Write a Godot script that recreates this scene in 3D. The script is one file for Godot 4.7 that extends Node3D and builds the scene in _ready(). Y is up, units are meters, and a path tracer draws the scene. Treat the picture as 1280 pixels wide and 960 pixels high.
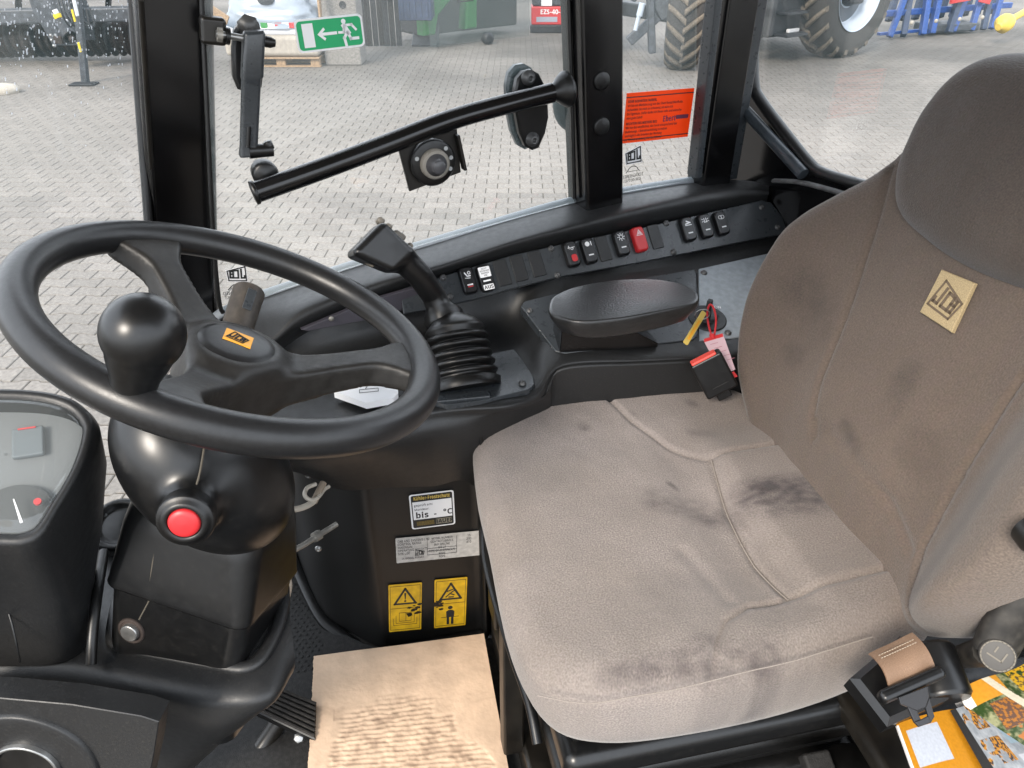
extends Node3D
# Cab of a wheel loader seen from its open left door. x: image right (rear of the machine), y: up, -z: away from the door. Metres.

class MB:
	var v := PackedVector3Array()
	var n := PackedVector3Array()
	var c := PackedColorArray()
	var t := PackedVector2Array()
	var idx := PackedInt32Array()
	var tint := Color(1, 1, 1)
	func orient(vs: int, fs: int) -> void:
		var mid := Vector3.ZERO
		for i in range(vs, v.size()):
			mid += v[i]
		mid /= maxf(1.0, v.size() - vs)
		var vol := 0.0
		for k in range(fs, idx.size(), 3):
			vol += (v[idx[k]] - mid).dot((v[idx[k + 1]] - mid).cross(v[idx[k + 2]] - mid))
		if vol > 0.0:
			for k in range(fs, idx.size(), 3):
				var q := idx[k + 1]
				idx[k + 1] = idx[k + 2]
				idx[k + 2] = q
			for i in range(vs, n.size()):
				n[i] = -n[i]
	func patch(rows: Array, cu := false, cv := false) -> void:
		var h := rows.size()
		var w: int = rows[0].size()
		var b := v.size()
		for i in h:
			v.append_array(rows[i])
			for j in w:
				t.append(Vector2(float(j) / (w - 1), float(i) / maxi(1, h - 1)))
				c.append(tint)
		var acc := PackedVector3Array()
		acc.resize(h * w)
		for i in (h if cv else h - 1):
			var i2 := (i + 1) % h
			for j in (w if cu else w - 1):
				var j2 := (j + 1) % w
				var a := i * w + j
				var bb := i * w + j2
				var cc := i2 * w + j2
				var d := i2 * w + j
				var nn := (v[b + d] - v[b + bb]).cross(v[b + cc] - v[b + a])
				acc[a] += nn
				acc[bb] += nn
				acc[cc] += nn
				acc[d] += nn
				idx.append_array([b + a, b + bb, b + cc, b + a, b + cc, b + d])
		for i in acc.size():
			acc[i] = acc[i].normalized()
		# the winding above faces against nn where (d-b)x(c-a) points the other way; make them agree
		var k := idx.size() - 6
		if k >= 0:
			var f := (v[idx[k + 2]] - v[idx[k]]).cross(v[idx[k + 1]] - v[idx[k]]) + (v[idx[k + 5]] - v[idx[k + 3]]).cross(v[idx[k + 4]] - v[idx[k + 3]])
			if f.dot(acc[idx[k] - b]) < 0.0:
				for i in acc.size():
					acc[i] = -acc[i]
		n.append_array(acc)
	func tri(a: Vector3, b: Vector3, d: Vector3, nn: Vector3) -> void:
		var s := v.size()
		v.append_array([a, b, d])
		n.append_array([nn, nn, nn])
		t.append_array([Vector2.ZERO, Vector2.ZERO, Vector2.ZERO])
		c.append_array([tint, tint, tint])
		if (d - a).cross(b - a).dot(nn) >= 0.0:
			idx.append_array([s, s + 1, s + 2])
		else:
			idx.append_array([s, s + 2, s + 1])
	func disc(ring: PackedVector3Array, nn: Vector3) -> void:
		var s := v.size()
		var mid := Vector3.ZERO
		for p in ring:
			mid += p
		mid /= ring.size()
		v.append(mid)
		v.append_array(ring)
		for i in ring.size() + 1:
			n.append(nn)
			t.append(Vector2.ZERO)
			c.append(tint)
		for i in ring.size():
			var a := s + 1 + i
			var b := s + 1 + (i + 1) % ring.size()
			if (v[b] - mid).cross(v[a] - mid).dot(nn) >= 0.0:
				idx.append_array([s, a, b])
			else:
				idx.append_array([s, b, a])
	func rbox(xf: Transform3D, size: Vector3, r := 0.004, seg := 2) -> void:
		var vs := v.size()
		var fs := idx.size()
		var hs := size * 0.5
		r = minf(r, minf(hs.x, minf(hs.y, hs.z)) * 0.98)
		for axis in 3:
			for sg in [-1.0, 1.0]:
				var a1 := (axis + 1) % 3
				var a2 := (axis + 2) % 3
				var l1 := _steps(hs[a1], r, seg)
				var l2 := _steps(hs[a2], r, seg)
				var b := v.size()
				for p in l1:
					for q in l2:
						var u := Vector3.ZERO
						u[axis] = sg * hs[axis]
						u[a1] = p
						u[a2] = q
						var inner := u.clamp(-hs + Vector3(r, r, r), hs - Vector3(r, r, r))
						var d := (u - inner).normalized()
						v.append(xf * (inner + d * r))
						n.append((xf.basis * d).normalized())
						t.append(Vector2(p / size[a1] + 0.5, q / size[a2] + 0.5))
						c.append(tint)
				var w := l2.size()
				for i in l1.size() - 1:
					for j in w - 1:
						var a := b + i * w + j
						if sg > 0:
							idx.append_array([a, a + 1, a + w + 1, a, a + w + 1, a + w])
						else:
							idx.append_array([a, a + w + 1, a + 1, a, a + w, a + w + 1])
		_wind(vs, fs)
	func _wind(_vs: int, fs: int) -> void:
		for k in range(fs, idx.size(), 3):
			var a := idx[k]
			if (v[idx[k + 2]] - v[a]).cross(v[idx[k + 1]] - v[a]).dot(n[a] + n[idx[k + 1]] + n[idx[k + 2]]) < 0.0:
				var q := idx[k + 1]
				idx[k + 1] = idx[k + 2]
				idx[k + 2] = q
	func _steps(h: float, r: float, seg: int) -> PackedFloat32Array:
		var o := PackedFloat32Array()
		for i in seg + 1:
			o.append(-h + r * (1.0 - tan(PI / 4 * (1.0 - float(i) / seg))) if i < seg else -h + r)
		for i in seg + 1:
			o.append(h - r if i == 0 else h - r * (1.0 - tan(PI / 4 * float(i) / seg)))
		return o
	func lathe(xf: Transform3D, prof: Array, seg := 32, caps := true, sq := 1.0) -> void:
		# prof: Vector2(radius, height along y); sq flattens z
		var vs := v.size()
		var fs := idx.size()
		var rows := []
		for p in prof:
			var row := PackedVector3Array()
			for k in seg:
				var a := TAU * k / seg
				row.append(xf * Vector3(cos(a) * p.x, p.y, sin(a) * p.x * sq))
			rows.append(row)
		patch(rows, true)
		if caps:
			var y := xf.basis.y.normalized() * (1.0 if prof[-1].y >= prof[0].y else -1.0)
			if prof[0].x > 0.0005:
				disc(rows[0], -y)
			if prof[-1].x > 0.0005:
				disc(rows[-1], y)
		orient(vs, fs)
	func tube(path: Array, rad, seg := 12, caps := true, flat := 1.0, up := Vector3.UP) -> void:
		var vs := v.size()
		var fs := idx.size()
		var rows := []
		var side := Vector3.ZERO
		var d := Vector3.ZERO
		for i in path.size():
			d = (path[mini(i + 1, path.size() - 1)] - path[maxi(i - 1, 0)]).normalized()
			if side == Vector3.ZERO:
				side = up.cross(d)
				if side.length() < 0.05:
					side = Vector3.RIGHT.cross(d)
			side = (side - d * side.dot(d)).normalized()
			var o := d.cross(side)
			var row := PackedVector3Array()
			var r: float = rad[i] if rad is Array or rad is PackedFloat32Array else rad
			for k in seg:
				var a := TAU * k / seg
				row.append(path[i] + side * cos(a) * r + o * sin(a) * r * flat)
			rows.append(row)
		patch(rows, true)
		if caps:
			disc(rows[0], (path[0] - path[1]).normalized())
			disc(rows[-1], (path[-1] - path[-2]).normalized())
		orient(vs, fs)
	func ring(path: PackedVector3Array, rad: float, seg := 12, nn := Vector3.UP) -> void:
		# closed tube round a closed path
		var vs := v.size()
		var fs := idx.size()
		var rows := []
		for i in path.size():
			var d := (path[(i + 1) % path.size()] - path[i - 1]).normalized()
			var side := nn.cross(d).normalized()
			var o := d.cross(side)
			var row := PackedVector3Array()
			for k in seg:
				var a := TAU * k / seg
				row.append(path[i] + side * cos(a) * rad + o * sin(a) * rad)
			rows.append(row)
		patch(rows, true, true)
		orient(vs, fs)
	func loft(rings: Array, caps := true) -> void:
		var vs := v.size()
		var fs := idx.size()
		patch(rings, true)
		if caps:
			for e in [[0, 1], [-1, -2]]:
				var r: PackedVector3Array = rings[e[0]]
				var m := Vector3.ZERO
				var m2 := Vector3.ZERO
				for p in r:
					m += p / r.size()
				for p in rings[e[1]]:
					m2 += p / r.size()
				var nn := (r[r.size() / 3] - r[0]).cross(r[2 * r.size() / 3] - r[0]).normalized()
				if nn.dot(m - m2) < 0:
					nn = -nn
				disc(r, nn)
		orient(vs, fs)
	func prism(poly: PackedVector2Array, xf: Transform3D, depth: float, bevel := 0.0, back := true) -> void:
		if Geometry2D.is_polygon_clockwise(poly):
			poly = poly.duplicate()
			poly.reverse()
		var vs := v.size()
		var fs := idx.size()
		var m := poly.size()
		var en := PackedVector2Array()
		for i in m:
			var e := (poly[(i + 1) % m] - poly[i]).normalized()
			en.append(Vector2(e.y, -e.x))
		var inner := PackedVector2Array()
		for i in m:
			var av := en[i] + en[i - 1]
			av = av.normalized() / maxf(0.4, av.normalized().dot(en[i]))
			inner.append(poly[i] - av * bevel)
		for i in m:
			var j := (i + 1) % m
			var na := (en[i] + en[i - 1]).normalized() if en[i].dot(en[i - 1]) > 0.76 else en[i]
			var nb := (en[i] + en[j]).normalized() if en[i].dot(en[j]) > 0.76 else en[i]
			_strip(xf, [Vector3(poly[i].x, poly[i].y, 0), Vector3(poly[j].x, poly[j].y, 0), Vector3(poly[j].x, poly[j].y, depth - bevel), Vector3(poly[i].x, poly[i].y, depth - bevel)], [Vector3(na.x, na.y, 0), Vector3(nb.x, nb.y, 0), Vector3(nb.x, nb.y, 0), Vector3(na.x, na.y, 0)])
			if bevel > 0.0:
				var ba := Vector3(na.x, na.y, 1).normalized()
				var bb := Vector3(nb.x, nb.y, 1).normalized()
				_strip(xf, [Vector3(poly[i].x, poly[i].y, depth - bevel), Vector3(poly[j].x, poly[j].y, depth - bevel), Vector3(inner[j].x, inner[j].y, depth), Vector3(inner[i].x, inner[i].y, depth)], [ba, bb, bb, ba])
		var tr := Geometry2D.triangulate_polygon(inner)
		for s in ([0, 1] if back else [1]):
			var b := v.size()
			var src := inner if s == 1 else poly
			if s == 0:
				tr = Geometry2D.triangulate_polygon(poly)
			for p in src:
				v.append(xf * Vector3(p.x, p.y, depth if s == 1 else 0.0))
				n.append((xf.basis.z * (1.0 if s == 1 else -1.0)).normalized())
				t.append(p)
				c.append(tint)
			for k in tr:
				idx.append(b + k)
			if s == 0:
				tr = Geometry2D.triangulate_polygon(inner)
		_wind(vs, fs)
	func _strip(xf: Transform3D, p: Array, nn: Array) -> void:
		var b := v.size()
		for i in 4:
			v.append(xf * p[i])
			n.append((xf.basis * nn[i]).normalized())
			t.append(Vector2.ZERO)
			c.append(tint)
		idx.append_array([b, b + 1, b + 2, b, b + 2, b + 3])
	func sdf(lo: Vector3, hi: Vector3, h: float, f: Callable) -> void:
		# surface nets on a grid
		var vs := v.size()
		var fs := idx.size()
		var nx := int((hi.x - lo.x) / h) + 2
		var ny := int((hi.y - lo.y) / h) + 2
		var nz := int((hi.z - lo.z) / h) + 2
		var d := PackedFloat32Array()
		d.resize(nx * ny * nz)
		var k := 0
		for z in nz:
			for y in ny:
				var x := 0
				while x < nx:
					var val: float = f.call(lo + Vector3(x, y, z) * h)
					d[k] = val
					k += 1
					x += 1
					var skip := int((absf(val) - 2.0 * h) / h)   # far from the surface: nothing to find for a while
					while skip > 0 and x < nx:
						d[k] = val
						k += 1
						x += 1
						skip -= 1
		var at := PackedInt32Array()
		at.resize(nx * ny * nz)
		at.fill(-1)
		var co := [0, 1, nx, nx + 1, nx * ny, nx * ny + 1, nx * ny + nx, nx * ny + nx + 1]
		var ed := [[0, 1], [2, 3], [4, 5], [6, 7], [0, 2], [1, 3], [4, 6], [5, 7], [0, 4], [1, 5], [2, 6], [3, 7]]
		var off := [Vector3(0, 0, 0), Vector3(1, 0, 0), Vector3(0, 1, 0), Vector3(1, 1, 0), Vector3(0, 0, 1), Vector3(1, 0, 1), Vector3(0, 1, 1), Vector3(1, 1, 1)]
		for z in nz - 1:
			for y in ny - 1:
				for x in nx - 1:
					var q := x + nx * (y + ny * z)
					var m := 0
					for e in 8:
						if d[q + co[e]] < 0.0:
							m += 1
					if m == 0 or m == 8:
						continue
					var s := Vector3.ZERO
					var cnt := 0
					for e in ed:
						var a := d[q + co[e[0]]]
						var b := d[q + co[e[1]]]
						if (a < 0.0) != (b < 0.0):
							s += off[e[0]].lerp(off[e[1]], a / (a - b))
							cnt += 1
					at[q] = v.size()
					v.append(lo + (Vector3(x, y, z) + s / cnt) * h)
		var sx := [1, nx, nx * ny]
		for z in range(1, nz - 1):
			for y in range(1, ny - 1):
				for x in range(1, nx - 1):
					var q := x + nx * (y + ny * z)
					for ax in 3:
						if (d[q] < 0.0) == (d[q + sx[ax]] < 0.0):
							continue
						var s1: int = sx[(ax + 1) % 3]
						var s2: int = sx[(ax + 2) % 3]
						var a := at[q]
						var b := at[q - s1]
						var e := at[q - s1 - s2]
						var g := at[q - s2]
						if a < 0 or b < 0 or e < 0 or g < 0:
							continue
						if d[q] < 0.0:
							idx.append_array([a, e, b, a, g, e])
						else:
							idx.append_array([a, b, e, a, e, g])
		n.resize(v.size())
		for i in range(vs, v.size()):
			var p := v[i]
			var e := h * 0.5
			n[i] = Vector3(f.call(p + Vector3(e, 0, 0)) - f.call(p - Vector3(e, 0, 0)), f.call(p + Vector3(0, e, 0)) - f.call(p - Vector3(0, e, 0)), f.call(p + Vector3(0, 0, e)) - f.call(p - Vector3(0, 0, e))).normalized()
			t.append(Vector2.ZERO)
			c.append(tint)
		_wind(vs, fs)
	func mesh(o: Vector3, m: Material) -> ArrayMesh:
		var a := []
		a.resize(Mesh.ARRAY_MAX)
		var vv := v.duplicate()
		for i in vv.size():
			vv[i] -= o
		a[Mesh.ARRAY_VERTEX] = vv
		a[Mesh.ARRAY_NORMAL] = n
		a[Mesh.ARRAY_COLOR] = c
		a[Mesh.ARRAY_TEX_UV] = t
		a[Mesh.ARRAY_INDEX] = idx
		var am := ArrayMesh.new()
		am.add_surface_from_arrays(Mesh.PRIMITIVE_TRIANGLES, a)
		am.surface_set_material(0, m)
		return am

const VX := Vector3(0.98325, 0, -0.18224)   # towards the rear of the machine
const VZ := Vector3(0.18224, 0, 0.98325)    # towards its left side, where the door is
var used := {}
var M := {}
var rng := RandomNumberGenerator.new()

func numbered(called: String, parent: Node) -> String:
	var k := "%d/%s" % [parent.get_instance_id(), called]
	used[k] = used.get(k, -1) + 1
	return called if used[k] == 0 else "%s_%03d" % [called, used[k]]

func thing(called: String, label: String, category: String, at: Vector3, group := "") -> Node3D:
	var o := Node3D.new()
	o.name = numbered(called, self)
	add_child(o)
	o.position = at
	tag(o, label, category, group)
	return o

func tag(o: Node, label: String, category: String, group := "") -> void:
	o.set_meta("label", label)
	o.set_meta("category", category)
	if group:
		o.set_meta("group", group)

func origin(p: Node) -> Vector3:
	var s := Vector3.ZERO
	while p != self:
		s += p.position
		p = p.get_parent()
	return s

func obj(called: String, b: MB, m: Material, parent: Node = self, at = null) -> MeshInstance3D:
	var o := MeshInstance3D.new()
	o.name = numbered(called, parent)
	var base: Vector3 = origin(parent)
	var own := Vector3.ZERO
	if at != null:
		own = at - base
	o.mesh = b.mesh(base + own, m)
	o.position = own
	parent.add_child(o)
	return o

func text(called: String, say: String, xf: Transform3D, height: float, m: Material, parent: Node, bold := false, width := 0.0, mono := false) -> MeshInstance3D:
	var f := SystemFont.new()
	f.font_names = PackedStringArray(["Droid Sans Mono" if mono else "Droid Sans"])
	f.font_weight = 700 if bold else 400
	var tm := TextMesh.new()
	tm.font = f
	tm.text = say
	tm.font_size = 32
	tm.pixel_size = height / 24.0
	tm.depth = 0.0003
	tm.curve_step = 2.0
	tm.material = m
	var o := MeshInstance3D.new()
	o.name = numbered(called, parent)
	o.mesh = tm
	if width > 0.0:
		xf.basis.x *= width
	xf.origin -= origin(parent)
	o.transform = xf
	parent.add_child(o)
	return o

func fr(o: Vector3, x: Vector3, y: Vector3) -> Transform3D:
	# frame with its x axis along x and y close to y
	x = x.normalized()
	var z := x.cross(y).normalized()
	return Transform3D(Basis(x, z.cross(x), z), o)

func along(o: Vector3, y: Vector3, ref := Vector3(0.3, 0.2, 1)) -> Transform3D:
	y = y.normalized()
	var x := y.cross(ref).normalized()
	return Transform3D(Basis(x, y, x.cross(y)), o)

func crv(p: Array, per := 6, closed := false) -> PackedVector3Array:
	var o := PackedVector3Array()
	var m := p.size()
	for i in (m if closed else m - 1):
		var a: Vector3 = p[(i - 1 + m) % m] if closed or i > 0 else p[0] * 2.0 - p[1]
		var b: Vector3 = p[i]
		var c: Vector3 = p[(i + 1) % m]
		var d: Vector3 = p[(i + 2) % m] if closed or i < m - 2 else p[m - 1] * 2.0 - p[m - 2]
		for k in per:
			o.append(b.cubic_interpolate(c, a, d, float(k) / per))
	if not closed:
		o.append(p[m - 1])
	return o

func crv2(p: Array, per := 6, closed := true) -> PackedVector2Array:
	var q := []
	for a in p:
		q.append(Vector3(a.x, a.y, 0))
	var o := PackedVector2Array()
	for a in crv(q, per, closed):
		o.append(Vector2(a.x, a.y))
	return o

func surf(ctrl: Array, nu := 6, nv := 6) -> Array:
	# a smooth sheet through a grid of points
	var mid := []
	for row in ctrl:
		mid.append(crv(row, nu))
	var out := []
	for i in mid.size() * nv:
		out.append(PackedVector3Array())
	out.resize((mid.size() - 1) * nv + 1)
	for j in mid[0].size():
		var col := []
		for i in mid.size():
			col.append(mid[i][j])
		var cc := crv(col, nv)
		for i in cc.size():
			out[i].append(cc[i])
	return out

func rrect(w: float, h: float, r: float, seg := 4) -> PackedVector2Array:
	var o := PackedVector2Array()
	for q in 4:
		var c := Vector2((w / 2 - r) * (1 if q == 0 or q == 3 else -1), (h / 2 - r) * (1 if q < 2 else -1))
		for k in seg + 1:
			var a := PI / 2 * (q + float(k) / seg)
			o.append(c + Vector2(cos(a), sin(a)) * r)
	return o

func circ(r: float, seg := 20, sy := 1.0) -> PackedVector2Array:
	var o := PackedVector2Array()
	for k in seg:
		o.append(Vector2(cos(TAU * k / seg) * r, sin(TAU * k / seg) * r * sy))
	return o

func loc(xf: Transform3D, pts: Array) -> PackedVector2Array:
	# points of the place, in the plane of a frame
	var o := PackedVector2Array()
	var inv := xf.affine_inverse()
	for p in pts:
		var q: Vector3 = inv * p
		o.append(Vector2(q.x, q.y))
	return o

func seg_d(p: Vector2, a: Vector2, b: Vector2) -> float:
	var ab := b - a
	return p.distance_to(a + ab * clampf((p - a).dot(ab) / ab.length_squared(), 0, 1))

func cap3(p: Vector3, a: Vector3, b: Vector3, ra: float, rb: float) -> float:
	var ab := b - a
	var h := clampf((p - a).dot(ab) / ab.length_squared(), 0, 1)
	return p.distance_to(a + ab * h) - lerpf(ra, rb, h)

func smin(a: float, b: float, k: float) -> float:
	var h := maxf(k - absf(a - b), 0.0) / k
	return minf(a, b) - h * h * k * 0.25

func lin(r: float, g: float, b: float, a := 1.0) -> Color:
	var q := Color(r, g, b).linear_to_srgb()
	q.a = a
	return q

func noise_tex(freq: float, lo: float, hi: float, octaves := 4, normal := false, strength := 2.0, sd := 1, size := 512, warm := 0.0) -> NoiseTexture2D:
	var f := FastNoiseLite.new()
	f.seed = sd
	f.frequency = freq
	f.fractal_octaves = octaves
	var x := NoiseTexture2D.new()
	x.width = size
	x.height = size
	x.seamless = true
	x.noise = f
	if normal:
		x.as_normal_map = true
		x.bump_strength = strength
	else:
		var g := Gradient.new()
		g.set_color(0, Color(lo, lo * (1.0 - warm), lo * (1.0 - 2.0 * warm)))
		g.set_color(1, Color(hi, hi, hi))
		x.color_ramp = g
	return x

func dust_tex(freq: float, sd: int, warm := 0.03) -> NoiseTexture2D:
	# mostly the bare surface, with paler dust and scuffs in places
	var x := noise_tex(freq, 0.0, 1.0, 6, false, 1.0, sd, 512)
	var g := Gradient.new()
	g.set_color(0, Color(0.45, 0.45, 0.45))
	g.set_color(1, Color(0.86, 0.86 - warm, 0.86 - 3.0 * warm))
	g.add_point(0.55, Color(0.50, 0.50, 0.50))
	g.add_point(0.72, Color(0.57, 0.57 - warm * 0.3, 0.57 - warm))
	x.color_ramp = g
	return x

func mat(col: Color, rough: float, metal := 0.0) -> StandardMaterial3D:
	var m := StandardMaterial3D.new()
	m.albedo_color = col
	m.roughness = rough
	m.metallic = metal
	return m

func grain(m: StandardMaterial3D, scale: float, tex: Texture2D, nrm: Texture2D = null, depth := 0.5, world := true, rough_tex: Texture2D = null) -> StandardMaterial3D:
	m.uv1_triplanar = true
	m.uv1_world_triplanar = world
	m.uv1_scale = Vector3.ONE * scale
	if tex:
		m.albedo_texture = tex
	if nrm:
		m.normal_enabled = true
		m.normal_texture = nrm
		m.normal_scale = depth
	if rough_tex:
		m.roughness_texture = rough_tex
	return m

func _ready() -> void:
	rng.seed = 7
	var cam := Camera3D.new()
	cam.position = Vector3(0, 2.16, 0)
	cam.rotation_degrees = Vector3(-32.2, 0, 0)
	cam.fov = 53.08
	cam.near = 0.02
	cam.far = 400.0
	add_child(cam)
	var env := Environment.new()
	env.background_mode = Environment.BG_SKY
	var sm := ProceduralSkyMaterial.new()
	sm.sky_top_color = Color(0.90, 0.93, 0.97)
	sm.sky_horizon_color = Color(0.93, 0.95, 0.97)
	sm.sky_curve = 0.12
	sm.ground_bottom_color = Color(0.45, 0.44, 0.42)
	sm.ground_horizon_color = Color(0.6, 0.6, 0.6)
	sm.sky_energy_multiplier = 1.0
	var cover := noise_tex(0.006, 0.0, 0.22, 5, false, 1.0, 21, 1024)
	sm.sky_cover = cover
	sm.sky_cover_modulate = Color(1, 1, 1, 0.6)
	var sky := Sky.new()
	sky.sky_material = sm
	env.sky = sky
	env.tonemap_mode = Environment.TONE_MAPPER_LINEAR
	env.tonemap_exposure = 3.35
	env.sdfgi_enabled = true
	env.ssao_enabled = true
	env.ssil_enabled = true
	var we := WorldEnvironment.new()
	we.environment = env
	add_child(we)
	var sun := DirectionalLight3D.new()
	sun.light_energy = 0.5
	sun.light_angular_distance = 18.0
	sun.light_color = Color(1.0, 0.965, 0.92)
	sun.shadow_enabled = true
	sun.rotation_degrees = Vector3(-37, -30, 0)
	add_child(sun)
	materials()
	ground()
	cab()
	console()
	seat()
	steering()
	dashboard()
	controls()
	floor_things()
	window_things()
	stickers()
	small_things()
	yard()

func materials() -> void:
	var grain_n := noise_tex(0.09, 0, 1, 3, true, 3.0, 3)
	var scuff := noise_tex(0.02, 0.72, 1.0, 5, false, 1.0, 5)
	var rgh := noise_tex(0.015, 0.7, 1.0, 5, false, 1.0, 9)
	var fine := noise_tex(0.12, 0.78, 1.0, 3, false, 1.0, 11)
	M.plastic = grain(mat(lin(0.056, 0.058, 0.0615), 0.52), 9.0, dust_tex(0.05, 51), grain_n, 0.16, true, rgh)
	M.smooth_plastic = grain(mat(lin(0.020, 0.0206, 0.022), 0.39), 6.0, dust_tex(0.03, 52), null, 0.03, true, rgh)
	M.wheel = grain(mat(lin(0.0145, 0.0148, 0.0158), 0.42), 18.0, scuff, grain_n, 0.16, true, rgh)
	M.spoke = grain(mat(lin(0.026, 0.0245, 0.0225), 0.55), 16.0, noise_tex(0.006, 0.5, 1.0, 6, false, 1.0, 6, 512, 0.04), grain_n, 0.3, true, rgh)
	M.panel = grain(mat(lin(0.165, 0.188, 0.21), 0.34), 8.0, noise_tex(0.05, 0.42, 0.55, 5, false, 1.0, 54), grain_n, 0.06, true, rgh)
	M.paint = grain(mat(lin(0.006, 0.006, 0.007), 0.22), 2.0, noise_tex(0.008, 0.5, 1.0, 6, false, 1.0, 13, 512, 0.05), null, 0.1, true, rgh)
	M.dirty_paint = grain(mat(lin(0.016, 0.0135, 0.010), 0.45), 2.0, noise_tex(0.014, 0.35, 1.0, 6, false, 1.0, 14, 512, 0.06), null, 0.1, true, rgh)
	M.rubber = grain(mat(lin(0.014, 0.014, 0.0145), 0.46), 8.0, dust_tex(0.03, 53), grain_n, 0.05, true, rgh)
	M.mat = grain(mat(lin(0.020, 0.019, 0.018), 0.75), 10.0, noise_tex(0.02, 0.35, 1.0, 6, false, 1.0, 15, 512, 0.05), grain_n, 0.6)
	M.rim_strip = mat(lin(0.22, 0.24, 0.26), 0.35)
	M.dark = mat(lin(0.006, 0.006, 0.006), 0.7)
	M.switch = mat(lin(0.006, 0.006, 0.007), 0.34)
	M.white = mat(lin(0.75, 0.75, 0.76), 0.5)
	M.print = mat(lin(0.015, 0.015, 0.015), 0.6)
	M.red = mat(lin(0.50, 0.020, 0.024), 0.42)
	M.yellow = grain(mat(lin(0.74, 0.44, 0.012), 0.5), 5.0, noise_tex(0.02, 0.8, 1.0, 4))
	M.orange_logo = mat(lin(0.72, 0.33, 0.02), 0.45)
	M.gold = mat(lin(0.55, 0.40, 0.09), 0.5)
	M.orange = mat(lin(0.85, 0.10, 0.004), 0.45)
	M.orange.backlight_enabled = true
	M.orange.backlight = lin(0.9, 0.12, 0.005)
	M.green = mat(lin(0.0, 0.33, 0.115), 0.35)
	M.steel = grain(mat(lin(0.45, 0.45, 0.44), 0.35, 0.85), 6.0, scuff)
	M.zinc = grain(mat(lin(0.42, 0.40, 0.36), 0.5, 0.6), 6.0, scuff)
	M.bolt = mat(lin(0.10, 0.10, 0.10), 0.45, 0.5)
	M.button = grain(mat(lin(0.22, 0.195, 0.16), 0.45), 8.0, scuff)
	M.cable = mat(lin(0.42, 0.38, 0.32), 0.55)
	M.stitch = mat(lin(0.30, 0.24, 0.18), 0.8)
	M.card = grain(mat(lin(0.66, 0.475, 0.33), 0.8), 2.0, noise_tex(0.02, 0.86, 1.0, 5), grain_n, 0.15)
	M.card.vertex_color_use_as_albedo = true
	var fab := mat(Color.WHITE, 0.95)
	grain(fab, 7.0, noise_tex(0.095, 0.64, 1.0, 4, false, 1.0, 31), noise_tex(0.09, 0, 1, 4, true, 4.0, 32), 0.5)
	fab.vertex_color_use_as_albedo = true
	fab.rim_enabled = true
	fab.rim = 0.35
	fab.rim_tint = 0.5
	M.fabric = fab
	var patchm := grain(mat(lin(0.56, 0.43, 0.24), 0.9), 9.0, noise_tex(0.14, 0.62, 1.0, 3, false, 1.0, 33), grain_n, 0.6)
	M.patch = patchm
	M.web = grain(mat(lin(0.26, 0.16, 0.10), 0.7), 12.0, fine, grain_n, 0.4)
	var g := mat(Color(0.75, 0.85, 0.85, 0.05), 0.0)
	g.transparency = BaseMaterial3D.TRANSPARENCY_ALPHA
	M.glass = g
	var film := mat(Color.WHITE, 0.8)
	film.transparency = BaseMaterial3D.TRANSPARENCY_ALPHA
	film.vertex_color_use_as_albedo = true
	film.specular_mode = BaseMaterial3D.SPECULAR_DISABLED
	M.film = film
	var dr := mat(Color(0.85, 0.87, 0.9, 0.5), 0.3)
	dr.transparency = BaseMaterial3D.TRANSPARENCY_ALPHA
	M.drop = dr
	M.concrete = grain(mat(lin(0.26, 0.245, 0.225), 0.9), 1.5, noise_tex(0.03, 0.75, 1.0, 5), grain_n, 0.4)
	M.sand = grain(mat(lin(0.10, 0.080, 0.058), 0.95), 2.0, noise_tex(0.04, 0.6, 1.0, 5))
	M.tyre = grain(mat(lin(0.045, 0.042, 0.039), 0.85), 2.0, noise_tex(0.03, 0.6, 1.0, 5))
	M.lug = grain(mat(lin(0.20, 0.165, 0.125), 0.9), 2.0, noise_tex(0.03, 0.5, 1.0, 5))
	M.wheel_rim = mat(lin(0.36, 0.41, 0.47), 0.4)
	M.machine = grain(mat(lin(0.022, 0.024, 0.029), 0.5), 1.0, noise_tex(0.02, 0.6, 1.0, 5))
	M.machine_grey = grain(mat(lin(0.075, 0.085, 0.10), 0.5), 1.0, noise_tex(0.02, 0.6, 1.0, 5))
	M.rust = grain(mat(lin(0.060, 0.040, 0.032), 0.8), 1.0, noise_tex(0.03, 0.4, 1.0, 5))
	M.blue = grain(mat(lin(0.012, 0.075, 0.33), 0.45), 1.0, noise_tex(0.02, 0.7, 1.0, 5))
	M.dark_blue = grain(mat(lin(0.03, 0.055, 0.12), 0.6), 1.0, noise_tex(0.02, 0.7, 1.0, 5))
	M.machine_green = grain(mat(lin(0.03, 0.33, 0.06), 0.45), 1.0, noise_tex(0.02, 0.75, 1.0, 5))
	M.wood = grain(mat(lin(0.46, 0.31, 0.18), 0.85), 2.0, noise_tex(0.03, 0.65, 1.0, 5))
	M.sack = grain(mat(lin(0.44, 0.40, 0.34), 0.8), 1.0, noise_tex(0.02, 0.85, 1.0, 5), grain_n, 0.6)
	M.wrap = mat(lin(0.28, 0.33, 0.39), 0.25)
	M.mag_red = mat(lin(0.5, 0.03, 0.03), 0.5)

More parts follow.
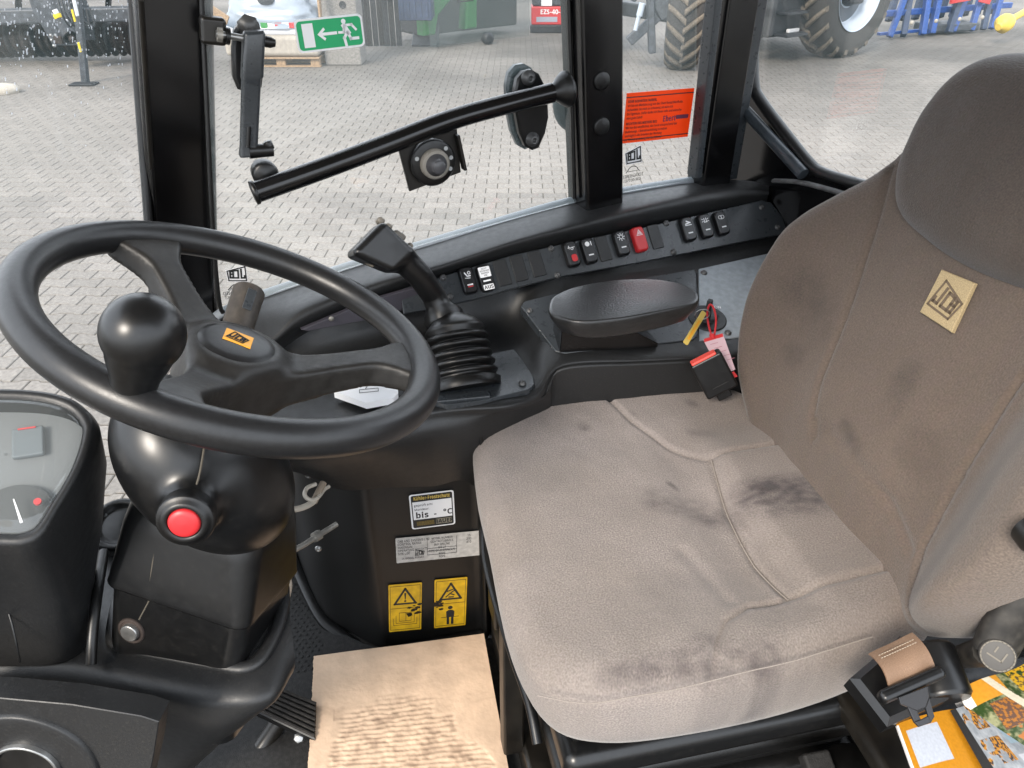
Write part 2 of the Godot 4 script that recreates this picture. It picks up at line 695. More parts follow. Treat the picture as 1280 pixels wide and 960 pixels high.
func ground() -> void:
	var b := MB.new()
	b.patch([PackedVector3Array([Vector3(-150, -0.02, -200), Vector3(150, -0.02, -200)]), PackedVector3Array([Vector3(-150, -0.02, 100), Vector3(150, -0.02, 100)])])
	var gr := obj("ground", b, M.concrete)
	gr.set_meta("kind", "structure")
	b = MB.new()
	b.patch([PackedVector3Array([Vector3(-17, -0.007, -27), Vector3(17, -0.007, -27)]), PackedVector3Array([Vector3(-17, -0.007, 4), Vector3(17, -0.007, 4)])])
	obj("joint_sand", b, M.sand, gr)
	# double-T paving stones, 20 cm long, laid in rows with the ends of one row in the waists of the next
	var shape := PackedVector2Array([Vector2(-0.097, -0.069), Vector2(-0.055, -0.069), Vector2(-0.041, -0.0545), Vector2(0.041, -0.0545), Vector2(0.055, -0.069), Vector2(0.097, -0.069), Vector2(0.097, 0.069), Vector2(0.055, 0.069), Vector2(0.041, 0.0545), Vector2(-0.041, 0.0545), Vector2(-0.055, 0.069), Vector2(-0.097, 0.069)])
	var pb := MB.new()
	pb.prism(shape, Transform3D(Basis(Vector3(1, 0, 0), Vector3(0, 0, -1), Vector3(0, 1, 0)), Vector3(0, -0.05, 0)), 0.05, 0.004, false)
	var mats := []
	for k in 5:
		var m := grain(mat(lin(0.246, 0.223, 0.199) * (0.91 + 0.032 * k), 0.9), 2.0, noise_tex(0.03, 0.78, 1.0, 5, false, 1.0, 40))
		mats.append(m)
	var shared := []
	for k in 5:
		shared.append(pb.mesh(Vector3.ZERO, mats[k]))
	var a0: Vector3 = Vector3(0.076, 0, -7.2734)
	var rx := Vector3(1, 0, 0.0088).normalized()
	var rz := Vector3(-0.0088, 0, 1).normalized()
	var all := []
	for r in range(-135, 45):
		for q in range(-85, 86):
			var p := a0 + rx * (0.2 * (q + (0.5 if r % 2 == 0 else 0.0))) + rz * (0.13 * r)
			if p.z > -1.25 or p.z < -26.0 or absf(p.x) > 15.5:
				continue
			var zc := p.z * -0.8462 + 2.16 * 0.5329
			var sx := 640 + 961 * p.x / zc
			var sy := 480 + 961 * (2.16 * 0.8462 + p.z * 0.5329) / zc
			var seen := sy < 620 and sy > 0 and ((sx < 180 and sx > -20) or (sx > 260 and sx < 710 and sy < 365 - (sx - 330) * 0.3) or (sx > 785 and sx < 860 and sy < 228) or (sx > 945 and sx < 1150 and sy < 225))
			all.append([(zc if seen else zc + 1000.0), p])
	all.sort_custom(func(x, y): return x[0] < y[0])
	var mm := MultiMesh.new()
	mm.transform_format = MultiMesh.TRANSFORM_3D
	mm.use_colors = true
	var mmm := grain(mat(lin(0.252, 0.229, 0.205), 0.9), 2.0, noise_tex(0.03, 0.78, 1.0, 5, false, 1.0, 40))
	mmm.vertex_color_use_as_albedo = true
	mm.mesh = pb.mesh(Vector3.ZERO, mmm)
	mm.instance_count = all.size() - 300
	var blot := FastNoiseLite.new()
	blot.seed = 4
	blot.frequency = 0.28
	blot.fractal_octaves = 4
	for i in all.size():
		var p: Vector3 = all[i][1] + Vector3(0, rng.randf_range(-0.0015, 0.0), 0)
		var bs := Basis(rx, Vector3.UP, rz).rotated(Vector3.UP, rng.randfn(0, 0.006)).rotated(Vector3.RIGHT, rng.randfn(0, 0.004))
		if i < 300:
			var o := MeshInstance3D.new()
			o.name = numbered("paving_stone", gr)
			o.mesh = shared[clampi(int(2.5 + 3.2 * blot.get_noise_2d(p.x * 2.0, p.z * 2.0) + rng.randf_range(-1.6, 1.6)), 0, 4)]
			o.transform = Transform3D(bs, p)
			gr.add_child(o)
		else:
			mm.set_instance_transform(i - 300, Transform3D(bs, p))
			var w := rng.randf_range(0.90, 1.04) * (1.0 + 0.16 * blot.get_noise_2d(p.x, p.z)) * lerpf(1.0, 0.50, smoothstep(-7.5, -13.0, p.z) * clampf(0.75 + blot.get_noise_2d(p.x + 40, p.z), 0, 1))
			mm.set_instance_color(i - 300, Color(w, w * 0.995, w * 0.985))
	var mi := MultiMeshInstance3D.new()
	mi.name = "paving"
	mi.multimesh = mm
	mi.set_meta("kind", "stuff")
	gr.add_child(mi)

func post(b: MB, lo: Vector3, hi: Vector3, x: Vector3, w: float, d: float, r := 0.012) -> void:
	# a rounded box section swept from lo to hi; w along x, d across it
	var up := (hi - lo).normalized()
	x = (x - up * x.dot(up)).normalized()
	var z := x.cross(up)
	var rows := []
	for e in [lo, lo.lerp(hi, 0.33), lo.lerp(hi, 0.66), hi]:
		var row := PackedVector3Array()
		for p in rrect(w, d, r, 3):
			row.append(e + x * p.x + z * p.y)
		rows.append(row)
	b.loft(rows)

func film_sheet(parent: Node, q: Array, nn: Vector3, amount: Callable, colour := Color(0.62, 0.62, 0.6), nu := 48, nv := 40) -> void:
	# dried dirt and water marks on the inner face of a pane
	var b := MB.new()
	var rows := []
	for i in nv + 1:
		var row := PackedVector3Array()
		for j in nu + 1:
			row.append((q[0].lerp(q[1], float(j) / nu)).lerp(q[3].lerp(q[2], float(j) / nu), float(i) / nv) + nn * 0.003)
		rows.append(row)
	b.patch(rows)
	for k in b.c.size():
		var cc := colour
		cc.a = clampf(amount.call(b.t[k].x, b.t[k].y), 0.0, 0.9)
		b.c[k] = cc
	obj("dirt_film", b, M.film, parent).set_meta("kind", "stuff")

func pane_poly(b: MB, pts: Array, nn: Vector3) -> void:
	var xf := fr(pts[0], pts[1] - pts[0], Vector3.UP)
	if xf.basis.z.dot(nn) < 0:
		xf.basis.x = -xf.basis.x
		xf.basis.z = -xf.basis.z
	b.prism(loc(xf, pts), xf, 0.004)

func cab() -> void:
	var wall_n: Vector3 = Vector3(0.4326, 0, 0.9016)
	var wx := Vector3.UP.cross(wall_n)
	if wx.x < 0:
		wx = -wx
	var at: Vector3 = Vector3(0.05, 1.02, -0.7)
	var t := thing("loader_cab", "black steel cab frame of the loader round the driver's place", "cab", at)
	var b := MB.new()
	# floor and roof
	var xf := Transform3D(Basis(VX, Vector3.UP, VZ), Vector3(0.02, 0, -0.62))
	b.rbox(xf * Transform3D(Basis(), Vector3(0.1, 1.03, 0.03)), Vector3(1.9, 0.05, 1.45), 0.004)
	obj("floor_plate", b, M.dirty_paint, t)
	b = MB.new()
	b.rbox(xf * Transform3D(Basis(), Vector3(0.1, 2.56, -0.09)), Vector3(1.75, 0.07, 1.48), 0.03)
	obj("roof", b, mat(lin(0.42, 0.40, 0.37), 0.85), t)
	b = MB.new()
	# pillars
	post(b, Vector3(-0.5146, 1.596, -1.0807), Vector3(-0.4198, 2.0568, -1.0412) + Vector3(0, 0.48, 0) + wx * 0.09, wx, 0.092, 0.06)
	obj("front_pillar", b, M.paint, t)
	b = MB.new()
	b.tube([Vector3(-0.5324, 1.6971, -1.0734), Vector3(-0.4325, 2.0613, -0.9963)], 0.0035, 8)
	obj("pillar_trim", b, M.dirty_paint, t)
	b = MB.new()
	post(b, Vector3(0.1508, 1.689, -1.3194) - Vector3(0, 0.03, 0), Vector3(0.1221, 2.0306, -1.3057) + (Vector3(0.1217, 2.0311, -1.301) - Vector3(0.1503, 1.6907, -1.3147)).normalized() * 0.5, wx, 0.074, 0.070, 0.006)
	var mp := obj("middle_pillar", b, M.paint, t)
	for e in [Vector3(0.1407, 1.9195, -1.2755), Vector3(0.1453, 1.8491, -1.2777)]:
		b = MB.new()
		b.lathe(along(e, wall_n), [Vector2(0.0145, -0.002), Vector2(0.0145, 0.0015), Vector2(0.0125, 0.003), Vector2(0.004, 0.0035), Vector2(0, 0.0035)], 24)
		obj("plug", b, M.rubber, mp)
	b = MB.new()
	post(b, Vector3(0.3667, 1.7247, -1.4185) - Vector3(0, 0.03, 0), Vector3(0.3392, 2.0207, -1.4054) + Vector3(0.03, 0.5, 0), wx, 0.064, 0.05, 0.005)
	obj("rear_pillar", b, M.paint, t)
	b = MB.new()
	post(b, Vector3(0.4059, 1.7117, -1.4507), Vector3(0.3855, 2.0172, -1.4409) + Vector3(0.03, 0.5, 0), wx, 0.040, 0.03, 0.006)
	post(b, Vector3(0.3316, 1.7364, -1.3851), Vector3(0.2956, 2.0245, -1.3678) + Vector3(0.02, 0.5, 0), wx, 0.014, 0.03, 0.004)
	obj("pillar_flange", b, M.panel, t)
	# sill under the side windows
	b = MB.new()
	var sill: Array = [Vector3(-0.4566, 1.6211, -1.0326), Vector3(-0.432, 1.6326, -1.0498), Vector3(-0.3938, 1.6423, -1.0714), Vector3(-0.349, 1.6504, -1.0947), Vector3(-0.2416, 1.6673, -1.149), Vector3(-0.1388, 1.68, -1.1988), Vector3(-0.0177, 1.6966, -1.2585), Vector3(0.0999, 1.7108, -1.3154), Vector3(0.2098, 1.7154, -1.363), Vector3(0.3308, 1.7172, -1.4134), Vector3(0.3933, 1.7144, -1.4371)]
	var path := crv(sill, 4)
	b.tube(path, 0.010, 8, true, 0.7)
	obj("window_sill", b, M.rim_strip, t)
	# rear corner: brace, seal, black panels
	b = MB.new()
	b.tube(crv([Vector3(0.3969, 1.8583, -1.5175), Vector3(0.4156, 1.8443, -1.4747), Vector3(0.4478, 1.8122, -1.4007), Vector3(0.4854, 1.7746, -1.3146), Vector3(0.4944, 1.7656, -1.2941)], 4), 0.0105, 14)
	obj("corner_brace", b, grain(mat(lin(0.07, 0.085, 0.10), 0.32), 4.0, noise_tex(0.02, 0.5, 1.0, 5)), t)
	b = MB.new()
	var rn: Vector3 = Vector3(-0.9166, 0, 0.3998)
	var seal: Array = [Vector3(0.4102, 2.1992, -1.5371), Vector3(0.4222, 2.0602, -1.5094), Vector3(0.4318, 1.9352, -1.4876), Vector3(0.4387, 1.877, -1.4716), Vector3(0.4483, 1.8538, -1.4496), Vector3(0.4834, 1.8077, -1.3693), Vector3(0.5085, 1.7781, -1.3118), Vector3(0.523, 1.7717, -1.2785), Vector3(0.5546, 1.7757, -1.206), Vector3(0.6167, 1.7897, -1.0637), Vector3(0.6694, 1.7999, -0.9428)]
	b.tube(crv(seal, 4), 0.012, 10, true, 0.8)
	obj("rear_window_seal", b, M.rubber, t)
	b = MB.new()
	pane_poly(b, [Vector3(0.3982, 2.2665, -1.5745), Vector3(0.4394, 1.8685, -1.48), Vector3(0.5176, 1.769, -1.3008), Vector3(0.6886, 1.8035, -0.9088), Vector3(0.6273, 2.1868, -1.0493)], rn)
	var rp := obj("rear_pane", b, M.glass, t)
	var nz := FastNoiseLite.new()
	nz.seed = 12
	nz.frequency = 3.0
	nz.fractal_octaves = 4
	film_sheet(rp, [Vector3(0.4072, 2.1882, -1.544), Vector3(0.6102, 2.1797, -1.0786), Vector3(0.6688, 1.8037, -0.9442), Vector3(0.5225, 1.7754, -1.2795)], rn, func(u, v): return 0.02 + 0.04 * nz.get_noise_2d(u * 3, v * 0.6) + 0.20 * smoothstep(0.45, 0.0, u) * smoothstep(0.85, 0.6, v) * (0.6 + 1.3 * nz.get_noise_2d(u * 9 + 3, v * 0.8)), Color(0.42, 0.43, 0.43))
	b = MB.new()
	pane_poly(b, [Vector3(0.3669, 2.2511, -1.6914), Vector3(0.4077, 2.2461, -1.5977), Vector3(0.4456, 1.8624, -1.5109), Vector3(0.5291, 1.7578, -1.3196), Vector3(0.5677, 1.7611, -1.231), Vector3(0.6901, 1.7838, -0.9505), Vector3(0.7049, 1.6597, -0.9165), Vector3(0.5305, 1.5924, -1.3162), Vector3(0.4261, 1.6743, -1.5555)], rn)
	obj("rear_corner_panel", b, M.paint, t)
	b = MB.new()
	b.tube(crv([Vector3(0.4672, 1.7367, -1.3512), Vector3(0.4919, 1.7516, -1.2947), Vector3(0.5212, 1.7596, -1.2276), Vector3(0.5514, 1.7645, -1.1582), Vector3(0.6062, 1.7751, -1.0326)], 4), 0.007, 8, true, 0.6)
	obj("rear_ledge", b, grain(mat(lin(0.20, 0.20, 0.20), 0.5), 6.0, noise_tex(0.02, 0.4, 1.0, 5)), t)
	b = MB.new()
	var skin := []
	for dy in [0.0, -0.3, -0.75]:
		var row := PackedVector3Array()
		for p in path:
			row.append(p - wall_n * 0.035 + Vector3(0, dy - 0.01, 0))
		row.append(Vector3(0.4628, 1.6991, -1.4915) + Vector3(0.02, dy - 0.01, 0))
		row.append(Vector3(0.6955, 1.7809, -0.958) + Vector3(0.02, dy - 0.01, 0))
		skin.append(row)
	b.patch(skin)
	obj("side_skin", b, M.paint, t)
	b = MB.new()
	pane_poly(b, [Vector3(0.4732, 1.7052, -1.4035), Vector3(0.5861, 1.745, -1.2513), Vector3(0.5121, 1.6269, -1.2361), Vector3(0.5062, 1.6507, -1.3456)], rn)
	obj("console_end_plate", b, M.paint, t)
	# fixed quarter pane between the middle and the rear pillar
	b = MB.new()
	pane_poly(b, [Vector3(0.1548, 2.1938, -1.3236), Vector3(0.2779, 2.1953, -1.3826), Vector3(0.3356, 1.7212, -1.4103), Vector3(0.1971, 1.7187, -1.3438)], wall_n)
	var qp := obj("quarter_pane", b, M.glass, t)
	film_sheet(qp, [Vector3(0.1702, 2.0934, -1.3287), Vector3(0.284, 2.0907, -1.3833), Vector3(0.3284, 1.723, -1.4046), Vector3(0.2013, 1.7188, -1.3437)], wall_n, func(u, v): return 0.05 + 0.10 * nz.get_noise_2d(u * 4 + 9, v * 0.5), Color(0.40, 0.43, 0.47))
	# windscreen
	var fn: Vector3 = Vector3(0.9474, 0, 0.3201)
	b = MB.new()
	pane_poly(b, [Vector3(-0.4729, 2.1892, -1.1443), Vector3(-0.5223, 1.6419, -0.9979), Vector3(-0.5645, 1.2841, -0.8731), Vector3(-0.6773, 1.2715, -0.5393), Vector3(-0.7312, 1.779, -0.3798), Vector3(-0.6404, 2.1766, -0.6484)], fn)
	var wp := obj("windscreen_pane", b, M.glass, t)
	b = MB.new()
	b.tube(crv([Vector3(-0.4776, 2.1557, -1.1179), Vector3(-0.4858, 2.0517, -1.0934), Vector3(-0.4972, 1.9105, -1.0598), Vector3(-0.507, 1.7874, -1.0308), Vector3(-0.5193, 1.6437, -0.9943), Vector3(-0.5391, 1.456, -0.9357)], 3), 0.006, 8)
	obj("windscreen_seal", b, M.rubber, t)
	film_sheet(wp, [Vector3(-0.5594, 2.0868, -0.8882), Vector3(-0.4848, 2.0686, -1.1089), Vector3(-0.5114, 1.7642, -1.0301), Vector3(-0.591, 1.8547, -0.7947)], fn, func(u, v): return 0.01 + 0.04 * nz.get_noise_2d(u * 2 + 30, v * 2) + 0.10 * smoothstep(0.9, 1.0, u), Color(0.40, 0.40, 0.41), 36, 40)
	b = MB.new()
	var o: Vector3 = Vector3(-0.5454, 2.0697, -0.9109)
	var ux: Vector3 = (Vector3(-0.4868, 2.0526, -1.0842) - o)
	var uy: Vector3 = (Vector3(-0.5584, 1.9716, -0.8723) - o)
	for k in 210:
		var u := rng.randf()
		var v := absf(rng.randfn(0.25, 0.4))
		var s := rng.randf_range(0.0004, 0.0010)
		var q := o + ux * u + uy * v
		b.tube([q, q - uy.normalized() * s * -1.5 * rng.randf_range(0.8, 3.2)], [s, s * 0.6], 5)
	var dn := obj("water_drops", b, M.drop, wp)
	dn.set_meta("kind", "stuff")
	# wall below the console and round to the front
	b = MB.new()
	var foot: Array = [Vector3(0.05, 1.055, -1.25)] + [Vector3(-0.0343, 1.055, -0.9272), Vector3(-0.057, 1.055, -0.923), Vector3(-0.1129, 1.055, -0.9126), Vector3(-0.1681, 1.055, -0.9024), Vector3(-0.2089, 1.055, -0.8948), Vector3(-0.2292, 1.055, -0.8911)]
	foot.append_array([Vector3(-0.2848, 1.055, -0.9211), Vector3(-0.3509, 1.055, -0.9645), Vector3(-0.4453, 1.055, -1.1234), Vector3(-0.529, 1.055, -1.2423)])
	var top := []
	var row0 := crv(foot, 5)
	var rows := []
	for h in [0.0, 0.2, 0.34, 0.45]:
		var row := PackedVector3Array()
		for p in row0:
			row.append(p + Vector3(0, h, 0))
		rows.append(row)
	b.patch(rows)
	var rows2 := []
	for r in rows:
		var q := PackedVector3Array()
		for p in r:
			q.append(p - VZ * 0.012)
		rows2.append(q)
	b.patch(rows2)
	obj("kick_panel", b, grain(mat(lin(0.006, 0.0058, 0.0055), 0.45), 2.0, noise_tex(0.008, 0.5, 1.0, 6, false, 1.0, 13)), t)
	# rear wall behind the seat
	b = MB.new()
	b.rbox(xf * Transform3D(Basis(), Vector3(0.86, 1.4, 0.0)), Vector3(0.04, 0.75, 1.25), 0.01)
	obj("rear_wall", b, M.paint, t)

func rocker(parent: Node, p: Vector3, xf: Transform3D, m: Material, called := "switch") -> Dictionary:
	var f := Transform3D(xf.basis, p)
	var b := MB.new()
	var rows := []
	for e in [[-0.004, 1.0], [0.003, 1.0], [0.0065, 0.95], [0.0085, 0.80]]:
		var row := PackedVector3Array()
		for q in rrect(0.0235 * e[1], 0.044 * (0.3 + 0.7 * e[1]), 0.006, 3):
			row.append(f * Vector3(q.x, q.y, e[0] + (0.0025 * absf(q.y) / 0.022)))
		rows.append(row)
	b.loft(rows)
	var o := obj(called, b, m, parent, p)
	return {"node": o, "f": f * Transform3D(Basis(), Vector3(0, 0, 0.0105))}

func bar_mark(b: MB, f: Transform3D, a: Vector2, c: Vector2, w := 0.0011, z := 0.0) -> void:
	var d := (c - a).normalized() * w * 0.5
	var s := Vector2(-d.y, d.x)
	b.prism(PackedVector2Array([a - d - s, c + d - s, c + d + s, a - d + s]), f * Transform3D(Basis(), Vector3(0, 0, z)), 0.0004)

func ring_mark(b: MB, f: Transform3D, c: Vector2, r: float, w := 0.0009, a0 := 0.0, a1 := TAU, n := 10) -> void:
	for k in n:
		var p := c + Vector2(cos(lerpf(a0, a1, float(k) / n)), sin(lerpf(a0, a1, float(k) / n))) * r
		var q := c + Vector2(cos(lerpf(a0, a1, (k + 1.0) / n)), sin(lerpf(a0, a1, (k + 1.0) / n))) * r
		bar_mark(b, f, p, q, w)

func screw(parent: Node, p: Vector3, nn: Vector3, r := 0.0042, m: Material = null) -> void:
	var b := MB.new()
	b.lathe(along(p, nn), [Vector2(r * 1.35, -0.001), Vector2(r * 1.35, 0.0008), Vector2(r, 0.001), Vector2(r * 0.95, 0.0028), Vector2(r * 0.5, 0.0034), Vector2(r * 0.48, 0.0018), Vector2(0, 0.0018)], 14)
	obj("screw", b, m if m else M.bolt, parent, p)

func console() -> void:
	var t := thing("side_console", "black moulded console under the side window with rocker switches", "console", Vector3(0, 1.06, -0.9751))
	var b := MB.new()
	var sill: Array = [Vector3(-0.4305, 1.6334, -1.0456), Vector3(-0.3924, 1.642, -1.0665), Vector3(-0.3479, 1.65, -1.0897), Vector3(-0.2408, 1.6667, -1.1439), Vector3(-0.1383, 1.6793, -1.1936), Vector3(-0.0177, 1.6968, -1.2539), Vector3(0.0996, 1.7098, -1.31), Vector3(0.2092, 1.7142, -1.3575), Vector3(0.3299, 1.7159, -1.4079), Vector3(0.4342, 1.7086, -1.4459), Vector3(0.498, 1.6939, -1.4627)]
	var mid: Array = [Vector3(-0.4142, 1.6291, -1.0096), Vector3(-0.3771, 1.6381, -1.0309), Vector3(-0.3303, 1.6512, -1.0587), Vector3(-0.2302, 1.6685, -1.1116), Vector3(-0.1276, 1.6809, -1.1623), Vector3(-0.0107, 1.6976, -1.2217), Vector3(0.1002, 1.709, -1.2752), Vector3(0.2076, 1.7152, -1.3239), Vector3(0.323, 1.7179, -1.3737), Vector3(0.427, 1.7126, -1.4137), Vector3(0.4879, 1.7033, -1.4332)]
	var crest: Array = [Vector3(-0.3879, 1.6095, -0.9605), Vector3(-0.3497, 1.6282, -0.9889), Vector3(-0.3105, 1.6523, -1.0211), Vector3(-0.2142, 1.6695, -1.0736), Vector3(-0.113, 1.6795, -1.1236), Vector3(0, 1.695, -1.182), Vector3(0.1002, 1.704, -1.2307), Vector3(0.2065, 1.7125, -1.2815), Vector3(0.3146, 1.7173, -1.3307), Vector3(0.4195, 1.7148, -1.3739), Vector3(0.4742, 1.7086, -1.3933)]
	var nose: Array = [Vector3(-0.382, 1.6014, -0.9472), Vector3(-0.343, 1.6215, -0.977), Vector3(-0.3019, 1.6449, -1.0097), Vector3(-0.2082, 1.6629, -1.062), Vector3(-0.1086, 1.6748, -1.1127), Vector3(0.0013, 1.6901, -1.17), Vector3(0.101, 1.6977, -1.2179), Vector3(0.2067, 1.7046, -1.2677), Vector3(0.3128, 1.7091, -1.3162), Vector3(0.4187, 1.7074, -1.3605), Vector3(0.4715, 1.7036, -1.3807)]
	var under: Array = [Vector3(-0.3848, 1.584, -0.9538), Vector3(-0.3452, 1.6044, -0.9837), Vector3(-0.298, 1.6262, -1.0177), Vector3(-0.2038, 1.6455, -1.0705), Vector3(-0.1062, 1.66, -1.1215), Vector3(0.0026, 1.6725, -1.176), Vector3(0.1021, 1.6801, -1.2233), Vector3(0.2089, 1.6834, -1.2709), Vector3(0.316, 1.6864, -1.3184), Vector3(0.4246, 1.689, -1.3662), Vector3(0.4728, 1.6895, -1.3869)]
	var back: Array = [Vector3(-0.3924, 1.5647, -0.9675), Vector3(-0.3498, 1.5871, -0.9997), Vector3(-0.2993, 1.609, -1.0348), Vector3(-0.2053, 1.6292, -1.0872), Vector3(-0.1082, 1.6466, -1.1391), Vector3(0.0027, 1.6572, -1.1924), Vector3(0.1038, 1.665, -1.2398), Vector3(0.2123, 1.6683, -1.2874), Vector3(0.3211, 1.6714, -1.335), Vector3(0.4312, 1.6728, -1.382), Vector3(0.4801, 1.672, -1.4019)]
	b.patch(surf([sill, mid, crest, nose, under, back], 6, 4))
	obj("ledge", b, M.plastic, t)
	# pit round the joystick, deck and skirt
	b = MB.new()
	var r0: Array = [Vector3(-0.3804, 1.5612, -0.9731), Vector3(-0.3537, 1.5887, -1.0017), Vector3(-0.3021, 1.6105, -1.0372), Vector3(-0.208, 1.6308, -1.0896), Vector3(-0.1528, 1.6394, -1.1182), Vector3(-0.0844, 1.6268, -1.1391), Vector3(0, 1.6275, -1.175), Vector3(0.0816, 1.6281, -1.2096), Vector3(0.2261, 1.6288, -1.2706), Vector3(0.3824, 1.6283, -1.3356), Vector3(0.552, 1.6265, -1.4054)]
	var r1: Array = [Vector3(-0.352, 1.567, -0.9161), Vector3(-0.3238, 1.567, -0.9638), Vector3(-0.2714, 1.567, -1.0151), Vector3(-0.1885, 1.567, -1.0731), Vector3(-0.1297, 1.567, -1.0999), Vector3(-0.0652, 1.567, -1.1081), Vector3(0.0066, 1.567, -1.1305)] + [Vector3(0.0754, 1.6068, -1.079), Vector3(0.2068, 1.6052, -1.1188), Vector3(0.3311, 1.6029, -1.1531), Vector3(0.4368, 1.6054, -1.2009)]
	var r2: Array = [Vector3(-0.3241, 1.561, -0.8498), Vector3(-0.2798, 1.561, -0.8688), Vector3(-0.2222, 1.561, -0.8845), Vector3(-0.1491, 1.561, -0.9254), Vector3(-0.0928, 1.561, -0.9403), Vector3(-0.0329, 1.561, -0.9556), Vector3(0.0182, 1.561, -1.0013)] + [Vector3(0.0653, 1.5922, -1.015), Vector3(0.1982, 1.5886, -1.0469), Vector3(0.3154, 1.5843, -1.0705), Vector3(0.3823, 1.5844, -1.0946)]
	var r3: Array = [Vector3(-0.3076, 1.559, -0.8057), Vector3(-0.2532, 1.559, -0.8197), Vector3(-0.1928, 1.559, -0.8378), Vector3(-0.1278, 1.559, -0.8835), Vector3(-0.0673, 1.559, -0.8954), Vector3(-0.0113, 1.559, -0.9056), Vector3(0.0324, 1.559, -0.937)] + [Vector3(0.0733, 1.5828, -0.9787), Vector3(0.1927, 1.578, -1.001), Vector3(0.3058, 1.5729, -1.0196), Vector3(0.3607, 1.5713, -1.0323)]
	var r4: Array = [Vector3(-0.307, 1.545, -0.8069), Vector3(-0.2493, 1.545, -0.8174), Vector3(-0.1887, 1.545, -0.837), Vector3(-0.1226, 1.545, -0.8783), Vector3(-0.0621, 1.545, -0.894), Vector3(-0.0045, 1.545, -0.9041), Vector3(0.0431, 1.545, -0.9351)] + [Vector3(0.0852, 1.5722, -0.9733), Vector3(0.195, 1.568, -0.9944), Vector3(0.3056, 1.5629, -1.0124), Vector3(0.3605, 1.5613, -1.0249)]
	var r5: Array = [Vector3(-0.3091, 1.515, -0.8128), Vector3(-0.2486, 1.515, -0.8214), Vector3(-0.1864, 1.515, -0.8391), Vector3(-0.1184, 1.515, -0.874), Vector3(-0.0572, 1.515, -0.8933), Vector3(0, 1.515, -0.9273), Vector3(0.053, 1.515, -0.961)] + [Vector3(0.0934, 1.5491, -0.9746), Vector3(0.1982, 1.5447, -0.9931), Vector3(0.3088, 1.5399, -1.0125), Vector3(0.3642, 1.5382, -1.0248)]
	for i in range(7, r5.size()):
		r4[i] = r3[i] + Vector3(0, -0.010, 0) + VZ * 0.006
		r5[i] = r3[i] + Vector3(0, -0.040, 0) + VZ * 0.009
	var r6 := []
	var low: Array = [Vector3(-0.3101, 1.4598, -0.873), Vector3(-0.2556, 1.4184, -0.8831), Vector3(-0.1925, 1.4117, -0.8948), Vector3(-0.1219, 1.4039, -0.9079), Vector3(-0.0616, 1.3978, -0.9191), Vector3(0, 1.3931, -0.9305), Vector3(0.0629, 1.3884, -0.9421), Vector3(0.1071, 1.3978, -0.9503), Vector3(0.2079, 1.3991, -0.969), Vector3(0.3248, 1.3903, -0.9907), Vector3(0.3821, 1.3903, -1.0013)]
	for i in r5.size():
		r6.append(low[i] if i < 5 else r5[i] + Vector3(0, -0.35, 0) - VZ * (0.12 if i < 7 else 0.03))
	b.patch(surf([r0, r1, r2, r3, r4, r5, r6], 6, 4))
	obj("console_body", b, M.plastic, t)
	# slotted strip in the pit wall and the white label under the wheel
	b = MB.new()
	var sx: Array = [Vector3(-0.311, 1.6255, -1.0013), Vector3(-0.2162, 1.6481, -1.0567), Vector3(-0.1429, 1.6531, -1.0916), Vector3(-0.1405, 1.6223, -1.0732), Vector3(-0.207, 1.6167, -1.0409), Vector3(-0.3024, 1.621, -1.0022)]
	var xf := fr(sx[0], sx[2] - sx[0], Vector3.UP)
	b.prism(loc(xf, sx), xf * Transform3D(Basis(), Vector3(0, 0, -0.004)), 0.008, 0.001)
	var sp := obj("slot_strip", b, mat(lin(0.05, 0.046, 0.058), 0.5), t)
	b = MB.new()
	b.lathe(along(Vector3(-0.2684, 1.6342, -1.0176), xf.basis.z), [Vector2(0.004, 0), Vector2(0.004, 0.002), Vector2(0.0025, 0.003), Vector2(0, 0.003)], 14)
	obj("rivet", b, M.zinc, sp)
	b = MB.new()
	var lp: Array = [Vector3(-0.2491, 1.572, -0.9042), Vector3(-0.2349, 1.572, -0.9125), Vector3(-0.1821, 1.572, -0.9556), Vector3(-0.1637, 1.572, -0.9294), Vector3(-0.1588, 1.572, -0.9001), Vector3(-0.164, 1.572, -0.888), Vector3(-0.1997, 1.572, -0.8761)]
	xf = fr(lp[0], VX, -VZ)
	b.prism(loc(xf, lp), xf * Transform3D(Basis(), Vector3(0, 0, -0.004)), 0.010)
	var wl := obj("lever_diagram", b, M.white, t)
	b = MB.new()
	var fl := Transform3D(xf.basis, Vector3(-0.1995, 1.5785, -0.9066))
	for q in [[-0.014, -0.004, 0.012, -0.004], [0.012, -0.004, 0.012, 0.004], [0.012, 0.004, -0.014, 0.004], [-0.014, 0.004, -0.014, -0.004], [-0.006, 0.004, -0.002, 0.014], [0.02, 0.006, 0.026, 0.006], [0.02, 0.009, 0.026, 0.009]]:
		bar_mark(b, fl, Vector2(q[0], q[1]), Vector2(q[2], q[3]), 0.0007)
	obj("print", b, M.print, wl)
	# switch panel
	b = MB.new()
	var pn: Vector3 = Vector3(0.2967, 0.6313, 0.7166)
	var pp: Array = [Vector3(-0.173, 1.6506, -1.0826), Vector3(-0.1011, 1.6593, -1.12), Vector3(0, 1.6702, -1.1715), Vector3(0.1075, 1.6755, -1.2206), Vector3(0.2217, 1.679, -1.271), Vector3(0.3436, 1.6849, -1.3267), Vector3(0.4604, 1.6915, -1.3809), Vector3(0.48, 1.6859, -1.384), Vector3(0.5205, 1.6439, -1.3638), Vector3(0.5114, 1.6379, -1.3548), Vector3(0.3407, 1.6349, -1.2814), Vector3(0.22, 1.6327, -1.2295), Vector3(0.0794, 1.6322, -1.1709), Vector3(0, 1.6278, -1.1341), Vector3(-0.0635, 1.6227, -1.1033), Vector3(-0.1367, 1.6205, -1.0711), Vector3(-0.1663, 1.621, -1.0593)]
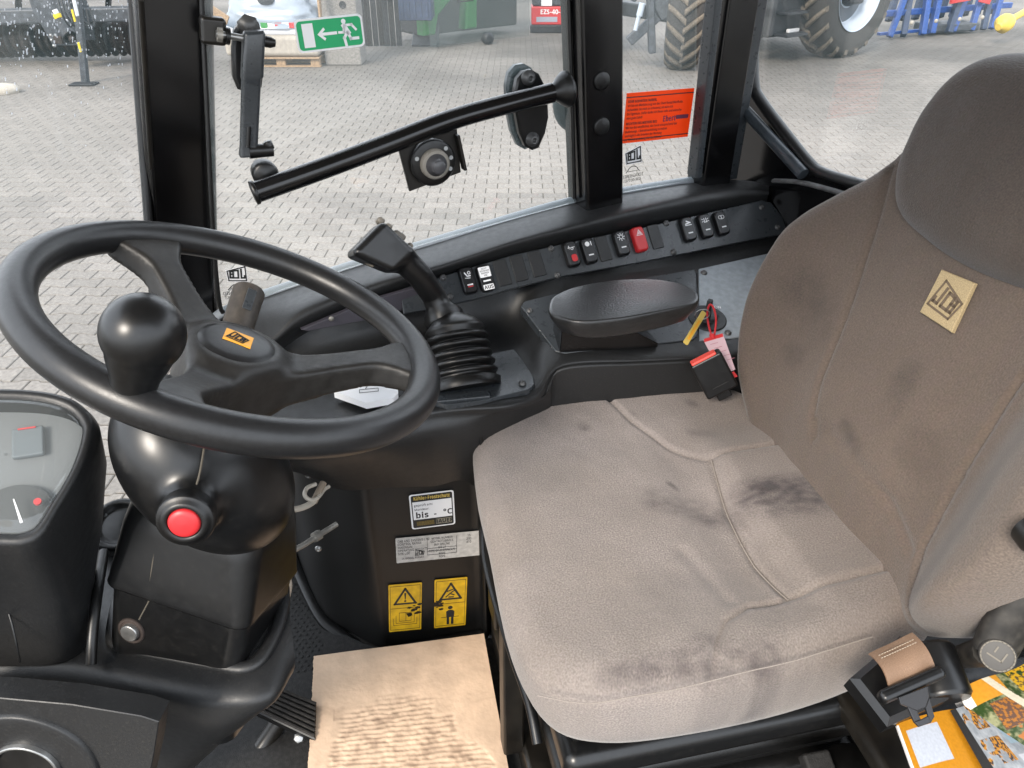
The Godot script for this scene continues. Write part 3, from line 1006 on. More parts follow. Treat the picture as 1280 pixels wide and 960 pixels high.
	xf = fr(Vector3(0.1919, 1.6609, -1.2428), Vector3(0.3741, 1.6678, -1.3243) - Vector3(0.0262, 1.6546, -1.1686), Vector3(0.2144, 1.6798, -1.2687) - Vector3(0.2274, 1.635, -1.2346))
	var px := xf
	b.prism(loc(xf, pp), xf * Transform3D(Basis(), Vector3(0, 0, -0.006)), 0.006, 0.0012)
	var sp2 := obj("switch_panel", b, M.panel, t)
	for p in [Vector3(-0.1084, 1.6565, -1.114), Vector3(-0.0969, 1.6315, -1.0967), Vector3(0.065, 1.6705, -1.198), Vector3(0.0754, 1.635, -1.1711), Vector3(0.2709, 1.68, -1.2917), Vector3(0.2825, 1.639, -1.2604), Vector3(0.4594, 1.6813, -1.3709), Vector3(0.4902, 1.6487, -1.355)]:
		screw(sp2, p, pn)
	for p in [Vector3(-0.0155, 1.65, -1.1472), Vector3(0.0112, 1.6519, -1.16), Vector3(0.0407, 1.6538, -1.1739), Vector3(0.1547, 1.6591, -1.2258), Vector3(0.2493, 1.6637, -1.269)]:
		b = MB.new()
		b.prism(rrect(0.0225, 0.043, 0.002, 2), Transform3D(xf.basis, p), 0.002, 0.0008)
		obj("blank_cover", b, M.plastic, sp2, p)
	var marks := [Vector3(-0.0712, 1.6464, -1.121), Vector3(-0.0442, 1.6458, -1.1316), Vector3(0.0975, 1.6579, -1.201), Vector3(0.1273, 1.6583, -1.2137), Vector3(0.1847, 1.6612, -1.24), Vector3(0.2175, 1.6627, -1.2549), Vector3(0.3084, 1.6655, -1.295), Vector3(0.3417, 1.666, -1.3093), Vector3(0.3732, 1.6663, -1.3225)]
	for i in marks.size():
		var r := rocker(t, marks[i], xf, M.red if i == 5 else M.switch, "hazard_switch" if i == 5 else "rocker_switch")
		var f: Transform3D = r.f
		b = MB.new()
		match i:
			0:
				bar_mark(b, f, Vector2(-0.004, 0.012), Vector2(-0.001, 0.006), 0.0018)
				bar_mark(b, f, Vector2(-0.001, 0.006), Vector2(0.004, 0.006), 0.0018)
				ring_mark(b, f, Vector2(0.003, 0.011), 0.0022, 0.0012)
				bar_mark(b, f, Vector2(-0.005, 0.0035), Vector2(0.003, 0.0025), 0.001)
			1:
				b.prism(rrect(0.019, 0.017, 0.001, 1), f * Transform3D(Basis(), Vector3(0, 0.009, 0)), 0.0004)
				b.prism(rrect(0.0175, 0.009, 0.001, 1), f * Transform3D(Basis(), Vector3(0, -0.016, 0.0)), 0.0004)
				bar_mark(b, f, Vector2(-0.005, -0.0055), Vector2(0.005, -0.0055), 0.0025)
			2:
				bar_mark(b, f, Vector2(-0.006, 0.010), Vector2(-0.002, 0.010), 0.001)
				bar_mark(b, f, Vector2(0.002, 0.010), Vector2(0.006, 0.010), 0.001)
				bar_mark(b, f, Vector2(-0.004, 0.013), Vector2(-0.004, 0.008), 0.001)
				ring_mark(b, f, Vector2(0.001, 0.008), 0.002, 0.001)
			3:
				b.prism(circ(0.0042, 14), f * Transform3D(Basis(), Vector3(-0.002, 0.011, 0)), 0.0004)
				bar_mark(b, f, Vector2(0.005, 0.014), Vector2(0.005, 0.010), 0.0013)
				bar_mark(b, f, Vector2(0.005, 0.0085), Vector2(0.005, 0.008), 0.0013)
			4:
				ring_mark(b, f, Vector2(0, 0.010), 0.0032, 0.0011)
				for k in 8:
					bar_mark(b, f, Vector2(0, 0.010) + Vector2.from_angle(TAU * k / 8) * 0.0046, Vector2(0, 0.010) + Vector2.from_angle(TAU * k / 8) * 0.0066, 0.0010)
			5:
				for e in [[0.0, 0.0055, -0.0055, -0.004], [-0.0055, -0.004, 0.0055, -0.004], [0.0055, -0.004, 0.0, 0.0055], [0.0, 0.002, -0.0022, -0.0018], [-0.0022, -0.0018, 0.0022, -0.0018], [0.0022, -0.0018, 0.0, 0.002]]:
					bar_mark(b, f, Vector2(e[0], e[1] + 0.010), Vector2(e[2], e[3] + 0.010), 0.0008)
			6:
				bar_mark(b, f, Vector2(-0.006, 0.006), Vector2(0.006, 0.006), 0.0014)
				bar_mark(b, f, Vector2(-0.002, 0.013), Vector2(0.004, 0.010), 0.0025)
				bar_mark(b, f, Vector2(-0.005, 0.0085), Vector2(0.001, 0.0095), 0.002)
			7:
				bar_mark(b, f, Vector2(-0.002, 0.007), Vector2(-0.002, 0.013), 0.0012)
				bar_mark(b, f, Vector2(0.002, 0.007), Vector2(0.002, 0.013), 0.0012)
				bar_mark(b, f, Vector2(-0.003, 0.006), Vector2(0.003, 0.006), 0.0014)
				for s in [-1, 1]:
					bar_mark(b, f, Vector2(s * 0.0045, 0.008), Vector2(s * 0.007, 0.007), 0.001)
					bar_mark(b, f, Vector2(s * 0.0045, 0.011), Vector2(s * 0.007, 0.012), 0.001)
			8:
				ring_mark(b, f, Vector2(-0.003, 0.010), 0.003, 0.001)
				ring_mark(b, f, Vector2(0.003, 0.010), 0.003, 0.001)
				bar_mark(b, f, Vector2(0, 0.006), Vector2(0, 0.013), 0.001)
		if i not in [1, 5, 2]:
			bar_mark(b, f, Vector2(-0.0035, -0.008), Vector2(0.0035, -0.008), 0.0022)
		obj("symbol", b, M.white, r.node)
		if i in [0, 2]:
			b = MB.new()
			if i == 2:
				b.prism(rrect(0.010, 0.012, 0.003, 2), f * Transform3D(Basis(), Vector3(0.001, -0.008, 0)), 0.0006)
			else:
				bar_mark(b, f, Vector2(-0.0035, -0.011), Vector2(0.0035, -0.011), 0.0016)
			obj("indicator", b, M.red, r.node)
		if i == 1:
			text("lettering", "AUS", f * Transform3D(Basis(), Vector3(0, -0.016, 0.0005)), 0.0062, M.print, r.node, true)
			for k in 4:
				text("lettering", ["NICHT", "RÜCKFAHR", "WARNER", "EIN"][k], f * Transform3D(Basis(), Vector3(0, 0.0145 - 0.0037 * k, 0.0005)), 0.0025, M.print, r.node)
	# mounting plates on the deck
	b = MB.new()
	var plate: Array = [Vector3(0.0139, 1.6153, -1.0927), Vector3(0.0191, 1.6178, -1.1048), Vector3(0.0779, 1.6196, -1.1333), Vector3(0.159, 1.6204, -1.1652), Vector3(0.3135, 1.621, -1.2223), Vector3(0.3137, 1.6174, -1.2072), Vector3(0.2901, 1.5832, -1.0568), Vector3(0.2805, 1.5811, -1.045), Vector3(0.145, 1.5841, -1.0097), Vector3(0.0788, 1.5861, -0.9943), Vector3(0.0646, 1.5881, -0.9979)]
	var dn: Vector3 = Vector3(0.0823, 0.9689, 0.2333)
	xf = fr(Vector3(0.1512, 1.6001, -1.0782), Vector3(0.2027, 1.5971, -1.084) - Vector3(0.075, 1.6045, -1.0697), Vector3(0.1583, 1.6185, -1.1569) - Vector3(0.1463, 1.5874, -1.0236))
	b.prism(loc(xf, plate), xf * Transform3D(Basis(), Vector3(0, 0, -0.012)), 0.0145, 0.001)
	var ap := obj("armrest_plate", b, M.panel, t)
	for p in [Vector3(0.0276, 1.6146, -1.0829), Vector3(0.2079, 1.5883, -1.0371)]:
		screw(ap, p, dn)
	b = MB.new()
	plate = [Vector3(0.3208, 1.6215, -1.2246), Vector3(0.4984, 1.6256, -1.3041), Vector3(0.5244, 1.6141, -1.2658), Vector3(0.3937, 1.5864, -1.1046), Vector3(0.367, 1.5781, -1.0608), Vector3(0.2902, 1.5805, -1.0436)]
	b.prism(loc(xf, plate), xf * Transform3D(Basis(), Vector3(0, 0, -0.012)), 0.0145, 0.001)
	var ip := obj("ignition_plate", b, grain(mat(lin(0.27, 0.305, 0.335), 0.36), 6.0, noise_tex(0.02, 0.8, 1.0, 5)), t)
	for p in [Vector3(0.328, 1.6208, -1.2128), Vector3(0.3394, 1.5843, -1.0652)]:
		screw(ip, p, dn)
	b = MB.new()
	b.lathe(along(Vector3(0.3121, 1.5938, -1.0959), dn), [Vector2(0.031, -0.002), Vector2(0.031, 0.0012), Vector2(0.029, 0.002), Vector2(0.016, 0.002), Vector2(0.0155, 0.008), Vector2(0.013, 0.0095), Vector2(0, 0.0095)], 28)
	var lock := obj("ignition_lock", b, M.plastic, ip)
	text("lettering", "ON", Transform3D(xf.basis, Vector3(0.3335, 1.6008, -1.1218)), 0.006, M.white, lock)
	b = MB.new()
	xf = fr(Vector3(-0.0466, 1.563, -0.948), Vector3.RIGHT, Vector3.FORWARD)
	plate = [Vector3(-0.1108, 1.563, -0.8955), Vector3(-0.1108, 1.563, -0.948), Vector3(-0.0795, 1.563, -1.0122), Vector3(0.0025, 1.563, -1.0468), Vector3(0.0123, 1.563, -1.0244), Vector3(0.0318, 1.563, -0.9635), Vector3(0.0325, 1.563, -0.9437), Vector3(0.023, 1.563, -0.9286), Vector3(-0.0449, 1.563, -0.8995), Vector3(-0.0891, 1.563, -0.8895)]
	b.prism(loc(xf, plate), xf * Transform3D(Basis(), Vector3(0, 0, -0.010)), 0.0125, 0.001)
	var jp := obj("joystick_plate", b, M.panel, t)
	screw(jp, Vector3(0.0151, 1.5675, -0.943), Vector3.UP)
	# small bolts under the skirt on the left
	for p in [Vector3(-0.2927, 1.4587, -0.8671), Vector3(-0.298, 1.3148, -0.8661)]:
		screw(t, p, VZ, 0.004, M.steel)
	screw(t, Vector3(-0.3004, 1.5033, -0.7919), VZ, 0.006, M.bolt)

func pillow(b: MB, xf: Transform3D, outline: PackedVector2Array, prof: Array, nn: int, height: Callable, colour: Callable, k := 0.72) -> void:
	# an upholstered block: outline seen from above (x, y of the frame), prof = Vector2(inset, drop) from the top edge round and down
	var rr := PackedFloat32Array()
	rr.resize(720)
	var poly := outline.duplicate()
	poly.append(poly[0])
	for a in 720:
		var d := Vector2.from_angle(TAU * a / 720.0)
		var best := 0.05
		for i in poly.size() - 1:
			var e := poly[i + 1] - poly[i]
			var den := d.cross(e)
			if absf(den) < 1e-9:
				continue
			var s := poly[i].cross(e) / den
			var u := poly[i].cross(d) / den
			if s > 0 and u >= -0.001 and u <= 1.001:
				best = maxf(best, s)
		rr[a] = best
	var rows := []
	var cols := PackedColorArray()
	for i in nn + 1:
		var row := PackedVector3Array()
		for j in nn + 1:
			var u := 2.0 * j / nn - 1.0
			var v := 2.0 * i / nn - 1.0
			var rho := maxf(absf(u), absf(v))
			var a := 0.0
			if rho > 0:
				a = (PI / 4 * v / u + (PI if u < 0 else 0.0)) if absf(u) >= absf(v) else (PI / 2 - PI / 4 * u / v + (PI if v < 0 else 0.0))
			a = fposmod(a, TAU)
			var ai := a / TAU * 720.0
			var r := lerpf(rr[int(ai) % 720], rr[(int(ai) + 1) % 720], fmod(ai, 1.0))
			var p: Vector2
			var drop := 0.0
			var f := 1.0
			if rho <= k:
				p = Vector2.from_angle(a) * (r - prof[0].x) * (rho / k)
			else:
				var q := (rho - k) / (1.0 - k) * (prof.size() - 1)
				var qi := mini(int(q), prof.size() - 2)
				var pr: Vector2 = prof[qi].lerp(prof[qi + 1], q - qi)
				p = Vector2.from_angle(a) * maxf(0.001, r - pr.x)
				drop = pr.y
				f = clampf(1.0 - drop / 0.05, 0, 1)
			row.append(xf * Vector3(p.x, p.y, height.call(p, f) - drop))
			cols.append(colour.call(p, drop))
		rows.append(row)
	b.patch(rows)
	for i in cols.size():
		b.c[b.c.size() - cols.size() + i] = cols[i]

func lines_d(p: Vector2, ls: Array) -> float:
	var m := 9.0
	for l in ls:
		for i in l.size() - 1:
			m = minf(m, seg_d(p, l[i], l[i + 1]))
	return m

func round_prof(r: float, side: float, under := 0.06) -> Array:
	var o := []
	for k in 7:
		var a := PI / 2 * k / 6.0
		o.append(Vector2(r * (1.0 - sin(a)), r * 0.8 * (1.0 - cos(a))))
	o.append(Vector2(0.002, r * 0.8 + side * 0.35))
	o.append(Vector2(0.006, r * 0.8 + side * 0.7))
	o.append(Vector2(0.014, r * 0.8 + side))
	o.append(Vector2(under, r * 0.8 + side + 0.012))
	return o

func mirror(p: Array) -> PackedVector2Array:
	# a half outline (x <= 0, from the bottom up) and its mirror image
	var q := p.duplicate()
	for i in range(p.size() - 1, -1, -1):
		if absf(p[i].x) > 0.001:
			q.append(Vector2(-p[i].x, p[i].y))
	return crv2(q, 5)

func stain(p: Vector2, list: Array, nz: FastNoiseLite) -> float:
	var s := 0.0
	for e in list:
		var d: float = seg_d(p, e[0], e[1]) + 0.010 * nz.get_noise_2d(p.x * 260, p.y * 260) * e[4]
		s = maxf(s, e[3] * smoothstep(e[2], e[2] * 0.15, d) * clampf(0.8 + 0.7 * nz.get_noise_2d(p.x * 500, p.y * 900) + 0.6 * nz.get_noise_2d(p.x * 2200, p.y * 3600), 0.1, 1.6))
	return s

func seat() -> void:
	var nz := FastNoiseLite.new()
	nz.seed = 8
	nz.frequency = 0.02
	nz.fractal_octaves = 4
	var sx := Vector3(0.9781, 0, -0.2079)
	var sz := Vector3(0.2079, 0, 0.9781)
	var t := thing("driver_seat", "worn grey-brown fabric driver's seat with yellow patch on the backrest", "seat", Vector3(0.2, 1.06, -0.75))
	var base_col := Color(0.350, 0.303, 0.280)
	# cushion: x of the frame runs to the rear, y to the left, z up
	var xf := Transform3D(Basis(sx, -sz, Vector3.UP), Vector3(0.2, 1.497, -0.75))
	xf.basis.y = sz
	xf.basis.z = Vector3.UP
	var outl := crv2([Vector2(-0.232, -0.02), Vector2(-0.228, -0.14), Vector2(-0.208, -0.245), Vector2(-0.145, -0.306), Vector2(-0.035, -0.330), Vector2(0.08, -0.320), Vector2(0.185, -0.275), Vector2(0.255, -0.20), Vector2(0.285, -0.08), Vector2(0.285, 0.08), Vector2(0.26, 0.195), Vector2(0.17, 0.232), Vector2(0.06, 0.250), Vector2(-0.06, 0.252), Vector2(-0.16, 0.240), Vector2(-0.215, 0.205), Vector2(-0.236, 0.12)], 5)
	var seams := [[Vector2(-0.0178, -0.2723), Vector2(-0.0036, -0.2553), Vector2(0.0195, -0.1907), Vector2(0.0533, -0.1325), Vector2(0.0992, -0.0864), Vector2(0.2526, -0.0941), Vector2(0.2918, -0.0957)], [Vector2(0.0992, -0.0864), Vector2(0.0758, 0.0208), Vector2(0.0691, 0.1059), Vector2(0.0751, 0.1701)], [Vector2(0.2775, 0.1581), Vector2(0.1737, 0.1643), Vector2(0.0751, 0.1701), Vector2(0.025, 0.1735), Vector2(-0.012, 0.1916), Vector2(-0.0362, 0.2183), Vector2(-0.0538, 0.2493), Vector2(-0.0668, 0.2744)]]
	var crease := [[Vector2(-0.0082, 0.0732), Vector2(0.0007, 0.111), Vector2(0.0069, 0.1615)]]
	var edge_l := [[Vector2(-0.2227, -0.0541), Vector2(-0.2265, 0.0191), Vector2(-0.2299, 0.1196), Vector2(-0.2309, 0.1842), Vector2(-0.2193, 0.2237), Vector2(-0.1804, 0.2467), Vector2(-0.0967, 0.2572), Vector2(-0.0091, 0.2541), Vector2(0.0461, 0.2511), Vector2(0.1301, 0.2424)]]
	var stains := [
		[[Vector2(-0.0077, -0.022), Vector2(0.0719, 0.0235)][0], [Vector2(-0.0077, -0.022), Vector2(0.0756, 0.0273)][1], 0.034, 0.42, 1.2],
		[[Vector2(0.1256, 0.016), Vector2(0.2792, 0.0108)][0], [Vector2(0.1256, 0.016), Vector2(0.2724, 0.0211)][1], 0.055, 0.62, 1.3],
		[[Vector2(-0.1529, 0.2229), Vector2(-0.0408, 0.2428)][0], [Vector2(-0.1529, 0.2229), Vector2(0.0142, 0.2386)][1], 0.026, 0.40, 1.3],
		[[Vector2(-0.0433, 0.2193), Vector2(-0.0503, 0.2408)][0], [Vector2(-0.0433, 0.2193), Vector2(-0.0503, 0.2408)][1], 0.024, 0.35, 1.0],
		[[Vector2(-0.0579, -0.1944), Vector2(-0.0556, -0.1898)][0], [Vector2(-0.0579, -0.1944), Vector2(-0.0556, -0.1898)][1], 0.012, 0.32, 0.5],
		[[Vector2(0.0978, -0.151), Vector2(0.1288, -0.1363)][0], [Vector2(0.0978, -0.151), Vector2(0.1288, -0.1363)][1], 0.013, 0.28, 0.8],
		[[Vector2(0.1204, -0.213), Vector2(0.1243, -0.2099)][0], [Vector2(0.1204, -0.213), Vector2(0.1243, -0.2099)][1], 0.011, 0.32, 0.6],
		[[Vector2(0.0256, -0.0551), Vector2(0.0301, -0.0438)][0], [Vector2(0.0256, -0.0551), Vector2(0.0301, -0.0438)][1], 0.006, 0.45, 0.4],
		[[Vector2(0.0248, -0.2067), Vector2(0.0265, -0.2041)][0], [Vector2(0.0248, -0.2067), Vector2(0.0265, -0.2041)][1], 0.010, 0.25, 0.6],
		[[Vector2(0.0443, 0.2724), Vector2(0.0983, 0.2645)][0], [Vector2(0.0443, 0.2724), Vector2(0.0983, 0.2645)][1], 0.03, 0.25, 1.2]]
	var h := func(p: Vector2, f: float) -> float:
		var y := 0.0
		# dished middle, raised side bolsters, insert behind the cross seam
		y += 0.014 * smoothstep(0.12, 0.235, absf(p.y + 0.02) - 0.02 * p.x) * smoothstep(-0.22, -0.05, p.x)
		y -= 0.014 * smoothstep(-0.24, -0.14, -absf(p.x + 0.0) - 0.06) * 0.0
		y += 0.012 * smoothstep(0.085, 0.12, p.x) * smoothstep(0.20, 0.10, absf(p.y - 0.03))
		y -= 0.010 * exp(-pow((p.x - 0.055) / 0.035, 2.0)) * smoothstep(0.2, 0.12, absf(p.y - 0.03))
		y += 0.006 * smoothstep(-0.25, -0.12, p.x) - 0.006
		y -= 0.0055 * exp(-pow(lines_d(p, seams) / 0.0038, 2.0))
		y -= 0.0030 * exp(-pow(lines_d(p, crease) / 0.010, 2.0))
		y -= 0.0030 * exp(-pow(lines_d(p, edge_l) / 0.0025, 2.0))
		y += 0.0016 * nz.get_noise_2d(p.x * 500, p.y * 500)
		return y * f
	var colr := func(p: Vector2, drop: float) -> Color:
		var s := stain(p, stains, nz)
		var w := 1.0 + 0.10 * nz.get_noise_2d(p.x * 300 + 50, p.y * 300) + 0.05 * nz.get_noise_2d(p.x * 1500, p.y * 1500)
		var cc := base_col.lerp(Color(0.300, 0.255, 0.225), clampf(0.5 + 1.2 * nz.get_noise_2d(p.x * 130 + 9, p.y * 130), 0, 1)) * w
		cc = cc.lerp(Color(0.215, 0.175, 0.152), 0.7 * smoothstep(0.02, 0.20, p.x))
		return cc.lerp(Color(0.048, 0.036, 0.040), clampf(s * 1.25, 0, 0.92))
	var b := MB.new()
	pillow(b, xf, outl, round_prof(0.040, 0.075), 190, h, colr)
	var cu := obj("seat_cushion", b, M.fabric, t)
	b = MB.new()
	for q in [[[Vector2(0.0992, -0.0864), Vector2(0.0758, 0.0208), Vector2(0.0691, 0.1059), Vector2(0.0751, 0.1701)], 0.0010], [[Vector2(-0.2264, 0.2259), Vector2(-0.1804, 0.2467), Vector2(-0.0967, 0.2572), Vector2(-0.0091, 0.2541), Vector2(0.0461, 0.2511), Vector2(0.1301, 0.2424)], 0.0008]]:
		var path := []
		for p in crv2(q[0], 6, false):
			path.append(xf * Vector3(p.x, p.y, h.call(p, 1.0) + (0.0030 if q[1] > 0.0009 else -0.001)))
		if q[1] > 0.0:
			b.tube(path, q[1], 6)
		else:
			for i in range(0, path.size() - 1):
				for s in 3:
					var a: Vector3 = path[i].lerp(path[i + 1], s / 3.0)
					b.tube([a, a.lerp(path[i + 1], 0.24)], 0.0009, 5)
	obj("piping", b, grain(mat(lin(0.33, 0.285, 0.25), 0.95), 9.0, noise_tex(0.16, 0.72, 1.0, 3, false, 1.0, 31)), cu)
	# backrest: x of the frame runs to the left, y up along the back, z to the front
	var bo := Vector3(0.4, 1.5, -0.78)
	var bx := sz
	var by := Vector3(0.3023, 0.9511, -0.0642)
	var bz := bx.cross(by).normalized()
	if bz.x > 0:
		bz = -bz
	var bf := Transform3D(Basis(bx, by, bz), bo)
	var bout := mirror([Vector2(0, -0.075), Vector2(-0.10, -0.072), Vector2(-0.175, -0.055), Vector2(-0.235, -0.005), Vector2(-0.278, 0.06), Vector2(-0.304, 0.13), Vector2(-0.312, 0.20), Vector2(-0.290, 0.275), Vector2(-0.245, 0.335), Vector2(-0.205, 0.385), Vector2(-0.180, 0.43), Vector2(-0.165, 0.48), Vector2(-0.14, 0.515), Vector2(-0.08, 0.54), Vector2(0, 0.545)])
	for i in bout.size():
		if bout[i].x < 0.0:
			bout[i].x += 0.026 * smoothstep(-0.10, -0.24, bout[i].x) * smoothstep(0.36, 0.18, bout[i].y)
	var bseams := [[Vector2(-0.1894, 0.4067), Vector2(-0.1662, 0.3872), Vector2(-0.1487, 0.3395), Vector2(-0.1305, 0.2744), Vector2(-0.1046, 0.193), Vector2(-0.0825, 0.1316), Vector2(-0.0587, 0.0831), Vector2(-0.0362, 0.0623)], [Vector2(0.1493, 0.2725), Vector2(0.1508, 0.2398), Vector2(0.158, 0.1791), Vector2(0.168, 0.1226), Vector2(0.1779, 0.0689), Vector2(0.2006, 0.0259), Vector2(0.2301, -0.0031)]]
	var low := [[Vector2(-0.0457, 0.0816), Vector2(0.0284, 0.0817), Vector2(0.1053, 0.0755), Vector2(0.1672, 0.0529)]]
	var bst := [
		[[Vector2(-0.1863, 0.2074), Vector2(-0.1465, 0.2081)][0], [Vector2(-0.1576, 0.1522), Vector2(-0.1451, 0.1842)][1], 0.055, 0.45, 1.0],
		[[Vector2(-0.1562, 0.127), Vector2(-0.1441, 0.1208)][0], [Vector2(-0.1641, 0.1357), Vector2(-0.1452, 0.1267)][1], 0.025, 0.35, 1.0],
		[[Vector2(0.0432, 0.1521), Vector2(0.042, 0.1852)][0], [Vector2(0.0432, 0.1521), Vector2(0.0297, 0.1998)][1], 0.026, 0.40, 1.0],
		[[Vector2(0, 0.1044), Vector2(0.0288, 0.1005)][0], [Vector2(0, 0.1044), Vector2(0.0321, 0.0968)][1], 0.022, 0.62, 1.2],
		[[Vector2(0.0929, 0.1416), Vector2(0.1114, 0.1441)][0], [Vector2(0.0929, 0.1416), Vector2(0.1114, 0.1441)][1], 0.04, 0.25, 1.0]]
	var bh := func(p: Vector2, f: float) -> float:
		var y := 0.024 * smoothstep(0.17, 0.24, p.x - 0.10 * maxf(0.0, 0.2 - p.y)) * smoothstep(0.46, 0.34, p.y) + 0.012 * exp(-pow((absf(p.x) - 0.255) / 0.05, 2.0)) * smoothstep(0.42, 0.25, p.y) + 0.060 * pow(clampf((absf(p.x) - 0.10) / 0.20, 0, 1), 1.6) * smoothstep(0.50, 0.30, p.y) * smoothstep(-0.09, 0.06, p.y)
		y += 0.018 * exp(-pow((p.y - 0.10) / 0.10, 2.0)) * smoothstep(0.22, 0.05, absf(p.x))
		y -= 0.006 * exp(-pow(lines_d(p, bseams) / 0.0040, 2.0))
		y -= 0.004 * exp(-pow(lines_d(p, low) / 0.006, 2.0))
		y += 0.0016 * nz.get_noise_2d(p.x * 420 + 77, p.y * 420)
		return y * f
	var bcol := func(p: Vector2, _drop: float) -> Color:
		var s := stain(p, bst, nz)
		var w := 1.0 + 0.10 * nz.get_noise_2d(p.x * 300 + 250, p.y * 300) + 0.05 * nz.get_noise_2d(p.x * 1500, p.y * 1500)
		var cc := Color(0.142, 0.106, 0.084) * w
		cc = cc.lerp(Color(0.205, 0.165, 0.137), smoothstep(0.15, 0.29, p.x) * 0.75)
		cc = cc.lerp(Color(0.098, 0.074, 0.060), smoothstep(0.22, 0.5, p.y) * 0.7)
		return cc.lerp(Color(0.030, 0.024, 0.022), clampf(s * 0.75, 0, 0.92))
	b = MB.new()
	pillow(b, bf, bout, round_prof(0.050, 0.06), 190, bh, bcol)
	obj("backrest", b, M.fabric, t)
	var hf := Transform3D(bf.basis, bf * Vector3(0, 0.445, 0.008))
	var hout := mirror([Vector2(0, -0.116), Vector2(-0.06, -0.112), Vector2(-0.125, -0.098), Vector2(-0.160, -0.058), Vector2(-0.170, -0.015), Vector2(-0.170, 0.03), Vector2(-0.150, 0.075), Vector2(-0.10, 0.102), Vector2(0, 0.112)])
	var hh := func(p: Vector2, f: float) -> float:
		return (0.020 * (1.0 - pow(p.x / 0.17, 2.0)) + 0.014 * (1.0 - pow(p.y / 0.13, 2.0)) + 0.0014 * nz.get_noise_2d(p.x * 420 + 177, p.y * 420)) * f
	var hc := func(p: Vector2, _d: float) -> Color:
		var w := 1.0 + 0.12 * nz.get_noise_2d(p.x * 300 + 350, p.y * 300) + 0.05 * nz.get_noise_2d(p.x * 1500, p.y * 1500)
		return Color(0.086, 0.066, 0.054) * w
	b = MB.new()
	pillow(b, hf, hout, round_prof(0.045, 0.02), 110, hh, hc)
	obj("headrest", b, M.fabric, t)
	# woven patch with the maker's mark
	var pq: Array = [Vector3(0.4885, 1.8043, -0.809), Vector3(0.5004, 1.8095, -0.7609), Vector3(0.4854, 1.7559, -0.7478), Vector3(0.4739, 1.7549, -0.8002)]
	var pf := fr((pq[0] + pq[1] + pq[2] + pq[3]) / 4.0, pq[1] - pq[0], by)
	var bl: MB = MB.new()
	var pw := []
	for p in pq:
		pw.append(p)
	if pf.basis.z.dot(bz) < 0:
		pf.basis.z = -pf.basis.z
	bl.prism(loc(pf, pw), pf * Transform3D(Basis(), Vector3(0, 0, -0.004)), 0.005, 0.001)
	var pa := obj("woven_patch", bl, M.patch, t)
	logo(pa, pf * Transform3D(Basis(Vector3(0, 0, 1), -0.16), Vector3(0.002, 0.0, 0.0012)), 0.040, mat(lin(0.12, 0.085, 0.055), 0.8))
	# suspension base, adjuster lever, rail
	b = MB.new()
	var sb := Transform3D(Basis(sx, Vector3.UP, sz), Vector3(0.2, 0, -0.75))
	b.rbox(sb * Transform3D(Basis(), Vector3(0.02, 1.365, 0.0)), Vector3(0.40, 0.035, 0.40), 0.012)
	b.rbox(sb * Transform3D(Basis(), Vector3(0.03, 1.325, 0.02)), Vector3(0.44, 0.045, 0.40), 0.016)
	obj("seat_pan", b, M.smooth_plastic, t)
	b = MB.new()
	for k in 5:
		b.rbox(sb * Transform3D(Basis(), Vector3(0.03, 1.285 - 0.035 * k, 0.0)), Vector3(0.38 + (0.03 if k % 2 else 0.0), 0.038, 0.36 + (0.03 if k % 2 else 0.0)), 0.015)
	obj("suspension_bellows", b, M.rubber, t)
	b = MB.new()
	b.rbox(sb * Transform3D(Basis(), Vector3(0.03, 1.095, 0.0)), Vector3(0.46, 0.06, 0.40), 0.008)
	obj("seat_base", b, M.dirty_paint, t)
	b = MB.new()
	b.tube(crv([Vector3(-0.0309, 1.4346, -0.7959), Vector3(-0.0373, 1.4287, -0.7863), Vector3(-0.0343, 1.4116, -0.7459), Vector3(-0.0206, 1.3971, -0.6895), Vector3(0, 1.3818, -0.6208), Vector3(0.0206, 1.3634, -0.562), Vector3(0.0293, 1.3424, -0.5251)], 5), 0.0062, 10)
	obj("adjuster_lever", b, M.smooth_plastic, t)
	b = MB.new()
	b.rbox(along(Vector3(-0.0204, 1.3344, -0.7682), Vector3.UP, sx), Vector3(0.05, 0.12, 0.02), 0.004)
	b.rbox(along(Vector3(0, 1.2584, -0.6731), Vector3.UP, sx), Vector3(0.03, 0.30, 0.03), 0.004)
	obj("side_bracket", b, M.dirty_paint, t)
	# recliner housing on the near side
	b = MB.new()
	var rz := sz
	var ra: Vector3 = Vector3(0.4675, 1.5452, -0.4933)
	b.tube([ra, Vector3(0.4757, 1.5774, -0.5017), Vector3(0.4945, 1.6147, -0.5075)], [0.024, 0.026, 0.028], 16, true, 0.7, sz)
	b.tube([ra, Vector3(0.4703, 1.4942, -0.5261)], [0.022, 0.017], 14, true, 0.7, sz)
	var rc := obj("recliner_cover", b, grain(mat(lin(0.060, 0.054, 0.046), 0.6), 8.0, noise_tex(0.012, 0.25, 1.0, 6)), t)
	b = MB.new()
	var rf := along(ra + (cam_pos() - ra).normalized() * 0.0255, (cam_pos() - ra).normalized())
	b.lathe(rf, [Vector2(0.0155, -0.006), Vector2(0.0155, 0.0), Vector2(0.0135, 0.0012), Vector2(0.0, 0.0012)], 24)
	obj("cap", b, mat(lin(0.05, 0.047, 0.043), 0.6), rc)
	b = MB.new()
	var rr := Transform3D(Basis(rf.basis.x, -rf.basis.z, rf.basis.y), rf.origin + rf.basis.y * 0.0013)
	ring_mark(b, rr, Vector2.ZERO, 0.0140, 0.0012, 0, TAU, 24)
	bar_mark(b, rr, Vector2(-0.003, 0.008), Vector2(-0.003, -0.005), 0.0014)
	bar_mark(b, rr, Vector2(-0.003, -0.005), Vector2(0.006, -0.005), 0.0014)
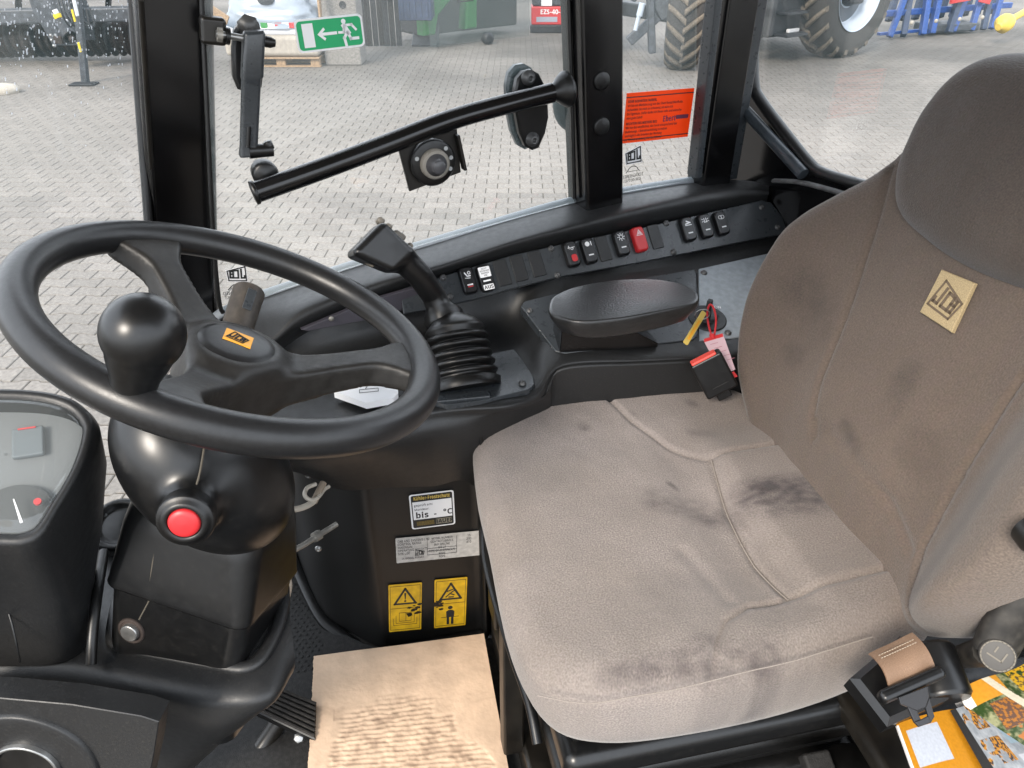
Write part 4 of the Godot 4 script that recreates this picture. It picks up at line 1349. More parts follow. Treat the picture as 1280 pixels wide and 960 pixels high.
	bar_mark(b, rr, Vector2(0.002, 0.004), Vector2(0.007, 0.004), 0.0014)
	obj("emblem", b, mat(lin(0.14, 0.125, 0.10), 0.7), rc)
	b = MB.new()
	b.lathe(along(Vector3(0.4369, 1.7108, -0.4734), sz), [Vector2(0.014, -0.012), Vector2(0.016, 0), Vector2(0.013, 0.01), Vector2(0.006, 0.014), Vector2(0, 0.014)], 20)
	obj("recliner_knob", b, M.dirty_paint, t)

func cam_pos() -> Vector3:
	return Vector3(0.1, 2.0, 0.1)

func logo(parent: Node, f: Transform3D, w: float, m: Material, called := "emblem") -> void:
	# the maker's sloping frame with three letters
	var b := MB.new()
	var c := [Vector2(-0.5, 0.30), Vector2(0.5, 0.16), Vector2(0.5, -0.20), Vector2(-0.5, -0.34)]
	c = [Vector2(-0.40, 0.40), Vector2(0.50, 0.14), Vector2(0.40, -0.40), Vector2(-0.50, -0.40)]
	for i in 4:
		bar_mark(b, f, c[i] * w, c[(i + 1) % 4] * w, w * 0.06)
	var o := obj(called, b, m, parent, f.origin)
	# letters from bars: J C B, each shorter than the one before
	b = MB.new()
	var s := w
	for e in [[[-0.20, 0.24], [-0.24, -0.24]], [[-0.24, -0.24], [-0.40, -0.24]], [[-0.40, -0.24], [-0.40, -0.12]],
			[[0.13, 0.17], [-0.05, 0.19]], [[-0.05, 0.19], [-0.08, -0.24]], [[-0.08, -0.24], [0.10, -0.24]],
			[[0.20, 0.15], [0.18, -0.24]], [[0.20, 0.15], [0.35, 0.10]], [[0.35, 0.10], [0.34, -0.02]], [[0.34, -0.02], [0.20, -0.04]], [[0.34, -0.05], [0.33, -0.23]], [[0.33, -0.23], [0.18, -0.24]]]:
		bar_mark(b, f, Vector2(e[0][0], e[0][1]) * s, Vector2(e[1][0], e[1][1]) * s, s * 0.088)
	obj("emblem_letters", b, m, parent if parent.get_parent() != self else o, f.origin)

func steering() -> void:
	var c := Vector3(-0.2684, 1.8028, -0.6795)
	var n := Vector3(0.3806, 0.9191, -0.1021)
	var t := thing("steering_wheel", "black three-spoke steering wheel with a ball-shaped turning knob", "steering wheel", c)
	var xf := along(c, n, VZ)
	# px on the wheel's plane, turned into angles of the spokes
	var ang := func(p: Vector3) -> float:
		var q := xf.affine_inverse() * p
		return atan2(q.z, q.x)
	var R := 0.191
	var path := PackedVector3Array()
	for k in 120:
		path.append(xf * Vector3(cos(TAU * k / 120) * R, 0, sin(TAU * k / 120) * R))
	var b := MB.new()
	b.ring(path, 0.0170, 28, n)
	obj("rim", b, M.wheel, t)
	var s1: Vector3 = Vector3(-0.3942, 1.8426, -0.7905)
	var s2: Vector3 = Vector3(-0.1057, 1.7299, -0.7293)
	var s3: Vector3 = Vector3(-0.2753, 1.8264, -0.4925)
	var ends := []
	for s in [s1, s2, s3]:
		var a: float = ang.call(s)
		ends.append(a)
	var f := func(p: Vector3) -> float:
		var q := xf.affine_inverse() * p
		var rad := Vector2(q.x, q.z).length()
		# hub: a short rounded drum
		var dr := Vector2(rad - 0.040 - 0.12 * clampf(-(q.y + 0.035), 0.0, 0.1), absf(q.y + 0.055) - 0.024)
		var d := minf(maxf(dr.x, dr.y), 0.0) + Vector2(maxf(dr.x, 0), maxf(dr.y, 0)).length() - 0.008
		for i in 3:
			var a: float = ends[i]
			var rd := q.x * cos(a) + q.z * sin(a)
			var sd := -q.x * sin(a) + q.z * cos(a)
			var u := clampf(rd / 0.185, 0, 1)
			var cy := lerpf(-0.058, -0.008, smoothstep(0.15, 1.0, u))
			var wd := lerpf(0.028, 0.0185, smoothstep(0.1, 0.6, u)) + 0.022 * smoothstep(0.72, 1.0, u)
			var hg := lerpf(0.025, 0.0125, u)
			var e := Vector3(maxf(0.0, maxf(-rd, rd - 0.186)), 0, 0)
			var bx := Vector2(absf(sd) - wd + 0.006, absf(q.y - cy) - hg + 0.006)
			var db := Vector2(maxf(bx.x, 0), maxf(bx.y, 0)).length() + minf(maxf(bx.x, bx.y), 0.0) - 0.006
			db = maxf(db, maxf(-rd, rd - 0.186))
			d = smin(d, db, 0.022)
		return d
	b = MB.new()
	b.sdf(Vector3(c.x - 0.20, c.y - 0.13, c.z - 0.20), Vector3(c.x + 0.20, c.y + 0.10, c.z + 0.20), 0.0045, f)
	obj("spokes", b, M.spoke, t)
	b = MB.new()
	var hubc := c - n * 0.026
	b.lathe(along(hubc, n, VZ), [Vector2(0.041, -0.004), Vector2(0.042, 0.001), Vector2(0.0395, 0.003), Vector2(0.0385, 0.0025), Vector2(0.0375, 0.005), Vector2(0.030, 0.0075), Vector2(0.015, 0.009), Vector2(0, 0.0095)], 48)
	var cap := obj("hub_cap", b, M.wheel, t)
	var lx: Vector3 = (Vector3(-0.2612, 1.7822, -0.6721) - Vector3(-0.2965, 1.7849, -0.6738))
	lx = (lx - n * lx.dot(n)).normalized()
	var ly := -lx.cross(n)
	var lf := Transform3D(Basis(lx, ly, n), hubc + n * 0.0088)
	b = MB.new()
	b.prism(PackedVector2Array([Vector2(-0.0165, 0.0115), Vector2(0.012, 0.0115), Vector2(0.0165, -0.0115), Vector2(-0.012, -0.0115)]), lf, 0.0012, 0.0003)
	var bd := obj("badge", b, M.orange_logo, cap)
	logo(t, lf * Transform3D(Basis(Vector3(0, 0, 1), -0.1), Vector3(0, 0, 0.0014)), 0.019, M.dark, "badge_emblem")
	# knob on the rim
	var kb: Vector3 = Vector3(-0.2948, 1.8339, -0.4981)
	var ax := (n + Vector3(-0.02, 0.0, 0.02)).normalized()
	b = MB.new()
	var pr := [Vector2(0.0175, 0.0), Vector2(0.0172, 0.012), Vector2(0.0182, 0.020), Vector2(0.0208, 0.027), Vector2(0.0232, 0.034)]
	for k in 15:
		var a := lerpf(-0.62, PI / 2, k / 14.0)
		pr.append(Vector2(0.0304 * cos(a), 0.0580 + 0.0304 * sin(a)))
	b.lathe(along(kb, ax, VZ), pr, 48)
	obj("turning_knob", b, M.smooth_plastic, t)
	# column
	var ct := thing("steering_column", "black steering column cowl with a red horn button", "steering column", Vector3(-0.42, 1.4, -0.64))
	var cc: Vector3 = Vector3(-0.3172, 1.6618, -0.6317)
	var nose: Vector3 = Vector3(-0.3014, 1.676, -0.5508)
	var cf := func(p: Vector3) -> float:
		var q := (p - cc)
		var d := (Vector3(q.dot(VX) / 0.083, q.dot(n) / 0.088, q.dot(n.cross(VX).normalized()) / 0.083)).length() * 0.083 - 0.083
		var d2 := cap3(p, cc.lerp(nose, 0.2), nose, 0.060, 0.0265)
		return smin(d, d2, 0.012)
	b = MB.new()
	b.sdf(cc - Vector3(0.13, 0.13, 0.13), cc + Vector3(0.13, 0.13, 0.16), 0.005, cf)
	obj("upper_cowl", b, M.smooth_plastic, ct)
	var hd := (nose - cc).normalized()
	hd = (hd + Vector3(0, 0.10, 0.25)).normalized()
	b = MB.new()
	b.lathe(along(nose + hd * 0.024, hd), [Vector2(0.0262, -0.012), Vector2(0.0262, 0.001), Vector2(0.0245, 0.0032), Vector2(0.0212, 0.0032), Vector2(0.0205, 0.0068), Vector2(0.0160, 0.0075), Vector2(0.0146, 0.005)], 36)
	var hb := obj("horn_bezel", b, M.rubber, ct)
	b = MB.new()
	b.lathe(along(nose + hd * 0.0285, hd), [Vector2(0.0144, -0.004), Vector2(0.0144, 0.001), Vector2(0.0130, 0.0035), Vector2(0.009, 0.0046), Vector2(0, 0.005)], 36)
	obj("horn_button", b, M.red, ct)
	# lower box: rounded rectangles down the column, with a step half way
	b = MB.new()
	var top: Vector3 = Vector3(-0.3348, 1.5772, -0.6552)
	var bot: Vector3 = Vector3(-0.3706, 1.43, -0.6251)
	var ca := (top - bot).normalized()
	var bxx := (VX - ca * VX.dot(ca)).normalized().rotated(ca, deg_to_rad(-22))
	var bzz := bxx.cross(ca)
	var rows := []
	for e in [[0.06, 0.120, 0.09, 0.03], [0.01, 0.156, 0.120, 0.032], [-0.01, 0.160, 0.126, 0.026], [-0.080, 0.172, 0.135, 0.018], [-0.084, 0.1735, 0.1365, 0.018], [-0.0865, 0.172, 0.135, 0.018], [-0.0868, 0.1645, 0.1275, 0.018], [-0.09, 0.1635, 0.1265, 0.018], [-0.26, 0.162, 0.126, 0.024]]:
		var row := PackedVector3Array()
		for p in rrect(e[1], e[2], e[3], 5):
			row.append(top + ca * e[0] + bxx * p.x + bzz * p.y)
		rows.append(row)
	b.loft(rows)
	obj("lower_cowl", b, M.smooth_plastic, ct)
	var bl: Vector3 = bot + bzz * 0.064 - bxx * 0.048 + ca * 0.016
	b = MB.new()
	b.lathe(along(bl, bzz if bzz.z > 0 else -bzz), [Vector2(0.0165, -0.012), Vector2(0.0165, 0.0), Vector2(0.014, 0.0015), Vector2(0.0125, 0.0)], 26)
	var hole := obj("bolt_cup", b, M.rust, ct)
	b = MB.new()
	b.lathe(along(bl, bzz if bzz.z > 0 else -bzz), [Vector2(0.0105, -0.004), Vector2(0.0105, 0.004), Vector2(0.009, 0.0055), Vector2(0, 0.0055)], 22)
	obj("bolt", b, M.steel, ct)
	b = MB.new()
	b.tube(crv([Vector3(-0.2897, 1.7258, -0.5833), Vector3(-0.2889, 1.7116, -0.5591), Vector3(-0.2958, 1.6933, -0.5523)], 4), 0.0011, 6)
	b.tube([top + ca * 0.02 + bzz * 0.0585 - bxx * 0.028, top - ca * 0.04 + bzz * 0.0645 - bxx * 0.029, top - ca * 0.085 + bzz * 0.0665 - bxx * 0.030], 0.0009, 6)
	b.tube([top - ca * 0.09 + bzz * 0.0633 - bxx * 0.030, bot + ca * 0.035 + bzz * 0.0633 - bxx * 0.040], 0.0009, 6)
	obj("cowl_seam", b, mat(lin(0.07, 0.06, 0.045), 0.8), ct)
	# indicator stalk seen through the wheel
	b = MB.new()
	var sa: Vector3 = Vector3(-0.2935, 1.7911, -0.784)
	var sbb: Vector3 = Vector3(-0.3006, 1.7579, -0.7277)
	b.tube([sbb, sbb.lerp(sa, 0.5), sa.lerp(sbb, 0.04), sa], [0.0165, 0.0170, 0.0175, 0.0155], 24)
	obj("stalk", b, grain(mat(lin(0.075, 0.062, 0.05), 0.6), 6.0, noise_tex(0.03, 0.5, 1.0, 5)), ct)
	b = MB.new()
	var sax := (sa - sbb).normalized()
	var face := (cam_pos() - sa).normalized()
	face = (face - sax * face.dot(sax)).normalized()
	b.rbox(fr(sa.lerp(sbb, 0.32) + face * 0.0165, face.cross(sax), sax), Vector3(0.010, 0.026, 0.003), 0.001)
	obj("stalk_label", b, M.panel, ct)

func dashboard() -> void:
	var t := thing("front_dashboard", "black moulded dashboard round the steering column with a round socket", "dashboard", Vector3(-0.5, 1.06, -0.5))
	var b := MB.new()
	# deck, rolled edge and skirt, from the far left round to the right end
	var c0: Array = [Vector3(-0.8466, 1.43, -0.7422), Vector3(-0.6773, 1.43, -0.7422), Vector3(-0.5821, 1.43, -0.7422), Vector3(-0.525, 1.43, -0.7571), Vector3(-0.4127, 1.43, -0.7422), Vector3(-0.3281, 1.43, -0.7422), Vector3(-0.2969, 1.43, -0.7276)]
	var c1: Array = [Vector3(-0.7689, 1.432, -0.633), Vector3(-0.6151, 1.432, -0.633), Vector3(-0.5382, 1.432, -0.633), Vector3(-0.4762, 1.432, -0.6453), Vector3(-0.3818, 1.432, -0.6391), Vector3(-0.3033, 1.432, -0.6709), Vector3(-0.278, 1.432, -0.6774)]
	var c2: Array = [Vector3(-0.728, 1.436, -0.5776), Vector3(-0.5843, 1.436, -0.5809), Vector3(-0.496, 1.436, -0.5776), Vector3(-0.411, 1.436, -0.5699), Vector3(-0.3415, 1.436, -0.5592), Vector3(-0.2894, 1.436, -0.5776), Vector3(-0.2663, 1.436, -0.632)]
	var c3: Array = [Vector3(-0.7165, 1.43, -0.5575), Vector3(-0.5744, 1.43, -0.5596), Vector3(-0.488, 1.43, -0.5554), Vector3(-0.3905, 1.43, -0.5368), Vector3(-0.3257, 1.43, -0.5268), Vector3(-0.272, 1.43, -0.5368), Vector3(-0.2555, 1.43, -0.5993)]
	var c4: Array = [Vector3(-0.7193, 1.412, -0.55), Vector3(-0.5772, 1.412, -0.5532), Vector3(-0.4903, 1.412, -0.5469), Vector3(-0.3922, 1.412, -0.5277), Vector3(-0.3215, 1.412, -0.5159), Vector3(-0.2656, 1.412, -0.5277), Vector3(-0.2504, 1.412, -0.5745)]
	var c5: Array = [Vector3(-0.7445, 1.37, -0.5594), Vector3(-0.5968, 1.37, -0.5615), Vector3(-0.507, 1.37, -0.5531), Vector3(-0.4024, 1.37, -0.5317), Vector3(-0.3323, 1.37, -0.5169), Vector3(-0.2916, 1.37, -0.5438), Vector3(-0.274, 1.37, -0.5831)]
	var c6: Array = [Vector3(-0.8153, 1.25, -0.5844), Vector3(-0.6523, 1.25, -0.5844), Vector3(-0.5559, 1.25, -0.5789), Vector3(-0.4641, 1.25, -0.5629), Vector3(-0.4062, 1.25, -0.5576), Vector3(-0.372, 1.25, -0.5844), Vector3(-0.3556, 1.25, -0.6148)]
	var c7: Array = [Vector3(-0.8738, 1.12, -0.5856), Vector3(-0.6991, 1.12, -0.5856), Vector3(-0.5986, 1.12, -0.5856), Vector3(-0.5329, 1.12, -0.5801), Vector3(-0.4937, 1.12, -0.5911), Vector3(-0.4671, 1.12, -0.608), Vector3(-0.4486, 1.12, -0.6349)]
	b.patch(surf([c0, c1, c2, c3, c4, c5, c6, c7], 6, 5))
	obj("dashboard_shell", b, M.plastic, t)
	# raised lip round the column opening
	b = MB.new()
	b.tube(crv([Vector3(-0.3092, 1.437, -0.735), Vector3(-0.2905, 1.437, -0.6901), Vector3(-0.2758, 1.437, -0.636), Vector3(-0.279, 1.437, -0.5801), Vector3(-0.2957, 1.437, -0.5563), Vector3(-0.3385, 1.437, -0.5616), Vector3(-0.3986, 1.437, -0.5735), Vector3(-0.4496, 1.437, -0.5868), Vector3(-0.4659, 1.437, -0.605), Vector3(-0.4839, 1.437, -0.6663), Vector3(-0.497, 1.437, -0.7206), Vector3(-0.5059, 1.437, -0.7619)], 5), 0.008, 10, true, 0.8)
	obj("opening_lip", b, M.plastic, t)
	b = MB.new()
	var xf := Transform3D(Basis(Vector3.RIGHT, Vector3.FORWARD, Vector3.UP), Vector3(-0.3776, 1.437, -0.6167))
	b.prism(loc(xf, [Vector3(-0.3106, 1.4371, -0.7205), Vector3(-0.2837, 1.4371, -0.6408), Vector3(-0.2881, 1.4371, -0.5867), Vector3(-0.3018, 1.4371, -0.5648), Vector3(-0.3409, 1.4371, -0.5691), Vector3(-0.4011, 1.4371, -0.58), Vector3(-0.4478, 1.4371, -0.5934), Vector3(-0.4603, 1.4371, -0.6072), Vector3(-0.4926, 1.4371, -0.7349)]), xf * Transform3D(Basis(), Vector3(0, 0, -0.003)), 0.0034)
	obj("opening", b, M.dark, t)
	# lower panel on the left with the socket
	b = MB.new()
	var pl: Array = [Vector3(-0.6153, 1.5255, -0.4631), Vector3(-0.4895, 1.5185, -0.4646), Vector3(-0.4204, 1.5096, -0.4649), Vector3(-0.3566, 1.4947, -0.4615), Vector3(-0.3411, 1.4875, -0.4569), Vector3(-0.355, 1.4412, -0.4573), Vector3(-0.3771, 1.378, -0.4529), Vector3(-0.5261, 1.3877, -0.4473), Vector3(-0.6659, 1.3877, -0.4473)]
	xf = fr(pl[1], pl[3] - pl[1], pl[1] - pl[7])
	b.prism(loc(xf, pl), xf * Transform3D(Basis(), Vector3(0, 0, -0.02)), 0.026, 0.0008)
	var lp := obj("side_panel", b, M.plastic, t)
	b = MB.new()
	var o: Vector3 = Vector3(-0.4821, 1.4291, -0.4462)
	var wz := xf.basis.z
	b.lathe(along(o + wz * 0.002, wz), [Vector2(0.070, -0.003), Vector2(0.069, 0.0), Vector2(0.067, 0.0014), Vector2(0.060, 0.0018), Vector2(0.045, 0.0006), Vector2(0.0335, 0.0002)], 48, false)
	obj("socket_dish", b, M.plastic, lp)
	b = MB.new()
	b.lathe(along(o, wz), [Vector2(0.0335, -0.004), Vector2(0.033, 0.006), Vector2(0.0315, 0.0078), Vector2(0.029, 0.006), Vector2(0.0285, -0.001)], 48, false)
	obj("socket_ring", b, M.steel, lp)
	b = MB.new()
	b.lathe(along(o, wz), [Vector2(0.0285, -0.003), Vector2(0.0285, 0.002), Vector2(0.026, 0.003), Vector2(0, 0.003)], 40)
	obj("socket_cover", b, M.smooth_plastic, lp)
	# far vent by the windscreen
	b = MB.new()
	var vo: Vector3 = Vector3(-0.5201, 1.4575, -0.763)
	var vx := fr(vo, Vector3(-0.4861, 1.453, -0.7602) - Vector3(-0.5498, 1.4638, -0.767), Vector3.UP)
	b.lathe(along(vo, Vector3(0.1, 0.9, 0.4)), [Vector2(0.038, -0.02), Vector2(0.038, 0.004), Vector2(0.034, 0.008), Vector2(0.028, 0.006), Vector2(0.026, 0.0), Vector2(0.02, 0.002), Vector2(0, 0.003)], 32)
	obj("air_vent", b, M.smooth_plastic, t)
	b = MB.new()
	b.tube(crv([Vector3(-0.5595, 1.4406, -0.7642), Vector3(-0.553, 1.457, -0.7745), Vector3(-0.5402, 1.4633, -0.7785)], 4), 0.006, 8)
	obj("vent_trim", b, M.rim_strip, t)
	# instrument pod
	t = thing("instrument_pod", "black instrument pod with a clear curved lens left of the wheel", "instrument cluster", Vector3(-0.6, 1.43, -0.55))
	var lens: Array = [Vector3(-0.5773, 1.7453, -0.6015), Vector3(-0.539, 1.7526, -0.618), Vector3(-0.4995, 1.7491, -0.6276), Vector3(-0.4648, 1.7433, -0.6322), Vector3(-0.4409, 1.7325, -0.6313), Vector3(-0.4258, 1.7191, -0.6228), Vector3(-0.4206, 1.7086, -0.6103), Vector3(-0.4203, 1.6959, -0.5787), Vector3(-0.4271, 1.6833, -0.5448), Vector3(-0.4324, 1.6759, -0.5247), Vector3(-0.4426, 1.6746, -0.5157), Vector3(-0.4609, 1.6761, -0.513), Vector3(-0.5095, 1.6851, -0.5045), Vector3(-0.5609, 1.713, -0.5458)]
	var lm := Vector3.ZERO
	for p in lens:
		lm += p / lens.size()
	var lx: Vector3 = (lens[6] - lens[11]).normalized()
	var lf := fr(lm, lens[5] - lens[0], lens[4] - lens[9])
	var l2 := loc(lf, lens)
	var lc := PackedVector2Array()
	var lq := []
	for p in l2:
		lq.append(p)
	lc = crv2(lq, 4)
	# housing: the lens outline, swollen, swept back and down to the deck
	var foot: Array = [Vector3(-0.7467, 1.436, -0.6175), Vector3(-0.7079, 1.436, -0.6607), Vector3(-0.6366, 1.436, -0.6737), Vector3(-0.5848, 1.436, -0.6698), Vector3(-0.5428, 1.436, -0.6607), Vector3(-0.5133, 1.436, -0.648), Vector3(-0.4981, 1.436, -0.632), Vector3(-0.4903, 1.436, -0.6128), Vector3(-0.4875, 1.436, -0.5887), Vector3(-0.495, 1.436, -0.5699), Vector3(-0.5172, 1.436, -0.5603), Vector3(-0.5715, 1.436, -0.5582), Vector3(-0.6416, 1.436, -0.5561), Vector3(-0.7189, 1.436, -0.5776)]
	var fq := crv(foot, 4, true)
	var rows := []
	for e in [[0.99, 0.003, 0.0], [1.03, 0.006, 0.0], [1.10, 0.007, 0.0], [1.16, 0.003, 0.0], [1.20, -0.012, 0.0], [1.22, -0.04, 0.10], [1.1, -0.07, 0.35], [1.0, -0.03, 0.7], [1.0, 0.0, 1.0]]:
		var row := PackedVector3Array()
		for i in lc.size():
			var k: float = e[0]
			var q: Vector3 = lf * Vector3(lc[i].x * k, lc[i].y * k, e[1])
			row.append(q.lerp(fq[i], e[2]))
		rows.append(row)
	b = MB.new()
	b.loft(rows, false)
	obj("pod_housing", b, M.plastic, t)
	b = MB.new()
	var poly := PackedVector2Array()
	for p in lc:
		poly.append(p * 1.0)
	b.prism(poly, lf * Transform3D(Basis(), Vector3(0, 0, -0.03)), 0.004)
	obj("dial_plate", b, mat(lin(0.125, 0.135, 0.138), 0.5), t)
	b = MB.new()
	var dome := []
	for e in [[1.0, 0.003], [0.97, 0.006], [0.85, 0.010], [0.6, 0.013], [0.3, 0.0145], [0.02, 0.015]]:
		var row := PackedVector3Array()
		for p in lc:
			row.append(lf * Vector3(p.x * e[0], p.y * e[0], e[1]))
		dome.append(row)
	b.patch(dome, true)
	var gl := mat(Color(0.85, 0.88, 0.88, 0.08), 0.0)
	gl.transparency = BaseMaterial3D.TRANSPARENCY_ALPHA
	obj("lens", b, gl, t)
	b = MB.new()
	b.prism(circ(0.034, 32), Transform3D(lf.basis, Vector3(-0.4622, 1.685, -0.534) - lf.basis.z * 0.02), 0.003)
	var dl := obj("gauge", b, mat(lin(0.03, 0.033, 0.034), 0.5), t)
	b = MB.new()
	b.prism(circ(0.0034, 16), Transform3D(lf.basis, Vector3(-0.4442, 1.6896, -0.5487) - lf.basis.z * 0.012), 0.003)
	obj("warning_light", b, M.red, t)
	b = MB.new()
	b.prism(PackedVector2Array([Vector2(-0.0012, 0.0), Vector2(0.0012, 0.0), Vector2(0.0005, 0.026), Vector2(-0.0005, 0.026)]), Transform3D(lf.basis.rotated(lf.basis.z, 0.5), Vector3(-0.4502, 1.6834, -0.5271) - lf.basis.z * 0.012), 0.001)
	obj("needle", b, M.white, dl)
	b = MB.new()
	var rf := Transform3D(lf.basis.rotated(lf.basis.z, 0.25), Vector3(-0.4744, 1.7217, -0.6044) - lf.basis.z * 0.018)
	b.rbox(rf, Vector3(0.028, 0.032, 0.006), 0.002)
	var ib := obj("indicator_block", b, mat(lin(0.10, 0.12, 0.13), 0.5), t)
	b = MB.new()
	b.rbox(rf * Transform3D(Basis(), Vector3(0, 0.014, 0.004)), Vector3(0.016, 0.0016, 0.002), 0.0006)
	obj("red_mark", b, M.red, ib)
	b = MB.new()
	b.tube(crv([Vector3(-0.4625, 1.4493, -0.551), Vector3(-0.4635, 1.475, -0.5732), Vector3(-0.4689, 1.4972, -0.6108), Vector3(-0.4882, 1.4996, -0.6714)], 4), 0.006, 8)
	b.tube(crv([Vector3(-0.512, 1.4886, -0.5226), Vector3(-0.517, 1.5264, -0.5405), Vector3(-0.5294, 1.547, -0.5594), Vector3(-0.5361, 1.5682, -0.5727)], 3), 0.0012, 6)
	obj("pod_seam", b, M.rubber, t)

func controls() -> void:
	# joystick
	var base: Vector3 = Vector3(-0.0702, 1.563, -0.9524)
	var neck: Vector3 = Vector3(-0.1005, 1.6282, -1.0241)
	var t := thing("joystick", "black joystick lever with ribbed rubber gaiter and beige thumb buttons", "joystick", base)
	var ax := (neck - base)
	var hgt := ax.length()
	var b := MB.new()
	var prof := [Vector2(0.053, -0.012), Vector2(0.055, 0.0)]
	for k in 5:
		var y := 0.006 + k * 0.0134
		var r := 0.0548 - 0.0013 * k
		for e in [[0.0, -0.0035], [0.0022, -0.0008], [0.0055, 0.0], [0.009, -0.001], [0.0112, -0.0035]]:
			prof.append(Vector2(r - 0.002 + e[1] * 2.6, y + e[0]))
	prof.append_array([Vector2(0.046, 0.076), Vector2(0.042, 0.083), Vector2(0.033, 0.092), Vector2(0.024, hgt - 0.004), Vector2(0.018, hgt)])
	b.lathe(along(base, ax + Vector3(0.01, 0.02, 0), VZ), prof, 44)
	obj("gaiter", b, M.rubber, t)
	b = MB.new()
	b.rbox(fr(Vector3(-0.0733, 1.566, -0.9073), VX, Vector3.UP), Vector3(0.085, 0.006, 0.016), 0.002)
	obj("gaiter_frame", b, M.panel, t)
	var p0 := neck
	var p1: Vector3 = Vector3(-0.1164, 1.6693, -1.0264)
	var p2: Vector3 = Vector3(-0.1328, 1.7056, -1.0138)
	var p3: Vector3 = Vector3(-0.1483, 1.729, -1.0049)
	var p4: Vector3 = Vector3(-0.1673, 1.7453, -0.9975)
	var h0: Vector3 = Vector3(-0.1525, 1.7387, -0.9992)
	var h1: Vector3 = Vector3(-0.1934, 1.7706, -0.9956)
	var hx := (h1 - h0).normalized()
	var hy := (Vector3(-0.1956, 1.7946, -1.0108) - Vector3(-0.2021, 1.7577, -0.9875)).normalized()
	hy = (hy - hx * hy.dot(hx)).normalized()
	var hz := hx.cross(hy)
	var f := func(p: Vector3) -> float:
		var d := cap3(p, p0, p1, 0.0180, 0.0168)
		d = minf(d, cap3(p, p1, p2, 0.0168, 0.0172))
		d = minf(d, cap3(p, p2, p3, 0.0172, 0.0180))
		d = minf(d, cap3(p, p3, p4, 0.0180, 0.0165))
		# collar
		var q := p - p0
		var a := ax.normalized()
		var yy := q.dot(a)
		var rr := (q - a * yy).length()
		var dc := Vector2(rr - 0.025, absf(yy - 0.001) - 0.006)
		d = smin(d, minf(maxf(dc.x, dc.y), 0) + Vector2(maxf(dc.x, 0), maxf(dc.y, 0)).length() - 0.004, 0.012)
		# head: a block that flares towards its front face
		var m := p - (h0 + h1) * 0.5
		var u := m.dot(hx)
		var fl := 1.0 + 0.34 * clampf(u / 0.034, -0.75, 1)
		var bx := Vector3(absf(u + 0.25 * m.dot(hy)) - 0.022, absf(m.dot(hy) + 0.006) - 0.0170 * fl, absf(m.dot(hz)) - 0.0125 * fl)
		var dh := Vector3(maxf(bx.x, 0), maxf(bx.y, 0), maxf(bx.z, 0)).length() + minf(maxf(bx.x, maxf(bx.y, bx.z)), 0.0) - 0.0085
		return smin(d, dh, 0.012) - 0.0011
	b = MB.new()
	var lo := p0.min(h1).min(p3) - Vector3(0.05, 0.04, 0.05)
	var hi := p0.max(h1).max(p3) + Vector3(0.05, 0.05, 0.05)
	b.sdf(lo, hi, 0.003, f)
	obj("grip", b, M.smooth_plastic, t)
	var hm := (h0 + h1) * 0.5
	for e in [[0.024, 0.011, 0.0262], [0.011, 0.010, 0.0250], [-0.008, 0.019, 0.0235], [-0.028, 0.009, 0.0190]]:
		b = MB.new()
		b.rbox(Transform3D(Basis(hx, hy, hz), hm + hx * e[0] + hy * (e[2] + 0.0018) + hz * 0.0085), Vector3(e[1], 0.010, 0.016), 0.0042)
		obj("thumb_button", b, M.button, t)
	b = MB.new()
	b.rbox(Transform3D(Basis(hx, hy, hz), hm + hx * 0.012 - hy * 0.031), Vector3(0.020, 0.008, 0.014), 0.003)
	obj("trigger", b, M.button, t)
	# arm pad
	t = thing("arm_pad", "oval black padded armrest on a bracket behind the joystick", "armrest", Vector3(0.1329, 1.627, -0.9765))
	var top: Array = [Vector3(0.0494, 1.7, -0.93), Vector3(0.0582, 1.7, -0.9571), Vector3(0.0896, 1.7, -0.9828), Vector3(0.1384, 1.7, -0.9987), Vector3(0.1929, 1.7, -0.9987), Vector3(0.2331, 1.7, -0.9828), Vector3(0.252, 1.7, -0.9546), Vector3(0.2502, 1.7, -0.93), Vector3(0.2352, 1.7, -0.9134), Vector3(0.1877, 1.7, -0.8949), Vector3(0.1392, 1.7, -0.8814), Vector3(0.0904, 1.7, -0.877), Vector3(0.0623, 1.7, -0.8904), Vector3(0.0506, 1.7, -0.9064)]
	var ring := crv(top, 4, true)
	var mid := Vector3.ZERO
	for p in ring:
		mid += p / ring.size()
	var rows := []
	for e in [[0.50, -0.030], [0.72, -0.029], [0.88, -0.022], [0.985, -0.006], [1.0, 0.0], [0.992, 0.0032], [0.97, 0.0048], [0.945, 0.0054], [0.7, 0.0068], [0.45, 0.0074], [0.2, 0.0077], [0.004, 0.0078]]:
		var row := PackedVector3Array()
		for p in ring:
			row.append(mid + (p - mid) * e[0] + Vector3(0, e[1] + 0.004 * e[0] * sin((p - mid).x * 12.0), 0))
		rows.append(row)
	b = MB.new()
	b.loft(rows)
	obj("pad", b, grain(mat(lin(0.022, 0.022, 0.0225), 0.30), 5.0, noise_tex(0.015, 0.7, 1.0, 5), noise_tex(0.09, 0, 1, 3, true, 3.0, 3), 0.2), t)
	b = MB.new()
	var xf := fr(Vector3(0.0714, 1.5895, -0.9931), Vector3(0.2218, 1.5834, -1.0208) - Vector3(0.0714, 1.5895, -0.9931), Vector3.UP)
	var w := xf.basis.x.dot(Vector3(0.2218, 1.5834, -1.0208) - xf.origin)
	b.prism(PackedVector2Array([Vector2(0, 0), Vector2(w, 0), Vector2(w, 0.006), Vector2(w * 0.62, 0.040), Vector2(w * 0.5, 0.05), Vector2(0, 0.05)]), xf * Transform3D(Basis(), Vector3(0, 0, -0.05)), 0.05, 0.001)
	obj("bracket", b, M.paint, t)
	# ignition key and what hangs from it
	var kp: Vector3 = Vector3(0.308, 1.6011, -1.0818)
